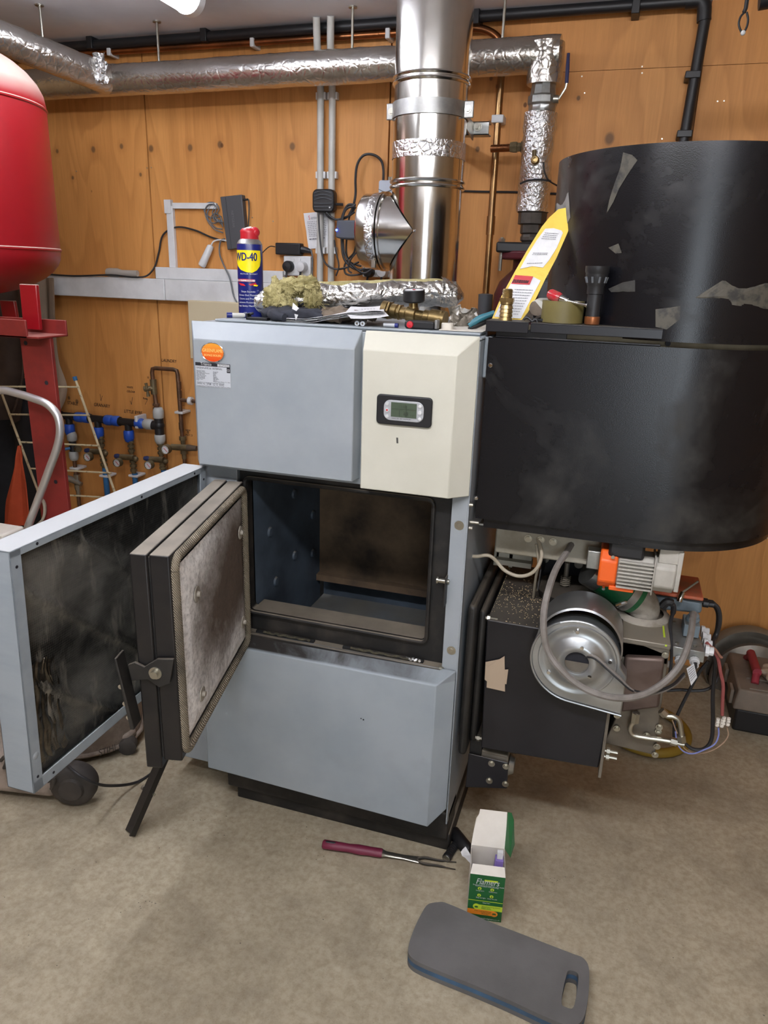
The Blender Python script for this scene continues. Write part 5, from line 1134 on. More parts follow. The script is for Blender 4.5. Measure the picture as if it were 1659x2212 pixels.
m = MB(); m.lathe((fc.x+.0, 1.52, fc.z+.012), (0, -1, 0), [(0, 0), (fr*1.0, 0), (fr*1.0, .058), (0, .058)], n=64) ; m2 = MB(); m2.lathe((fc.x, 1.56, fc.z+.03), (0, -1, 0), [(fr*.98, 0), (fr*.98, .095), (fr*.94, .098)], n=64); build(m2, 'blower_drum', 'fan', B)
build(MB().lathe((fc.x, Y0, fc.z), (0, -1, 0), [(fr*.9, 0), (fr*.88, .003), (fr*.84, .003), (fr*.80, .001), (fr*.66, .001), (fr*.60, .004), (fr*.45, .014), (fr*.38, .016), (fr*.28, .012), (fr*.27, .004)], n=64), 'blower_inlet', 'fan', fan, ang=50)
build(MB().tube([V(x, Y0-.002, z) for x, z in P[8:-13]], .0025, n=8, sm=1), 'rolled_rim', 'fan', fan)
build(MB().lathe((fc.x, Y0-.004, fc.z), (0, -1, 0), [(0, 0), (fr*.28, 0)], n=40), 'motor_hole', 'ink', fan)
m = MB(); m.lathe((fc.x, Y0-.0055, fc.z), (0, -1, 0), [(0, .001), (fr*.275, .001), (fr*.275, 0)], n=24, a0=0, a1=PI)
bb = build(m, 'motor_plate', 'duststeel', fan)
m = MB()
for a, r_ in ((80, .42), (200, .42), (320, .42), (95, .74), (215, .74), (10, .74)):
    m.lathe((fc.x+fr*r_*math.cos(R(a)), Y0-.012 if r_ < .5 else Y0-.001, fc.z+fr*r_*math.sin(R(a))), (0, -1, 0), [(0, .004), (.004, .004), (.0045, 0)], n=10)
build(m, 'screw', 'chrome', fan)
# duct box behind and right of the blower
a, b = pbox(1345, 1430, 1442, 1690, 1.55, 1.8)
MT['duct'] = mat('dusty_duct_steel', '#857E72', .42, .6, c2='#6C655B', nscale=5, dust='#8F8674', dustamt=.6)
m = MB(); pts = [at(1345, 1375, Y=1.53), at(1445, 1415, Y=1.53), at(1428, 1530, Y=1.53), at(1415, 1632, Y=1.53), at(1305, 1605, Y=1.53), at(1335, 1540, Y=1.53)]
m.prism([V(p.x, 1.53, p.z) for p in pts], (0, .2, 0)); build(m, 'air_duct', 'duct', B, bevel=.002)
m = MB(); pts = [at(1350, 1420, Y=1.515), at(1436, 1424, Y=1.515), at(1424, 1530, Y=1.515), at(1340, 1540, Y=1.515)]
m.prism([V(p.x, 1.515, p.z) for p in pts], (0, .02, 0)); build(m, 'heat_stained_duct', 'scorched', B, bevel=.006)
m = MB(); bx0, bx1 = at(1341, 1395, Y=1.53).x, at(1448, 1400, Y=1.53).x; zt5 = at(1395, 1387, Y=1.53).z+.004
m.box((bx0, 1.525, zt5-.012), (bx1, 1.78, zt5)); m.box((bx0, 1.53, zt5-.05), (bx1, 1.78, zt5-.012)); build(m, 'inspection_box', 'duct', B, bevel=.002)
for px, py in ((1437, 1415), (1424, 1570), (1422, 1580), (1419, 1612), (1415, 1630), (1397, 1588), (1332, 1573), (1333, 1545)): build(bolt(at(px, py, Y=1.527), (0, -1, 0), .005, .006), 'bolt', 'zinc', B)
m = MB(); m.box((bx1-.012, 1.5245, zt5-.004), (bx1-.008, 1.5255, zt5+.0)); m.box((bx1-.014, 1.56, zt5), (bx1-.010, 1.62, zt5+.0006)); build(m, 'yellow_sticker', 'lime', B)
# white dusty elbow + green hose
ec = V((bx0+bx1)/2-.006, 1.66, zt5)
m = MB(); m.lathe(ec, (0, 0, 1), [(.062, 0), (.062, .004), (.052, .008), (.046, .01)], n=36); build(m, 'elbow_flange', 'dustyiron', B)
e0 = ec+V(0, 0, .004); 
build(MB().tube([e0, e0+V(0, 0, .016), e0+V(-.010, -.004, .034), e0+V(-.032, -.01, .052)], .036, n=24, sm=3), 'cast_elbow', 'dustyiron', B)
g0 = e0+V(-.020, -.006, .042); gd = V(-.82, -.2, .50).normalized()
hz = build(MB().tube([g0, g0+gd*.03, g0+gd*.07, g0+gd*.11], [.0425, .0435, .0425, .042], n=28), 'flexible_sleeve', 'green', B)
for k in (.022,): build(MB().lathe(g0+gd*k, gd, [(.0435, -.009), (.0455, -.009), (.0455, .009), (.0435, .009)], n=36), 'hose_clip', 'bandsteel', hz)
x_, y_, _ = basis(gd); c = g0+gd*.022+V(-.014, -.042, -.014); build(MB().cyl(c+V(-.01, 0, -.006), c+V(.012, 0, .008), .006, n=10), 'clip_screw', 'chrome', hz)
build(MB().tube([g0+gd*.10, g0+gd*.13], .043, n=24), 'drop_tube', 'galv', B)
# gas pipe loop at lower right
pth = pxpath([(1377, 1540), (1372, 1555), (1362, 1570), (1365, 1585), (1385, 1592), (1440, 1600), (1478, 1608)], 1.51)
build(MB().tube(pth, .0055, n=12, sm=4), 'steel_pipe', 'zinc', B)
build(MB().tube(pxpath([(1427, 1540), (1440, 1546), (1455, 1548), (1466, 1555), (1471, 1575), (1474, 1604)], 1.51), .0055, n=12, sm=4), 'steel_pipe', 'zinc', B)
for p, q, r_ in (((1448, 1600), (1462, 1604), .009), ((1471, 1588), (1473, 1602), .010), ((1428, 1535), (1438, 1545), .009), ((1374, 1540), (1371, 1560), .009)): build(MB().cyl(at(*p, Y=1.51), at(*q, Y=1.51), r_, n=6), 'pipe_nut', 'zinc', B)
# small black bracket box under the flange
t = B
a, b = pbox(1010, 1640, 1097, 1700, 1.52, 1.6)
m = MB(); pts = [at(1012, 1628, Y=1.52), at(1098, 1648, Y=1.52), at(1095, 1704, Y=1.52), at(1005, 1701, Y=1.52)]; m.prism([V(p.x, 1.52, p.z) for p in pts], (0, .004, 0)); cb = build(m, 'ash_box_plate', 'black', t, bevel=.002)
m = MB(); m.box((pts[0].x+.03, 1.53, pts[3].z+.02), (pts[1].x-.002, 1.66, pts[1].z+.012)); build(m, 'ash_box', 'duststeel', t, bevel=.003)
m = MB(); m.box((pts[0].x-.0, 1.53, pts[3].z+.005), (pts[0].x+.03, 1.6, .33)); m.box((pts[1].x-.0, 1.56, pts[1].z-.0), (pts[1].x+.014, 1.7, .36)); build(m, 'hanger', 'blackflat', t, bevel=.002)
c = (pts[1]+pts[2])/2; build(MB().lathe((pts[1].x, 1.56, c.z+.005), (1, 0, 0), [(0, .012), (.02, .012), (.026, 0)], n=20), 'round_boss', 'galv', t)
for px, py in ((1062, 1649), (1093, 1655), (1057, 1686), (1092, 1693)): build(bolt(at(px, py, Y=1.52), (0, -1, 0), .0055, .006), 'bolt', 'zinc', cb)
# ---------------- gear motor ----------------
G = thing('auger_motor', 'grey finned electric motor with bright orange end cover under the black hopper', 'motor', at(1380, 1270, Y=1.55))
YG = 1.56
mA = at(1297, 1222, Y=YG); mB_ = at(1468, 1245, Y=YG); ax = (mB_-mA).normalized(); Lg = (mB_-mA).length
rg = .040; up_ = V(0, 0, 1)
XG = Matrix(((ax.x, 0, 0, mA.x), (ax.y, 1, 0, mA.y), (ax.z, 0, 1, mA.z+.005), (0, 0, 0, 1)))
def oct_(x0, x1, r, k=.42, dz=0):
    P = [V(x0, -r, -r*k+dz), V(x0, -r*k, -r+dz), V(x0, r*k, -r+dz), V(x0, r, -r*k+dz), V(x0, r, r*k+dz), V(x0, r*k, r+dz), V(x0, -r*k, r+dz), V(x0, -r, r*k+dz)]; return P, (x1-x0, 0, 0)
oc = build(MB(XG).prism(*oct_(-.003, .034, .043, .55)), 'orange_cover', 'orange', G, bevel=.004)
md = build(MB(XG).prism(*oct_(.034, Lg*.66, .0345, .7)), 'motor_body', 'motorgrey', G, bevel=.003)
for k in range(8):
    z = -.033+.0082*k
    build(MB(XG).box((.036, -.0435, z), (Lg*.655, -.03, z+.0028)), 'cooling_fin', 'motorgrey', md, bevel=.0006)
gb = build(MB(XG).prism(*oct_(Lg*.66, Lg*.93, .038, .55)), 'gearbox', 'motorgrey', G, bevel=.004)
m = MB(XG); m.box((Lg*.70, -.03, .03), (Lg*.98, .03, .068)); m.box((Lg*.93, -.032, -.03), (Lg*.99, .03, .06)); m.box((Lg*.655, -.0435, -.04), (Lg*.672, .04, .043)); build(m, 'gearbox_flange', 'motorgrey', G, bevel=.003)
m = MB(XG); m.box((.012, -.035, .030), (Lg*.52, .035, .066)); build(m, 'terminal_box', 'blackplastic', G, bevel=.006)
m = MB(XG); m.box((.022, -.036, -.044), (Lg*.45, .02, -.034)); build(m, 'orange_foot', 'orange', G, bevel=.002)
m = MB(XG); m.cyl((.022, -.044, .036), (.022, -.049, .036), .004, n=10); m.cyl((.012, -.03, -.041), (.012, -.038, -.043), .0035, n=8); build(m, 'screw', 'chrome', oc)
m = MB(XG); m.box((-.03, -.01, -.012), (-.002, .02, .03)); build(m, 'shaft_coupling', 'galv', G, bevel=.002)
# ---------------- damper actuator ----------------
YA = 1.72
A = thing('damper_actuator', 'grey actuator box with dusty orange lid beside the motor, cables out of its right end', 'actuator', at(1480, 1320, Y=YA))
f_ = [at(1402, 1283, Y=YA), at(1518, 1300, Y=YA), at(1516, 1328, Y=YA), at(1420, 1318, Y=YA)]
ax2 = V(f_[1].x-f_[0].x, 0, f_[1].z-f_[0].z).normalized()
build(MB().prism([V(p.x, YA, p.z) for p in f_], (0, .13, 0)), 'casing', 'actgrey', A, bevel=.008)
lid = [f_[0]+V(-.003, 0, .010), f_[1]+V(.001, 0, .010), f_[1]+V(.001, 0, .001), f_[0]+V(-.003, 0, .001)]
build(MB().prism([V(p.x, YA-.002, p.z) for p in lid], (0, .134, 0)), 'orange_lid', 'dullorange', A, bevel=.003)
build(MB().prism([V(p.x, YA-.003, p.z) for p in [f_[0]+V(-.003, 0, .002), f_[1]+V(.001, 0, .002), f_[1]+V(.001, 0, -.001), f_[0]+V(-.003, 0, -.001)]], (0, .136, 0)), 'lid_gasket', 'blackplastic', A)
for dz in (0, .022):
    c = f_[1]+V(.004, .02+dz, -.012-dz*.2); build(MB().lathe(c, (1, 0, 0), [(0, 0), (.009, 0), (.009, .012), (.007, .013), (.007, .024), (0, .024)], n=12), 'cable_gland', 'blackplastic', A)
p0, p1, p2 = at(1467, 1300, Y=YA-.02), at(1475, 1279, Y=YA-.01), at(1508, 1256, Y=YA+.01)
t = thing('socket_wrench', 'small chrome socket driver resting across the actuator lid', 'wrench', p0)
build(MB().tube([p0, p0.lerp(p1, .9), p1], [.0065, .0065, .005], n=12), 'socket', 'chrome', t); build(MB().tube([p1, p2.lerp(p1, .3), p2], .0025, n=8), 'shaft', 'duststeel', t)
# ---------------- galvanised junction box ----------------
YJ = 1.60
J = thing('junction_box', 'galvanised junction box with white cable glands right of the burner duct', 'junction box', at(1500, 1435, Y=YJ))
a, b = at(1452, 1392, Y=YJ), at(1520, 1430, Y=YJ)
m = MB(); m.hexa([V(a.x, YJ, b.z), V(b.x, YJ, b.z-.003), V(b.x, YJ+.16, b.z-.003), V(a.x, YJ+.16, b.z), V(a.x, YJ, a.z-.004), V(b.x, YJ, a.z-.007), V(b.x-.012, YJ+.16, a.z-.007), V(a.x+.0, YJ+.16, a.z-.004)]); jb = build(m, 'box', 'galv', J, bevel=.0015)
tp = a.z-.004
c = V(a.x+(b.x-a.x)*.62, YJ+.09, tp); m = MB(); m.box((c.x-.017, c.y-.03, tp), (c.x+.017, c.y+.03, tp+.03)); m.lathe((c.x, c.y, tp+.02), (.1, -.25, 1), [(0, 0), (.015, 0), (.0155, .02), (.012, .022), (.012, .03), (0, .03)], n=18); build(m, 'cable_entry', 'actgrey', J, bevel=.003)
for px, py in ((1468, 1424), (1500, 1426)):
    c = at(px, py, Y=YJ); build(MB().lathe(c, (0, -1, -.2), [(0, 0), (.011, 0), (.011, .008), (.008, .009), (.0085, .02), (.006, .022), (0, .022)], n=10), 'white_gland', 'white', J, ang=30)
for k in range(4):
    c = V(b.x+.001, YJ+.02+.033*k, (a.z+b.z)/2+.004-.0*k); build(MB().lathe(c, (1, 0, 0), [(0, 0), (.0135, 0), (.0135, .008), (.010, .009), (.010, .018), (0, .018)], n=10), 'white_gland', 'white', J, ang=30)
for dx, dy in ((.012, .02), (.05, .02), (.012, .13)): build(MB().cyl((a.x+dx, YJ+dy, tp-.001), (a.x+dx, YJ+dy, tp+.002), .004, n=10), 'screw', 'zinc', jb)
build(MB().lathe(at(1447, 1435, Y=YJ-.01), (-1, 0, 0), [(0, 0), (.008, 0), (.008, .02), (0, .02)], n=10), 'white_gland', 'white', J)
# cables
cable([(1240, 1165), (1226, 1190), (1203, 1225), (1186, 1270), (1175, 1320), (1175, 1370), (1185, 1410), (1210, 1445), (1250, 1480), (1300, 1502), (1350, 1508), (1400, 1496), (1445, 1465), (1472, 1430), (1490, 1380), (1498, 1325)], [1.62, 1.58, 1.52, 1.46, 1.43, 1.42, 1.42, 1.41, 1.41, 1.41, 1.42, 1.45, 1.48, 1.5, 1.56, 1.66], .0075, 'thick grey cable looping in front of the silver blower to the junction box', 'greycable')
for i, dy in enumerate((0, 4)):
    cable([(1265, 1418-dy), (1285, 1422-dy), (1310, 1443-dy), (1340, 1470-dy), (1368, 1492-dy+i*4), (1410, 1495+i*4), (1452, 1480+i*3), (1478, 1455+i*5)], [1.452, 1.44, 1.44, 1.44, 1.45, 1.47, 1.5, 1.55], .0032, 'thin black cable from the centre of the blower, one of a pair', 'cable' if i == 0 else 'greycable', group='pair of thin cables from the blower motor')
cable([(1010, 1201), (1030, 1202), (1055, 1200), (1072, 1212), (1090, 1232), (1118, 1244), (1145, 1240), (1163, 1222), (1170, 1195), (1162, 1165), (1155, 1145)], [1.56, 1.56, 1.56, 1.57, 1.57, 1.57, 1.57, 1.57, 1.58, 1.6, 1.62], .0042, 'cream cable sagging from the side of the boiler up under the hopper', 'palecable')
cable([(1158, 1175), (1163, 1215), (1157, 1250), (1152, 1290)], [1.6, 1.6, 1.63, 1.66], .003, 'thin cream cable running down behind the sagging cream cable', 'palecable')
cable([(1430, 1310), (1444, 1300), (1455, 1312), (1448, 1345), (1450, 1380), (1450, 1430), (1445, 1470)], [1.66, 1.66, 1.66, 1.62, 1.58, 1.56, 1.55], [.010, .010, .006, .004, .0035, .0035, .0035], 'dark cable with a moulded elbow running down between duct and junction box')
cable([(1538, 1300), (1552, 1315), (1555, 1345), (1547, 1375), (1540, 1400), (1545, 1430), (1540, 1500), (1540, 1560), (1536, 1600), (1520, 1618), (1497, 1618), (1478, 1605)], [1.76]*4+[1.7]*8, .0048, 'thick black cable hanging to the floor right of the junction box in a long loop')
cable([(1540, 1303), (1550, 1325), (1548, 1360), (1540, 1390), (1552, 1430), (1548, 1470), (1530, 1488), (1500, 1492), (1470, 1490), (1440, 1492)], [1.78]*5+[1.72]*5, .004, 'black cable curling back left below the junction box')
cable([(1530, 1428), (1512, 1450), (1490, 1490), (1470, 1530), (1458, 1560), (1456, 1600)], 1.68, .004, 'black cable slanting down to the left behind the white tag')
cable([(1526, 1388), (1538, 1402), (1550, 1420), (1556, 1450), (1562, 1480), (1561, 1510), (1560, 1545)], 1.64, .004, 'red sleeved cable hanging to the clear terminal connectors', mat('red_sleeve', '#8E4A47', .6))
cable([(1528, 1395), (1542, 1400), (1556, 1418), (1560, 1421)], 1.63, .003, 'short brown wire end sticking out of the white glands', mat('brown_wire', '#8A5E4C', .6), name='wire', cat='wire')
cable([(1552, 1572), (1552, 1590), (1543, 1608), (1520, 1620), (1495, 1628), (1475, 1622), (1463, 1605), (1459, 1580)], 1.64, .0018, 'thin blue wire looping down from the terminal connectors', mat('blue_wire', '#7F88C8', .5), name='wire', cat='wire')
cable([(1570, 1570), (1573, 1588), (1562, 1605), (1540, 1620), (1505, 1628), (1480, 1618), (1465, 1590), (1452, 1555)], 1.65, .0015, 'thin brown wire looping down from the terminal connectors', mat('pale_brown_wire', '#A48972', .5), name='wire', cat='wire')
for px, py in ((1555, 1561), (1568, 1558)):
    t = thing('terminal_connector', 'clear screw terminal connector block hanging on the red sleeved cable', 'connector', at(px, py+8, Y=1.64), 'pair of clear terminal connectors')
    for d in (-.005, .005):
        c = at(px, py, Y=1.64)+V(d, 0, 0); m = MB(); m.cyl(c+V(0, 0, .010), c-V(0, 0, .010), .0042, n=10); m.cyl(c+V(0, -.007, .004), c+V(0, 0, .004), .0035, n=10); m.cyl(c+V(0, -.007, -.004), c+V(0, 0, -.004), .0035, n=10); build(m, 'terminal', 'card', t)
t = thing('cable_tag', 'white printed flag tag hanging below the junction box glands', 'tag', at(1495, 1480, Y=1.555))
q = [at(1483, 1444, Y=1.555), at(1499, 1433, Y=1.555), at(1506, 1463, Y=1.555), at(1493, 1481, Y=1.555)]
build(MB().add(q, [(0, 1, 2, 3)]), 'sheet', 'paper', t, solid=.0006, smooth=False); m = MB(); qlines(m, q, .1, .9, [.15, .28, .41, .54, .67, .8], .0018, .0008); build(m, 'print', 'greyink', t, smooth=False)
cable([(1502, 1432), (1502, 1440), (1499, 1447)], 1.57, .004, 'black cable stub coming out of the white gland above the tag')
# bolts and brackets on boiler side
for px, py, L in ((1015, 1127, .02), (1014, 1090, .008), (1013, 1140, .008)):
    p = at(px, py, X=R0+.001); build(MB().cyl(p, p+V(L, 0, 0), .004, n=8), 'side_bolt', 'zinc', BO)
# ---------------- things on the boiler top ----------------
TZ = 1.2895
def onp(px, py, z): return at(px, py, Z=z)
# aerosol can
cY = 1.62; cx_ = at(541, 600, Y=cY).x; ct = at(541, 530, Y=cY).z
t = thing('spray_can', 'blue and yellow aerosol can with red cap at the back left of the boiler top', 'spray can', (cx_, cY, TZ))
cr = (at(564, 600, Y=cY)-at(515.5, 600, Y=cY)).length/2; hh_ = ct-TZ
build(MB().lathe((cx_, cY, TZ), (0, 0, 1), [(0, .001), (cr*.95, 0), (cr, .003), (cr, hh_), (cr*.98, hh_+.002)], n=48), 'can_body', 'canblue', t, ang=50)
build(MB().lathe((cx_, cY, TZ+hh_), (0, 0, 1), [(cr*.98, .001), (cr*.99, .003), (cr*.85, .01), (cr*.68, .014), (.0, .015)], n=40), 'shoulder', 'bandsteel', t)
capz = TZ+hh_+.011; ch = at(541, 494, Y=cY).z-capz
m = MB(); m.lathe((cx_, cY, capz), (0, 0, 1), [(cr*.70, 0), (cr*.72, .003), (cr*.70, ch*.6), (cr*.72, ch*.8), (cr*.55, ch), (0, ch)], n=32); m.sphere((cx_+cr*.45, cY-.0, capz+ch*.7), cr*.42, sc=(1, 1, .95)); red = build(m, 'red_cap', 'redplastic', t, ang=60)
build(MB().lathe((cx_-cr*.12, cY-.006, capz+ch-.0015), (-.2, -.35, 1), [(0, .002), (cr*.42, .002), (cr*.44, 0)], n=24), 'cap_label', 'white', red)
def oncan(poly_uv, mt, name, off=.0006, par=t):
    """poly in (angle deg around the can from its camera side, height fraction)"""
    a0 = math.atan2(-cY, -cx_); m = MB(); K = 12; poly_uv = [(a_[0]+(b_[0]-a_[0])*q/6, a_[1]+(b_[1]-a_[1])*q/6) for a_, b_ in zip(poly_uv, poly_uv[1:]+poly_uv[:1]) for q in range(6)]; n = len(poly_uv); cu = sum(p[0] for p in poly_uv)/n; cv = sum(p[1] for p in poly_uv)/n; vs = []
    for j in range(K+1):
        for u, v in poly_uv:
            uu_, vv_ = cu+(u-cu)*j/K, cv+(v-cv)*j/K; a = a0+R(uu_); vs.append(V(cx_+(cr+off)*math.cos(a), cY+(cr+off)*math.sin(a), TZ+hh_*vv_))
    m.add(vs, [(j*n+i, j*n+(i+1) % n, (j+1)*n+(i+1) % n, (j+1)*n+i) for j in range(K) for i in range(n)]); return m
def canshape(poly, mt, name, off): build(oncan(poly, mt, name, off), name, mt, t, smooth=True, ang=80)
sh = [(-100+k*8, .955) for k in range(19)]+[(44, .76)]+[(44-k*7, .76-.0013*(k*7)**1.15 if k < 8 else .76-.16+.0) for k in range(1, 9)]+[(-60, .62), (-100, .70)]
canshape([(-92, .93), (-60, .93), (-30, .93), (0, .93), (30, .93), (52, .93), (54, .80), (48, .72), (30, .66), (8, .625), (-15, .63), (-45, .66), (-70, .72), (-92, .78)], 'canyellow', 'yellow_shield', .0006)
def cantext(s_, ang, zf, size, mt, name, sq=1, off=.0012):
    m = MB(); text_mesh(m, s_, (0, 0, 0), (1, 0, 0), (0, 0, 1), size, 0, 'CENTER', squash=sq); a0 = math.atan2(-cY, -cx_)+R(ang)
    m.v = [V(cx_+(cr+off)*math.cos(a0+v.x/cr), cY+(cr+off)*math.sin(a0+v.x/cr), TZ+hh_*zf+v.z) for v in m.v]; build(m, name, mt, t, smooth=False)
def bold(s_, ang, zf, size, mt, name, sq=1):
    m = MB(); a0 = math.atan2(-cY, -cx_)+R(ang)
    for dx, dz in ((0, 0), (.0005, 0), (0, .0005), (-.0005, 0), (0, -.0005)): text_mesh(m, s_, (dx, 0, dz), (1, 0, 0), (0, 0, 1), size, 0, 'CENTER', squash=sq)
    m.v = [V(cx_+(cr+.0014)*math.cos(a0+v.x/cr), cY+(cr+.0014)*math.sin(a0+v.x/cr), TZ+hh_*zf+v.z) for v in m.v]; build(m, name, mt, t, smooth=False)
bold('WD-40', -22, .79, .0245, 'canblue', 'brand_lettering', .72)
cantext('MULTI-USE PRODUCT', -8, .60, .0042, 'white', 'white_print', 1)
canshape([(-75, .535), (-25, .54), (20, .535), (20, .50), (-75, .50)], 'redplastic', 'red_band', .0006); canshape([(-75, .53), (20, .53), (20, .505), (-75, .505)], 'paper', 'white_band', .001)
cantext('SPRAYS 2 WAYS', -28, .508, .0052, 'redplastic', 'red_print', 1, .0016)
canshape([(-70, .49), (-30, .47), (-22, .44), (-50, .45)], 'redplastic', 'red_band', .0008); canshape([(-10, .47), (22, .49), (30, .46), (0, .45)], 'redplastic', 'red_band', .0008); canshape([(15, .465), (35, .46), (30, .44), (12, .445)], 'canyellow', 'small_yellow_flash', .001)
for k, s_ in enumerate(('Stops Squeaks', 'Drives Out Moisture', 'Cleans and Protects', 'Loosens Rusted Parts', 'Frees Sticky Mechanisms')): cantext(s_, -12, .355-.05*k, .0056, 'white', 'white_print', 1.05)
cantext('450 ml', -20, .055, .0058, 'white', 'white_print')
# marker pen, clip
p0, p1 = onp(489, 690, TZ+.006), onp(532, 687, TZ+.006)
p0 = V(p0.x, 1.56, TZ+.006); p1 = V(at(530, 686, Y=1.58).x, 1.58, TZ+.006); p0.x = at(490, 688, Y=1.56).x
t = thing('marker_pen', 'small dark blue and white marker lying at the left front of the boiler top', 'pen', p0)
build(MB().tube([p0, p0.lerp(p1, .3)], .0062, n=14), 'cap', 'canblue', t); build(MB().tube([p0.lerp(p1, .3), p0.lerp(p1, .9), p1], [.0052, .0052, .003], n=14), 'barrel', 'conduit', t)
def flat(pts, Y0): return [V(at(x, y, Y=Y0).x, Y0, at(x, y, Y=Y0).z) for x, y in pts]
t = thing('black_clip', 'black plastic clip lying in front of the spray can', 'clip', V(at(555, 692, Y=1.53).x, 1.53, TZ))
xa, xb_ = at(531, 690, Y=1.53).x, at(576, 694, Y=1.53).x
m = MB(); m.box((xa, 1.53, TZ), (xb_, 1.548, TZ+.006)); m.box((xa, 1.53, TZ), (xa+.004, 1.55, TZ+.014)); m.tube([(xa+.004, 1.54, TZ+.012), (xa+.012, 1.545, TZ+.014)], .003, n=8); build(m, 'body', 'blackplastic', t, bevel=.001)
# gloves: lumpy shapes with fingers
def glove(name, label, mt, c, ang, L, Wg, h, seed, curl=.4):
    t = thing(name, label, 'glove', c); d = V(math.cos(ang), math.sin(ang), 0); s_ = V(-d.y, d.x, 0)
    def fn(u, v):
        a = v*2*PI; prof = (.75+.25*math.sin(u*PI))*(1-.15*u); e = min(1, min(u, 1-u)*6)**.5
        p = Vector(c)+d*(L*u)+s_*(math.cos(a)*Wg*.5*prof*e)+V(0, 0, h*.5+math.sin(a)*h*.5*e*(1+.35*noise.noise(V(u*5, v*3, seed)))); p += V(0, 0, .006)*noise.noise(V(u*9, v*5, seed)); p.z = max(p.z, c[2]+.0005); return p
    build(MB().grid(fn, 26, 18), 'palm', mt, t, ang=80)
    for k in range(4):
        b = Vector(c)+d*(L*.88)+s_*(Wg*(-.34+.22*k))+V(0, 0, h*.5); bend = random.uniform(-.25, .25)
        q1 = b+d*.03+s_*bend*.02+V(0, 0, .004); q2 = b+d*(.055+.008*(k in (1, 2)))+s_*bend*.05-V(0, 0, h*.12)
        build(MB().tube([b-d*.02, b, q1, q2], [.010, .0115, .0105, .007], n=12, sm=4), 'finger', mt, t, ang=80)
    b = Vector(c)+d*(L*.4)-s_*(Wg*.42)+V(0, 0, h*.45); build(MB().tube([b, b-s_*.018+d*.018, b-s_*.022+d*.045-V(0, 0, h*.15)], [.013, .0125, .009], n=12, sm=4), 'thumb', mt, t, ang=80)
    return t
glove('work_glove', 'dark blue-grey work glove under the newspaper at the middle of the boiler top', 'glove', (-.80, 1.60, TZ), R(-8), .13, .095, .030, 3)
glove('work_glove', 'second dark work glove lying beneath the foil blanket behind the first glove', 'glove', (-.79, 1.69, TZ), R(4), .15, .10, .032, 8)
glove('leather_glove', 'crumpled tan leather glove below the newspaper left of the brass valve', 'tanglove', (-.665, 1.61, TZ), R(-3), .085, .08, .032, 5)
# folded newspaper
t = thing('newspaper', 'folded crumpled newspaper sheets wedged beneath the foil insulation', 'newspaper', (-.62, 1.6, 1.32))
def pg(k):
    a, b, c, d = at(618, 668+k, Y=1.58), at(830, 660, Y=1.60), at(822, 676+k, Y=1.55), at(640, 690+k*.5, Y=1.53)
    def fn(u, v):
        p = a.lerp(b, u).lerp(d.lerp(c, u), v); q = at(618+212*u, 678+(2+8*math.sin(u*5.2+.6))*(1-.4*v)+k*1.8+v*6-10*u, Y=1.66-.13*v)
        return q+V(0, 0, .0015*noise.noise(V(u*6, v*6, k)))
    return fn
for k in range(4): build(MB().grid(pg(k*1.6), 40, 8), 'page', 'paper', t, solid=.0004, ang=80)
m = MB()
def roll(u, v):
    cxp, cyp = 765+40*u, 672-6*u; return at(cxp+10*math.cos(v*4.5-2), cyp+9*math.sin(v*4.5-2), Y=1.50+.02*u)
m2 = MB(); 
def foldp(u, v): return at(758+82*u-12*(1-abs(2*v-1)), 662+26*v-(6*u)*(v)-(4*u)*(1-v)+3*math.sin(u*3), Y=1.5+.1*(1-v)+.02*u)
build(MB().grid(foldp, 24, 10), 'front_fold', 'paper', t, solid=.0005, ang=80)
m = MB(); 
for k in range(5): m.tube([foldp(.35+.08*k, .2)+V(0, -.001, .001), foldp(.5+.07*k, .5)+V(0, -.001, .001)], .0005, n=4)
build(m, 'print', 'greyink', t)
m = MB(); m.add([at(633, 654, Y=1.53), at(646, 666, Y=1.53), at(640, 672, Y=1.52), at(631, 667, Y=1.53)], [(0, 1, 2, 3)]); m.add([at(636, 678, Y=1.53), at(644, 680, Y=1.53), at(639, 693, Y=1.53)], [(0, 1, 2)]); build(m, 'torn_corner', 'paper', t, solid=.0004)
# foil and mineral wool blanket: a long half-pipe section
t = thing('foil_insulation', 'long piece of torn foil-faced mineral wool lying along the boiler top', 'insulation', (-.55, 1.68, 1.33))
axis_pts = [(538, 664, .020), (560, 652, .036), (605, 644, .041), (690, 638, .040), (780, 634, .038), (870, 630, .037), (950, 630, .038), (1000, 640, .032)]
YFb = [1.63, 1.64, 1.65, 1.67, 1.70, 1.74, 1.77, 1.79]
AX = [at(px, py, Y=YFb[i]) for i, (px, py, r) in enumerate(axis_pts)]; RX = [q[2] for q in axis_pts]
def sect(u):
    f = u*(len(AX)-1); i = min(int(f), len(AX)-2); k = f-i; k2 = k*k*(3-2*k) if True else k; return AX[i].lerp(AX[i+1], k), RX[i]+(RX[i+1]-RX[i])*k, (AX[i+1]-AX[i]).normalized()
def shell(a0, a1, rmul, amp, seed, fy_=1.35, u0=0, u1=1, edge=0):
    def fn(u, v):
        U = u0+(u1-u0)*u; c, r, d = sect(U); e0 = a0+edge*noise.noise(V(U*9, 0, seed)); e1 = a1+edge*noise.noise(V(U*11, 5, seed)); a = R(e0+(e1-e0)*v); up = V(0, 0, 1); s_ = V(-d.y, d.x, 0)  # s_: away from camera
        e = min(1, min(U, 1-U)*14+.25)
        rr = r*rmul*e*(1+amp*noise.noise(V(U*22, a*2.2, seed))+amp*.6*noise.noise(V(U*60, a*6, seed)))
        return c-s_*(math.cos(a)*rr*fy_)+up*(math.sin(a)*rr*.86)
    return fn
build(MB().grid(shell(-95, 215, .90, .05, 2), 110, 22), 'wool_core', 'wool', t, ang=80)
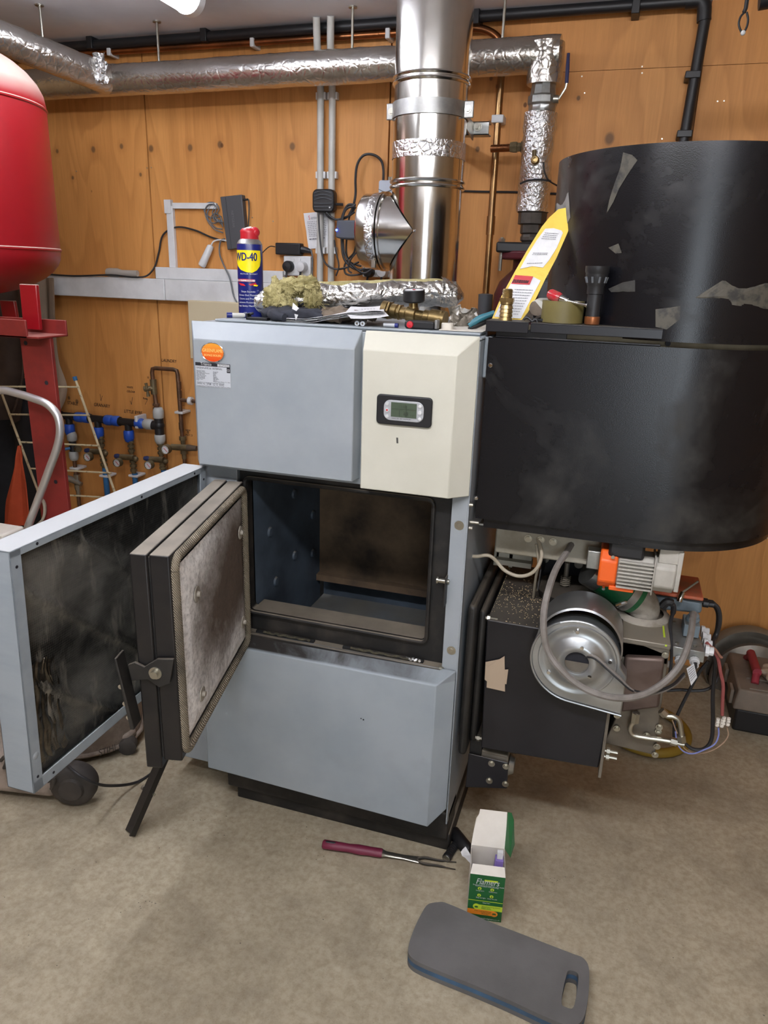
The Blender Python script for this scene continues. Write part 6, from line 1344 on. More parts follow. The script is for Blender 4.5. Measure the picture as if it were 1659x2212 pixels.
build(MB().grid(shell(-100, 48, 1.0, .09, 5, edge=26), 170, 26), 'foil_facing', 'foil', t, ang=80, solid=.0012)
build(MB().grid(shell(-100, 120, 1.02, .10, 7, u0=0, u1=.10, edge=10), 26, 26), 'foil_end', 'foil', t, ang=80, solid=.0012)
build(MB().grid(shell(-100, 75, 1.03, .10, 9, u0=.86, u1=1.0, edge=22), 30, 22), 'foil_end', 'foil', t, ang=80, solid=.0012)
def tuft(cpx, cpy, rx, rz, seed, Yt=1.60):
    c = at(cpx, cpy, Y=Yt)
    def fn(u, v):
        a = u*2*PI; b_ = v*PI; d = V(math.cos(a)*math.sin(b_), math.sin(a)*math.sin(b_), -math.cos(b_)); q = d*2.2
        k = 1+.42*noise.noise(q+V(seed, 0, 0))+.25*noise.noise(q*2.6+V(0, seed, 0))+.14*noise.noise(q*6+V(0, 0, seed))
        return c+V(d.x*rx, d.y*.026, d.z*rz)*k
    return fn
for i, (x, y, rx, rz) in enumerate([(600, 640, .030, .036), (630, 622, .040, .022), (660, 616, .030, .018), (676, 640, .017, .040), (612, 652, .028, .022), (584, 655, .016, .026)]):
    build(MB().grid(tuft(x, y, rx, rz, i*3.1, 1.605+.008*(i % 2)), 44, 30), 'wool_tuft', 'wool', t, ang=80)
m = MB()
for k in range(260):
    px, py = random.choice([(600, 640), (630, 620), (660, 616), (678, 645), (612, 655)]); c = at(px+random.uniform(-16, 16), py+random.uniform(-16, 16), Y=1.585+random.uniform(-.006, .012)); pts = [c]; dv = V(random.uniform(-1, 1), random.uniform(-.4, .1), random.uniform(-1, .3)).normalized()
    for q in range(4): dv = (dv+V(random.uniform(-.4, .4), random.uniform(-.2, .2), random.uniform(-.4, .3))).normalized(); pts.append(pts[-1]+dv*.005)
    m.tube(pts, .00042, n=4)
build(m, 'wool_fibres', 'wool', t)
# brass valve with gauge
t = thing('brass_valve', 'brass valve body with a round black pressure gauge lying on the boiler top', 'valve', V(-.43, 1.62, TZ))
v0, v1 = at(828, 668, Y=1.60), at(962, 692, Y=1.58); dv = (v1-v0).normalized(); Lv = (v1-v0).length; ra = .017
prof = [(0, 0), (.019, 0), (.019, .012), (.012, .014), (.012, .02), (.016, .022), (.016, .034), (.013, .036), (.013, .056), (.0165, .060), (.0165, .080), (.012, .082), (.012, .098), (.015, .1), (.015, .112), (.019, .115), (.019, Lv), (0, Lv)]
build(MB().lathe(v0, dv, prof, n=18), 'body', 'brass', t, ang=30)
for f0 in (.1, .27, .78, .93): c = v0.lerp(v1, f0); build(MB().lathe(c, dv, [(.0155 if .2 < f0 < .5 else .0195, -.001), (.021 if f0 in (.1, .93) else .018, 0), (.021 if f0 in (.1, .93) else .018, .004), (.015, .005)], n=6), 'hex_nut', 'brass', t, smooth=False)
c = v0.lerp(v1, .5); build(MB().cyl(c, c+V(-.004, .0, .045), .010, n=16), 'gauge_stem', 'brass', t)
gc = at(894, 652, Y=1.585); g_ = build(MB().lathe(gc, (.0, -.12, 1), [(0, 0), (.021, 0), (.0235, .003), (.0235, .024), (.022, .026), (.0215, .024)], n=36), 'gauge_case', 'blackplastic', t)
build(MB().lathe(gc+V(0, -.12, 1).normalized()*.0245, (0, -.12, 1), [(0, 0), (.0218, 0)], n=36), 'dial', 'paper', g_)
build(MB().lathe(gc+V(0, -.12, 1).normalized()*.0255, (0, -.12, 1), [(0, .001), (.0035, .001), (.0035, 0)], n=14), 'dial_centre', 'redplastic', g_)
# black tool with a red button
a = at(875, 693, Y=1.53); b = at(938, 714, Y=1.53)
t = thing('tape_measure', 'black gadget with a round red button at the front of the boiler top', 'tape measure', V((a.x+b.x)/2, 1.54, TZ))
build(MB().prism([V(x, 1.525, z) for x, z in rrect(a.x, b.x, TZ, TZ+(a.z-b.z)*1.0, .006)], (0, .035, 0)), 'case', 'blackplastic', t, bevel=.003)
c = V(a.x+(b.x-a.x)*.2, 1.5235, TZ+(a.z-b.z)*.5); build(MB().lathe(c, (0, -1, 0), [(0, .004), (.0065, .003), (.0075, 0)], n=20), 'red_button', 'redplastic', t)
build(MB().box((b.x+.0005, 1.528, TZ+.002), (b.x+.006, 1.55, TZ+.02)), 'metal_tab', 'bandsteel', t, bevel=.001)
# small things along the front edge
t = thing('plastic_end_cap', 'small white round plastic cap right of the black gadget with the red button', 'cap', V(at(966, 708, Y=1.55).x, 1.55, TZ))
build(MB().lathe((at(966, 708, Y=1.55).x, 1.55, TZ), (0, 0, 1), [(0, 0), (.0125, 0), (.0125, .013), (.011, .014), (0, .014)], n=24), 'cap', 'card', t)
for px, lab in ((771, 'left of the two small batteries lying end-on below the newspaper'), (783, 'right of the two small batteries lying end-on below the newspaper')):
    c = V(at(px, 703, Y=1.52).x, 1.52, TZ+.0054); t = thing('battery', lab, 'battery', c, 'pair of small batteries'); build(MB().cyl(c, c+V(-.01, .042, 0), .0052, n=16), 'casing', 'silverplastic', t); build(MB().cyl(c, c+V(0, -.0012, 0), .002, n=10), 'terminal', 'zinc', t)
p0, p1 = V(at(829, 708, Y=1.53).x, 1.53, TZ+.0048), V(at(860, 709, Y=1.53).x, 1.53, TZ+.0048)
t = thing('screw_bit_tube', 'clear tube with a blue end lying at the front edge of the boiler top', 'tube', p0); build(MB().cyl(p0, p0.lerp(p1, .78), .0045, n=14), 'clear_barrel', 'silverplastic', t); build(MB().cyl(p0.lerp(p1, .78), p1, .0048, n=14), 'blue_end', 'canblue', t)
t = thing('crumpled_bag', 'crumpled clear plastic bag at the right end of the boiler top', 'plastic bag', V(-.34, 1.66, TZ))
bc_ = at(1000, 690, Y=1.66)
build(MB().grid(lambda u, v: bc_+V((u-.5)*.06+.01*noise.noise(V(u*6, v*6, 1)), .03*noise.noise(V(u*4, v*4, 6)), max(TZ-bc_.z+.001, (v-.5)*.05+.016*noise.noise(V(u*5, v*5, 9)))), 20, 16), 'film', mat('cloudy_film', '#8B8377', .25, c2='#6C655B', nscale=20, spec=.8), t, solid=.0006, ang=40)
t = thing('loose_paper', 'sheet of white paper lying flat at the right end of the boiler top', 'paper', V(-.33, 1.7, TZ)); build(MB().prism([V(-.36, 1.52, TZ+.0005), V(-.27, 1.53, TZ+.0005), V(-.28, 1.85, TZ+.0005), V(-.40, 1.83, TZ+.0005)], (0, 0, .001)), 'sheet', 'card', t)
t = thing('pliers', 'teal-handled pliers lying on the right end of the boiler top', 'pliers', V(-.3, 1.6, TZ))
q0, q1 = at(1013, 704, Y=1.58), at(1068, 676, Y=1.60)
build(MB().tube([q0, q0.lerp(q1, .4)+V(0, 0, .004), q1], [.005, .007, .006], n=10, sm=4), 'teal_handle', 'teal', t); build(MB().tube([q0+V(0, .0, -.006), q0.lerp(q1, .5)+V(0, .01, -.008), q1+V(.002, .02, -.008)], [.004, .006, .006], n=10, sm=4), 'teal_handle', 'blackplastic', t)
# ---------------- things on the hopper ledge ----------------
LZ = 1.3168
c = V(at(1092, 690, Y=1.515).x, 1.515, LZ)
t = thing('brass_hose_tail', 'brass threaded hose tail fitting standing on the ledge left of the envelope', 'brass fitting', c)
prof = [(0, 0)]; z = 0
for k in range(4): prof += [(.0135, z), (.0115, z+.007)]; z += .0075
prof += [(.0105, z), (.0125, z+.001), (.0125, z+.006), (.0095, z+.007)]; build(MB().lathe(c, (0, 0, 1), prof, n=28), 'barbed_tail', 'brass', t, ang=20)
build(MB().lathe(c+V(0, 0, z+.005), (0, 0, 1), [(0, 0), (.0155, 0), (.0155, .008), (0, .008)], n=6), 'hex_collar', 'brass', t, smooth=False)
prof = [(0, 0)]
for k in range(7): prof += [(.0105, k*.0024), (.0095, k*.0024+.0012)]
prof += [(.0085, .017), (.006, .0172), (.006, .005), (0, .005)]; build(MB().lathe(c+V(0, 0, z+.013), (0, 0, 1), prof, n=24), 'thread', 'brass', t, ang=20)
# padded envelope leaning on the drum
ey = lambda py: 1.56+(690-py)/240*.085
ol = [(1062, 690), (1083, 640), (1113, 585), (1142, 535), (1170, 490), (1186, 470), (1206, 452), (1226, 448), (1228, 469), (1232, 470), (1227, 500), (1216, 525), (1203, 555), (1190, 580), (1177, 605), (1160, 640), (1140, 675), (1124, 695), (1103, 691), (1090, 688)]
t = thing('padded_envelope', 'torn yellow padded envelope with a white address label leaning against the drum', 'envelope', at(1095, 690, Y=1.56))
P = [at(x, y, Y=ey(y)) for x, y in ol]; m = MB(); n = len(P); Q2 = [p+V(.0, .004, 0) for p in P]; m.add(P+Q2, [tuple(range(n)), tuple(range(n, 2*n))[::-1]]+[(i, (i+1) % n, n+(i+1) % n, n+i) for i in range(n)]); env = build(m, 'envelope_body', 'yellowpaper', t, smooth=False)
def ep(x, y, o=.0015): return at(x, y, Y=ey(y)-o)
lab1 = [ep(1176, 497), ep(1215, 497), ep(1172, 578), ep(1123, 580)]
lab1 = [ep(1178, 494), ep(1196, 493), ep(1213, 498), ep(1216, 503), ep(1203, 535), ep(1186, 562), ep(1173, 578), ep(1150, 575), ep(1123, 581), ep(1140, 550), ep(1160, 518)]
l1 = build(MB().add(lab1, [tuple(range(len(lab1)))]), 'address_label', 'paper', t, solid=.0004, smooth=False)
lab2 = [ep(1113, 595), ep(1150, 597), ep(1168, 606), ep(1150, 640), ep(1125, 688), ep(1100, 687), ep(1068, 684), ep(1090, 637)]
l2 = build(MB().add(lab2, [tuple(range(len(lab2)))]), 'lower_label', 'paper', t, solid=.0004, smooth=False)
ls = [ep(1113, 594, .003), ep(1152, 597, .003), ep(1144, 615, .003), ep(1104, 613, .003)]
build(MB().add(ls, [(0, 1, 2, 3)]), 'red_stamp', 'redplastic', t, smooth=False)
m = MB(); qd = [ep(1176, 497, .003), ep(1213, 500, .003), ep(1172, 576, .003), ep(1128, 578, .003)]
up_e = (qd[0]-qd[3]).normalized(); rt_e = (qd[1]-qd[0]).normalized()
def etext(s_, x, y, h, sq=1): text_mesh(m, s_, ep(x, y, .0028), -up_e, rt_e, h, .0002, squash=sq)
qlines(m, qd, .12, .9, [.08, .13, .18, .23, .62, .66, .9], .0012, .0003)
qd2 = [ep(1113, 618, .003), ep(1160, 620, .003), ep(1120, 684, .003), ep(1074, 682, .003)]; qlines(m, qd2, .06, .92, [.12+.09*k for k in range(10)], .0011, .0003)
build(m, 'print', 'greyink', t, smooth=False)
m = MB(); q = [ep(1108, 603, .0036), ep(1146, 606, .0036), ep(1142, 613, .0036), ep(1104, 611, .0036)]; qlines(m, q, .05, .95, [.3, .6, .9], .0018, .0004); build(m, 'stamp_lettering', 'ink', t, smooth=False)
# dusty wooden-handled thing, tape roll, screwdriver, torch
c = V(at(1160, 655, Y=1.54).x, 1.54, LZ); 
t = thing('wooden_handle', 'stubby grubby wooden handle leaning up between the envelope and the tape roll', 'tool handle', c)
h0_ = at(1160, 665, Y=1.535); build(MB().tube([h0_, h0_+V(.004, .02, .002), h0_+V(.01, .07, .004)], [.0155, .0165, .014], n=22), 'handle', 'conduit', t); build(MB().lathe(h0_, (-.1, -1, 0), [(0, .0008), (.0135, .0008), (.0155, 0)], n=22), 'handle_end', 'wood', t)
build(MB().tube([h0_+V(0, .02, -.012), V(h0_.x-.005, 1.53, LZ+.004), V(h0_.x+.03, 1.52, LZ+.004)], .003, n=8, sm=3), 'wire_loop', 'blackplastic', t)
cable([(1131, 691), (1138, 686), (1146, 691), (1150, 694), (1157, 690), (1161, 697)], 1.52, .0022, 'short black bent wire on the ledge left of the tape roll', name='bent_wire', cat='wire')
cxr = at(1215, 690, Y=1.56).x; rr_ = (at(1259, 680, Y=1.56)-at(1169, 680, Y=1.56)).length/2
t = thing('tape_roll', 'wide roll of olive-brown tape standing flat on the ledge under the screwdriver', 'tape roll', (cxr, 1.495+rr_, LZ)); rr_ = min(rr_, .052)
cy_ = 1.5+rr_; hT = .041
build(MB().lathe((cxr, cy_, LZ), (0, 0, 1), [(rr_*.78, 0), (rr_, 0), (rr_, hT), (rr_*.78, hT), (rr_*.78, 0)], n=64), 'tape', 'olive', t, ang=40)
build(MB().lathe((cxr, cy_, LZ+.001), (0, 0, 1), [(rr_*.74, 0), (rr_*.78, 0), (rr_*.78, hT-.001), (rr_*.74, hT-.001), (rr_*.74, 0)], n=64), 'cardboard_core', 'card', t, ang=40)
s0, s1, s2, s3 = at(1186, 634, Y=1.52), at(1211, 645, Y=1.51), at(1226, 650, Y=1.507), at(1268, 660, Y=1.5)
t = thing('screwdriver', 'screwdriver with a clear red handle resting on the tape roll', 'screwdriver', s1)
build(MB().tube([s0, s0.lerp(s1, .2), s0.lerp(s1, .8), s1], [.008, .011, .011, .009], n=10), 'handle', mat('clear_red_handle', '#B22430', .18, c2='#7E5A52', nscale=60), t)
build(MB().tube([s1, s1.lerp(s2, .5), s2], [.0085, .0075, .005], n=16), 'ferrule', 'chrome', t); build(MB().tube([s2, s3.lerp(s2, .12), s3], [.0028, .0028, .0045], n=12), 'blade', 'chrome', t)
ct_ = V(at(1278, 700, Y=1.52).x, 1.52, LZ); th_ = at(1287, 575, Y=1.52).z-LZ
dxt = (at(1290, 575, Y=1.52).x-ct_.x)*.4
t = thing('torch', 'black torch standing head-up on the ledge with a copper-coloured end cap', 'torch', ct_)
ta = V(dxt, 0, th_).normalized()
build(MB().lathe(ct_, ta, [(0, 0), (.0135, 0), (.0145, .002), (.0145, .014), (.0135, .015)], n=32), 'end_cap', 'copperend', t)
build(MB().lathe(ct_, ta, [(.0135, .014), (.0135, th_*.52), (.0155, th_*.53), (.0155, th_*.66), (.0165, th_*.68)], n=32), 'barrel', 'blackplastic', t)
build(MB().lathe(ct_, ta, [(.0165, th_*.68), (.0185, th_*.74), (.0205, th_*.82), (.021, th_*.85), (.021, th_*.88), (.0225, th_*.9), (.0225, th_), (.018, th_), (.016, th_*.97), (0, th_*.97)], n=36), 'head', 'blackplastic', t)
m = MB()
for k in range(9):
    a = 2*PI*k/9; x_, y_, _ = basis(ta); m.cyl(ct_+ta*th_*.72+(x_*math.cos(a)+y_*math.sin(a))*.0175, ct_+ta*th_*.82+(x_*math.cos(a)+y_*math.sin(a))*.0208, .0022, n=6)
build(m, 'grip_rib', 'greyplastic', t)
# ---------------- ceiling hook with tie, dark corner item ----------------
p = at(1612, 10, Z=2.14)
t = thing('ceiling_hook', 'dark hook hanging from the ceiling at top right with a looped cable tie', 'hook', p)
yh = 1.9; build(MB().tube([V(at(1613, 0, Y=yh).x, yh, CEIL)]+pxpath([(1613, 4), (1611, 18), (1607, 27)], yh), .004, n=8), 'hook', 'blackplastic', t)
lp_ = pxpath([(1611, 24), (1600, 36), (1596, 52), (1601, 68), (1605, 71), (1613, 58), (1616, 42), (1613, 26)], yh); build(MB().tube(lp_, .0022, n=8, sm=4), 'cable_tie', 'blackplastic', t); build(MB().sphere(lp_[4], .005), 'tie_end', 'white', t)
a = at(1645, -30, Y=1.9); t = thing('ceiling_bracket', 'black object on the ceiling in the top right corner', 'bracket', a); build(MB().lathe(V(at(1640, 0, Y=1.9).x, 1.9, at(1640, -4, Y=1.9).z), (1, 0, .1), [(0, 0), (.022, 0), (.022, .3), (0, .3)], n=20), 'body', 'blackplastic', t)
# ---------------- floor: leaning bar, fork, torch pieces, box, kneeling pad ----------------
b0 = onp(281, 1799, .003); b1 = at(368, 1600, Y=1.42)
t = thing('metal_bar', 'flat black steel bar leaning up to the underside of the open inner door', 'bar', b0)
d = (b1-b0).normalized(); s_ = d.cross(V(-.35, -1, 0)).normalized(); n_ = s_.cross(d).normalized()
m = MB(); m.hexa([b0-s_*.018-n_*.003, b0+s_*.018-n_*.003, b0+s_*.018+n_*.003, b0-s_*.018+n_*.003, b1-s_*.018-n_*.003, b1+s_*.018-n_*.003, b1+s_*.018+n_*.003, b1-s_*.018+n_*.003]); mb_ = build(m, 'bar', 'blackflat', t, bevel=.0008)
m = MB(); m.hexa([b0+s_*.018-n_*.0, b0+s_*.022-n_*.0, b0+s_*.022+n_*.018, b0+s_*.018+n_*.018, b1+s_*.018, b1+s_*.022, b1+s_*.022+n_*.018, b1+s_*.018+n_*.018]); build(m, 'return_edge', 'blackflat', t)
c = b0.lerp(b1, .45); build(MB().cyl(c-s_*.016, c-s_*.024, .007, n=14), 'rivet', 'duststeel', t); build(MB().cyl(c+s_*.022, c+s_*.026, .004, n=10), 'rivet', 'zinc', t)
t = thing('carving_fork', 'two-pronged fork with a burgundy handle lying on the floor before the boiler', 'fork', onp(830, 1845, 0))
k0, k1, k2, k3 = onp(697, 1823, .014), onp(826, 1843, .014), onp(905, 1857, .008), onp(985, 1870, .006)
u_ = (k1-k0).normalized(); v_ = V(-u_.y, u_.x, 0)
def oval_tube(pts, ws, hs, n=16):
    m = MB(); vs = []
    for p, w_, h_ in zip(pts, ws, hs): vs += [p+v_*math.cos(2*PI*k/n)*w_+V(0, 0, 1)*math.sin(2*PI*k/n)*h_ for k in range(n)]
    L = len(pts); m.add(vs, [(i*n+k, i*n+(k+1) % n, (i+1)*n+(k+1) % n, (i+1)*n+k) for i in range(L-1) for k in range(n)]+[tuple(range(n))[::-1], tuple(range((L-1)*n, L*n))]); return m
fs_ = [0, .02, .2, .45, .6, .8, .97, 1]
hd_ = build(oval_tube([k0.lerp(k1, f) for f in fs_], [.009, .0125, .0125, .0105, .0135, .012, .0125, .0115], [.008, .010, .010, .010, .011, .010, .010, .009]), 'handle', 'burgundy', t, ang=60)
build(oval_tube([k0.lerp(k1, f)+V(0, 0, .0045) for f in (.05, .08, .19, .22)], [.003, .006, .006, .003], [.006, .0065, .0065, .006]), 'handle_inset', 'blackplastic', t)
m = MB(); 
sh_ = [k1, k1.lerp(k2, .1), k1.lerp(k2, .6), k2]; bl_ = oval_tube(sh_, [.0115, .0085, .0075, .011], [.008, .0035, .0025, .0025]); bl_o = build(bl_, 'shank', 'zinc', t)
for s2 in (-1, 1):
    e = k3+v_*s2*.012; build(MB().tube([k2+v_*s2*.002-u_*.006, k2+v_*s2*.010+u_*.012, k2.lerp(e, .5)+v_*s2*.003, e], [.003, .0032, .0028, .0012], n=8, sm=4), 'prong', 'blackflat', t)
t = thing('ridged_torch', 'small black ridged metal torch lying against the boiler plinth corner', 'torch', onp(972, 1845, 0))
r0, r1 = onp(964, 1855, .010), onp(985, 1822, .010); dd_ = (r1-r0).normalized(); LL = (r1-r0).length
prof = [(0, .001), (.0105, .0), (.0115, .002), (.0115, .010)]
for k in range(5): prof += [(.009, .012+k*.0065), (.009, .015+k*.0065), (.0105, .0155+k*.0065), (.0105, .0185+k*.0065)]
prof += [(.009, LL), (0, LL)]; build(MB().lathe(r0, dd_, prof, n=24), 'barrel', 'blackplastic', t, ang=25); build(MB().lathe(r0-dd_*.0002, -dd_, [(0, 0), (.0075, 0), (.009, .0005), (.0095, 0)], n=24), 'bezel', 'zinc', t)
t = thing('rubber_handle', 'thick black rubber grip lying behind the firelighter box', 'handle', onp(1000, 1815, 0))
r0, r1 = onp(978, 1795, .0165), onp(1016, 1843, .0165); build(MB().tube([r0, r0.lerp(r1, .06), r0.lerp(r1, .94), r1], [.011, .0165, .0165, .012], n=20), 'grip', 'blackplastic', t, ang=60)
# firelighter box
c0 = onp(1008, 1983, 0); c1 = onp(1082, 1993, 0); ub = (c1-c0); ub.z = 0; wb = ub.length; ub.normalize(); vb = V(-ub.y, ub.x, 0)
ztopb = None
# front face height from the top edge of the green face
hb = (at(1018, 1887, Y=c0.y).z); db = .088
t = thing('firelighter_box', 'open green and white card box of firelighters standing on the floor', 'card box', c0.lerp(c1, .5))
XB = Matrix(((ub.x, vb.x, 0, c0.x), (ub.y, vb.y, 0, c0.y), (0, 0, 1, 0), (0, 0, 0, 1)))
tk = .0008
m = MB(XB); m.box((0, 0, 0), (wb, tk, hb)); fr_ = build(m, 'front_panel', 'boxgreen', t)
m = MB(XB); m.box((0, tk, 0), (wb, tk*2, hb)); m.box((0, tk, 0), (tk, db, hb)); m.box((wb-tk, tk, 0), (wb, db, hb)); m.box((0, db-tk, 0), (wb, db, hb)); m.box((0, 0, 0), (wb, db, tk)); build(m, 'box_walls', 'card', t)
m = MB(XB); m.hexa([(0, -.0005, hb), (wb, -.0005, hb), (wb, 0, hb), (0, 0, hb), (.004, .019, hb+.010), (wb-.003, .019, hb+.010), (wb-.003, .020, hb+.0095), (.004, .020, hb+.0095)]); build(m, 'front_flap', 'card', t)
# open lid leaning back
m = MB(XB); lh = .062
m.add([(0, db, hb), (wb-.0, db, hb), (wb+.002, db+.028, hb+lh*.55), (wb+.002, db+.05, hb+lh), (.016, db+.05, hb+lh), (.014, db+.044, hb+lh*.84), (.008, db+.036, hb+lh*.74), (.004, db+.02, hb+lh*.4)], [(0, 1, 2, 3, 4, 5, 6, 7)]); build(m, 'lid_flap', 'card', t, solid=.001, smooth=False)
m = MB(XB); m.add([(wb, db, hb), (wb+.012, db-.03, hb+.004), (wb+.019, db-.022, hb+.035), (wb+.017, db+.03, hb+lh*.95), (wb+.012, db+.048, hb+lh*1.02), (wb+.004, db+.05, hb+lh*1.0)], [(0, 1, 2, 3, 4, 5)]); build(m, 'lid_side_flap', 'boxgreen', t, solid=.001, smooth=False)
m = MB(XB); m.add([(-.001, .03, hb), (-.001, .055, hb), (-.014, .057, hb+.020), (-.02, .052, hb+.016), (-.024, .044, hb+.015), (-.02, .038, hb+.010), (-.014, .030, hb+.014)], [tuple(range(7))]); build(m, 'side_tab', 'paper', t, solid=.001, smooth=False)
# printed front
fb = lambda u, z, o=.0004: XB @ V(wb*u, -o, hb*z)
def frect(u0, u1, z0_, z1_, o=.0004): return ([fb(u0, z0_, o), fb(u1, z0_, o), fb(u1, z1_, o), fb(u0, z1_, o)], [(0, 1, 2, 3)])
m = MB(); m.add(*frect(.42, .80, .865, .905)); m.add(*frect(0, 1, .425, .437)); m.add(*frect(.2, 1, .235, .345))
for u, z in ((.30, .70), (.66, .70), (.30, .55), (.66, .55)):
    m.add([fb(u+.055*math.cos(2*PI*k/20), z+.033*math.sin(2*PI*k/20)) for k in range(20)], [tuple(range(20))])
m.add([fb(.25+.1*math.cos(2*PI*k/24), .30+.06*math.sin(2*PI*k/24), .0006) for k in range(24)], [tuple(range(24))])
build(m, 'lime_print', 'lime', fr_, smooth=False)
m = MB(); m.add(*frect(0, .78, .12, .235)); m.add([fb(.78+.1*math.cos(2*PI*k/24), .17+.06*math.sin(2*PI*k/24), .0006) for k in range(24)], [tuple(range(24))]); build(m, 'orange_print', 'orangeprint', fr_, smooth=False)
m = MB()
def ft(s_, u, z, h, sq=1, sh=0, o=.0008, al='LEFT'): text_mesh(m, s_, fb(u, z, 0), ub, (0, 0, 1), h, o, al, squash=sq, shear=sh)
ft('Flamers', .17, .80, .0225, .74, .25); ft('Environmental firelighters are made', .1, .765, .0048, 1); ft('from untreated wood shavings', .17, .745, .0042); 
for u, z, s_ in ((.2, .645, 'Long burn'), (.57, .645, 'Odourless'), (.22, .49, 'Easy to light'), (.54, .49, 'Clean & safe')): ft(s_, u, z, .0044)
ft('Ideal for:', .42, .385, .0048); ft('www.flamersfirelighters.co.uk', .14, .035, .0048, 1.1)
build(m, 'white_lettering', 'white', fr_, smooth=False)
m = MB(); ft('Wood burning stoves', .4, .305, .0048); ft('Open fires', .4, .28, .0048); ft('Pizza ovens', .4, .255, .0048); ft('Charcoal barbecues', .2, .195, .0048); ft('Chimeneas', .4, .165, .0048); ft('Fire pits', .42, .135, .0048)
for u, z in ((.30, .70), (.66, .70), (.30, .55), (.66, .55)): m.add([fb(u-.012, z-.022, .0007), fb(u+.012, z-.022, .0007), fb(u+.016, z, .0007), fb(u, z+.024, .0007), fb(u-.014, z, .0007)], [(0, 1, 2, 3, 4)])
m.add([fb(.25+.055*math.cos(2*PI*k/12), .29+.02*math.sin(2*PI*k/12), .0009) for k in range(12)], [tuple(range(12))]); m.add([fb(.72, .16, .0009), fb(.84, .16, .0009), fb(.82, .19, .0009), fb(.74, .19, .0009)], [(0, 1, 2, 3)])
for u in (.74, .78, .82): m.add([fb(u, .135, .0009), fb(u+.008, .135, .0009), fb(u+.008, .16, .0009), fb(u, .16, .0009)], [(0, 1, 2, 3)])
build(m, 'green_lettering', 'boxgreen', fr_, smooth=False)
t = thing('match_box', 'small purple and white packet inside the firelighter box', 'packet', XB @ V(wb*.8, db*.5, .04))
x0_ = wb*.62; m = MB(XB); m.hexa([(x0_, .03, .05), (x0_+.02, .03, .05), (x0_+.02, .05, .05), (x0_, .05, .05), (x0_+.008, .045, hb+.002), (x0_+.026, .045, hb+.002), (x0_+.026, .065, hb+.002), (x0_+.008, .065, hb+.002)]); pk = build(m, 'packet', 'purple', t, bevel=.0006)
m = MB(XB); m.box((x0_+.011, .05, hb+.0025), (x0_+.024, .06, hb+.02)); m.hexa([(x0_+.004, .0285, .06), (x0_+.018, .0285, .06), (x0_+.018, .029, .06), (x0_+.004, .029, .06), (x0_+.010, .0405, hb-.02), (x0_+.022, .0405, hb-.02), (x0_+.022, .041, hb-.02), (x0_+.010, .041, hb-.02)]); build(m, 'white_insert', 'paper', t)
# kneeling pad
ol = [(940, 1949), (960, 1949), (1060, 1992), (1110, 2011), (1240, 2061), (1258, 2068), (1270, 2083), (1273, 2110), (1270, 2160), (1262, 2195), (1248, 2212), (1220, 2212), (1180, 2197), (1100, 2160), (1020, 2126), (950, 2098), (900, 2076), (884, 2062), (882, 2046), (895, 2005), (915, 1965), (925, 1953)]
Hp = .034
top_ = [onp(x, y, Hp) for x, y in ol]; cen = sum(top_, V(0, 0, 0))/len(top_)
hole = [onp(x, y, Hp) for x, y in [(1226, 2098), (1232, 2096), (1245, 2100), (1249, 2106), (1248, 2130), (1242, 2165), (1236, 2178), (1224, 2176), (1214, 2170), (1216, 2140), (1222, 2112)]]
t = thing('kneeling_pad', 'dark grey foam kneeling pad with a hand slot lying on the floor at bottom right', 'kneeling pad', (cen.x, cen.y, 0))
from mathutils.geometry import tessellate_polygon
top_s = smooth_path(top_+[top_[0]], 5)[:-1]; hole_s = smooth_path(hole+[hole[0]], 5)[:-1]
tri = tessellate_polygon([[V(p.x, p.y, 0) for p in top_s], [V(p.x, p.y, 0) for p in hole_s]]); allp = top_s+hole_s
def slab(z0, z1, grow=0):
    m = MB(); vs0 = [V(p.x, p.y, z0) for p in allp]; vs1 = [V(p.x, p.y, z1) for p in allp]; n = len(allp); nt = len(top_s)
    fs = [tuple(f) for f in tri]+[tuple(i+n for i in f) for f in tri]; fs += [(i, (i+1) % nt, n+(i+1) % nt, n+i) for i in range(nt)]; nh = len(hole_s); fs += [(nt+i, nt+(i+1) % nh, n+nt+(i+1) % nh, n+nt+i) for i in range(nh)]
    return m.add(vs0+vs1, fs)
build(slab(.023, Hp), 'top_layer', 'rubber', t, smooth=False, bevel=.002); build(slab(.012, .0229), 'middle_layer', 'bluefoam', t, smooth=False); build(slab(.0005, .0119), 'bottom_layer', 'rubber', t, smooth=False)
# ---------------- vacuum cleaner under the outer door ----------------
t = thing('vacuum_cleaner', 'grubby tan wheeled vacuum cleaner on the floor beneath the open outer door', 'vacuum cleaner', onp(150, 1700, 0))
bcx = V(-1.50, 1.50, 0)
wc = at(158, 1692, Y=1.325); wc = V(wc.x, 1.325, .062)
m = MB(); m.lathe((wc.x, wc.y, wc.z), (.35, -1, 0), [(0, .025), (.03, .024), (.034, .016), (.052, .014), (.060, .006), (.062, -.012), (.058, -.03), (0, -.03)], n=44); build(m, 'rear_wheel', 'tyre', t, ang=40)
def body(u, v):
    a = u*2*PI; L, Wd_ = .235, .165; h = .03+.30*v; k = 1-.08*v; cx0, cy0 = -1.50, 1.57
    x = L*math.copysign(abs(math.cos(a))**.7, math.cos(a))*k; y = Wd_*math.copysign(abs(math.sin(a))**.7, math.sin(a))*k; r_ = R(-32)*-1
    return V(cx0+x*math.cos(r_)-y*math.sin(r_), cy0+x*math.sin(r_)+y*math.cos(r_), h)
build(MB().grid(body, 60, 12), 'body_tub', 'vac', t, ang=60)
def lidb(u, v):
    p = body(u, 1); c = V(-1.50, 1.57, .33); q = c.lerp(p, 1-v); q.z = .33+.07*math.sin(v*PI/2); return q
build(MB().grid(lidb, 60, 8), 'lid', 'vac', t, ang=60)
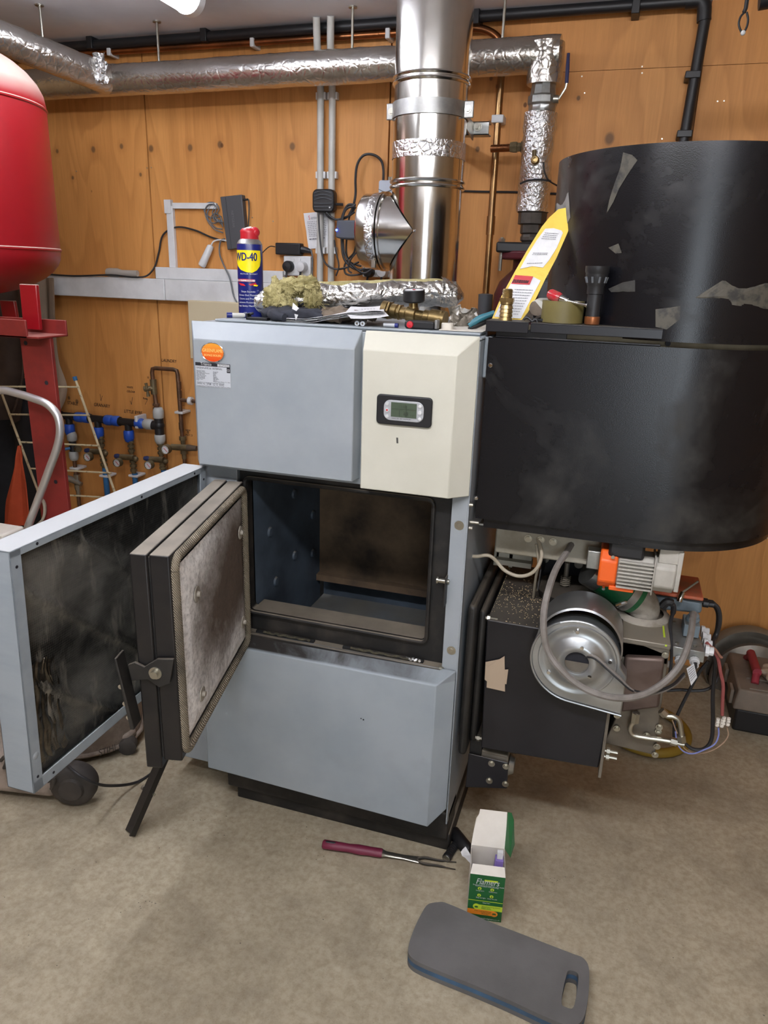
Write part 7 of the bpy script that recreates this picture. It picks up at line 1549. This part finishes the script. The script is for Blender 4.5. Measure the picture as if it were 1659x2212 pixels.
m = MB(); base_ = [body(k/24, 0) for k in range(24)]; m.tube([p+(p-V(-1.50, 1.57, .03)).normalized()*.004 for p in base_]+[base_[0]], .007, n=8); build(m, 'skirt_rim', 'vac', t)
m = MB(); 
a0_, a1_ = at(20, 1660, Y=1.30), at(120, 1730, Y=1.30)
m.hexa([V(-1.62, 1.24, .02), V(-1.30, 1.30, .02), V(-1.34, 1.42, .02), V(-1.66, 1.40, .02), V(-1.62, 1.26, .15), V(-1.30, 1.32, .10), V(-1.34, 1.42, .14), V(-1.66, 1.40, .18)]); ch_ = build(m, 'wheel_housing', 'vac', t, bevel=.02, bseg=3)
for px, py in ((10, 1645), (112, 1690)): build(MB().tube(pxpath([(px-8, py-2), (px+2, py-10), (px+4, py), (px-1, py+14)], 1.28), .005, n=8, sm=4), 'vent_slot', 'tyre', t)
cc = at(276, 1612, Z=.026); cc = V(cc.x, cc.y, .026); m = MB(); m.lathe(cc, (.5, -1, 0), [(0, .012), (.02, .012), (.026, .008), (.026, -.02), (0, -.02)], n=26); build(m, 'castor', 'tyre', t, ang=40)
build(MB().box((cc.x-.06, cc.y, .03), (cc.x, cc.y+.05, .06)), 'castor_bracket', 'vac', t, bevel=.01)
def hit(px, py):
    best = None; rd = (at(px, py, Y=3)-CAM).normalized()
    for i in range(240):
        for j in range(60):
            p = body(i/240, j/60); w_ = p-CAM; d_ = (w_-rd*w_.dot(rd)).length
            if d_ < .006 and (best is None or w_.length < best[0]-.004): best = (w_.length, p)
    return best[1] if best else at(px, py, Y=1.42)
pa_, pb_ = hit(216, 1632), hit(244, 1622); rt_ = (pb_-pa_).normalized(); m = MB(); text_mesh(m, 'STIHL', pa_, rt_, V(0, 0, 1), .03, .004); build(m, 'lettering', 'tyre', t, smooth=False)
cable([(110, 1600), (138, 1645), (168, 1672), (205, 1692), (250, 1697), (295, 1690), (325, 1672), (345, 1652), (380, 1640)], [1.33, 1.30, 1.28, 1.30, 1.38, 1.45, 1.5, 1.55, 1.6], .004, 'black power cable curving from the vacuum across the floor under the doors')
# ---------------- right corner: old fan casing, toolbox, yellow hose, cloth ----------------
c = at(1612, 1475, Y=2.55); t = thing('round_fan_casing', 'dusty round metal fan casing leaning on the wall behind the toolbox', 'fan casing', (c.x, 2.6, 0))
cr1 = abs(at(1545, 1450, Y=2.6).x-at(1612, 1450, Y=2.6).x)
zcc = at(1612, 1372, Y=2.66).z-.145
build(MB().lathe((c.x+.02, 2.70, zcc+.01), (0, -1, .15), [(0, 0), (.15, 0), (.152, .005), (.152, .06), (.146, .07)], n=60), 'rear_drum', 'duststeel', t, ang=40)
build(MB().lathe((c.x+.035, 2.62, zcc-.015), (0, -1, .15), [(.10, .03), (.14, .012), (.145, 0), (.14, -.01)], n=60), 'front_disc', mat('dusty_steel_disc', '#77736C', .4, .6, c2='#8E877A', nscale=5), t, ang=40)
build(MB().lathe((c.x+.05, 2.585, zcc-.03), (0, -1, .15), [(.078, 0), (.082, .004), (.082, .014), (.098, .016), (.098, 0)], n=50), 'black_ring', 'blackplastic', t, ang=40)
build(MB().lathe((c.x+.05, 2.59, zcc-.03), (0, -1, .15), [(0, 0), (.08, 0)], n=40), 'inner_plate', 'toolbox', t)
a = at(1549, 1474, Z=0.0); b = at(1583, 1486, Z=0)
m = MB(); m.box((a.x-.005, a.y-.02, 0), (a.x+.12, a.y+.10, .012)); m.box((a.x-.02, a.y+.02, 0), (a.x-.014, a.y+.12, .06)); build(m, 'foot_plate', 'duststeel', t, bevel=.002)
tb0 = onp(1583, 1570, 0); tbx = at(1583, 1560, Y=2.34).x; zt6 = at(1590, 1528, Y=2.34).z; 
t = thing('toolbox', 'black toolbox with a dusty grey lid and red handle in the right corner', 'toolbox', (tbx+.15, 2.5, 0))
build(MB().box((tbx, 2.335, .0), (tbx+.4, 2.60, zt6)), 'base', 'blackplastic', t, bevel=.008)
lz = zt6; lh_ = .07
m = MB(); m.hexa([V(tbx-.012, 2.325, lz), V(tbx+.41, 2.325, lz), V(tbx+.41, 2.61, lz), V(tbx-.012, 2.61, lz), V(tbx-.002, 2.335, lz+lh_), V(tbx+.4, 2.335, lz+lh_), V(tbx+.4, 2.60, lz+lh_), V(tbx-.002, 2.60, lz+lh_)]); lidt = build(m, 'lid', 'toolbox', t, bevel=.006)
for yy in (2.35, 2.42): build(MB().tube([V(tbx+.03, yy, lz+lh_+.001), V(tbx+.4, yy, lz+lh_+.001)], .003, n=8), 'lid_rib', 'toolbox', lidt)
hz0 = lz+lh_; hxx = at(1622, 1470, Y=2.47).x; m = MB(); m.tube([V(hxx-.005, 2.39, hz0), V(hxx, 2.42, hz0+.025), V(hxx, 2.43, hz0+.03)], [.012, .012, .013], n=12); m.tube([V(hxx-.005, 2.57, hz0), V(hxx, 2.54, hz0+.025), V(hxx, 2.53, hz0+.03)], [.012, .012, .013], n=12); m.tube([V(hxx, 2.41, hz0+.032), V(hxx, 2.55, hz0+.032)], .014, n=14); build(m, 'red_handle', mat('dusty_red_handle', '#9A3340', .55), t, ang=50)
for yy in (2.36, 2.5): build(MB().box((tbx-.02, yy, lz+.0), (tbx-.010, yy+.05, lz+.05)), 'hinge', 'toolbox', t, bevel=.002)
cc2 = at(1655, 1500, Y=2.42); t = thing('crumpled_cloth', 'crumpled cream cloth at the right edge lying on the toolbox', 'cloth', (cc2.x, 2.42, hz0))
def clf(u, v):
    a = u*2*PI; e = math.sin(v*PI); return V(cc2.x+.03, 2.42, hz0+.035)+V(math.cos(a)*e*.055, math.sin(a)*e*.055, -math.cos(v*PI)*.033)*(1+.35*noise.noise(V(math.cos(a)*2, math.sin(a)*2, v*5)))
build(MB().grid(clf, 36, 24), 'cloth', 'creamcloth', t, ang=80)
c = onp(1375, 1580, .02); t = thing('yellow_hose', 'coil of yellow hose on the floor behind the burner', 'hose', c)
for k in range(1): build(MB().tube([V(c.x+.03+(.125+.012*k)*math.cos(2*PI*i/40), c.y+.03+(.13+.012*k)*math.sin(2*PI*i/40), .02+.03*k) for i in range(41)], .015, n=12), 'hose_coil', 'yellowhose', t)

# dark flakes and crumbs on the floor
m = MB()
for k in range(150):
    px, py = random.choice([(300, 1580, 14), (285, 1600, 30), (330, 1690, 26), (700, 1840, 60), (960, 1880, 30), (470, 1760, 50), (800, 1700, 300), (1200, 1900, 200), (300, 1950, 200)])[:2]
    sp_ = 24 if k < 70 else 260; p = onp(min(1650, max(10, random.gauss(px, sp_))), min(2200, max(1560, random.gauss(py, sp_*.4))), 0)
    if -1.08 < p.x < -.25 and p.y > 1.47: continue
    a = random.uniform(0, PI); r_ = random.uniform(.0006, .0018); m.add([V(p.x+r_*math.cos(a+q*1.57)*(1.6 if q % 2 else .8), p.y+r_*math.sin(a+q*1.57), .0004) for q in range(4)]+[V(p.x, p.y, .0014)], [(0, 1, 2, 3), (0, 1, 4), (1, 2, 4), (2, 3, 4), (3, 0, 4)])
top(m, 'soot_crumbs', 'soot', 'dark soot crumbs scattered on the concrete around the boiler', 'crumbs')['kind'] = 'stuff'
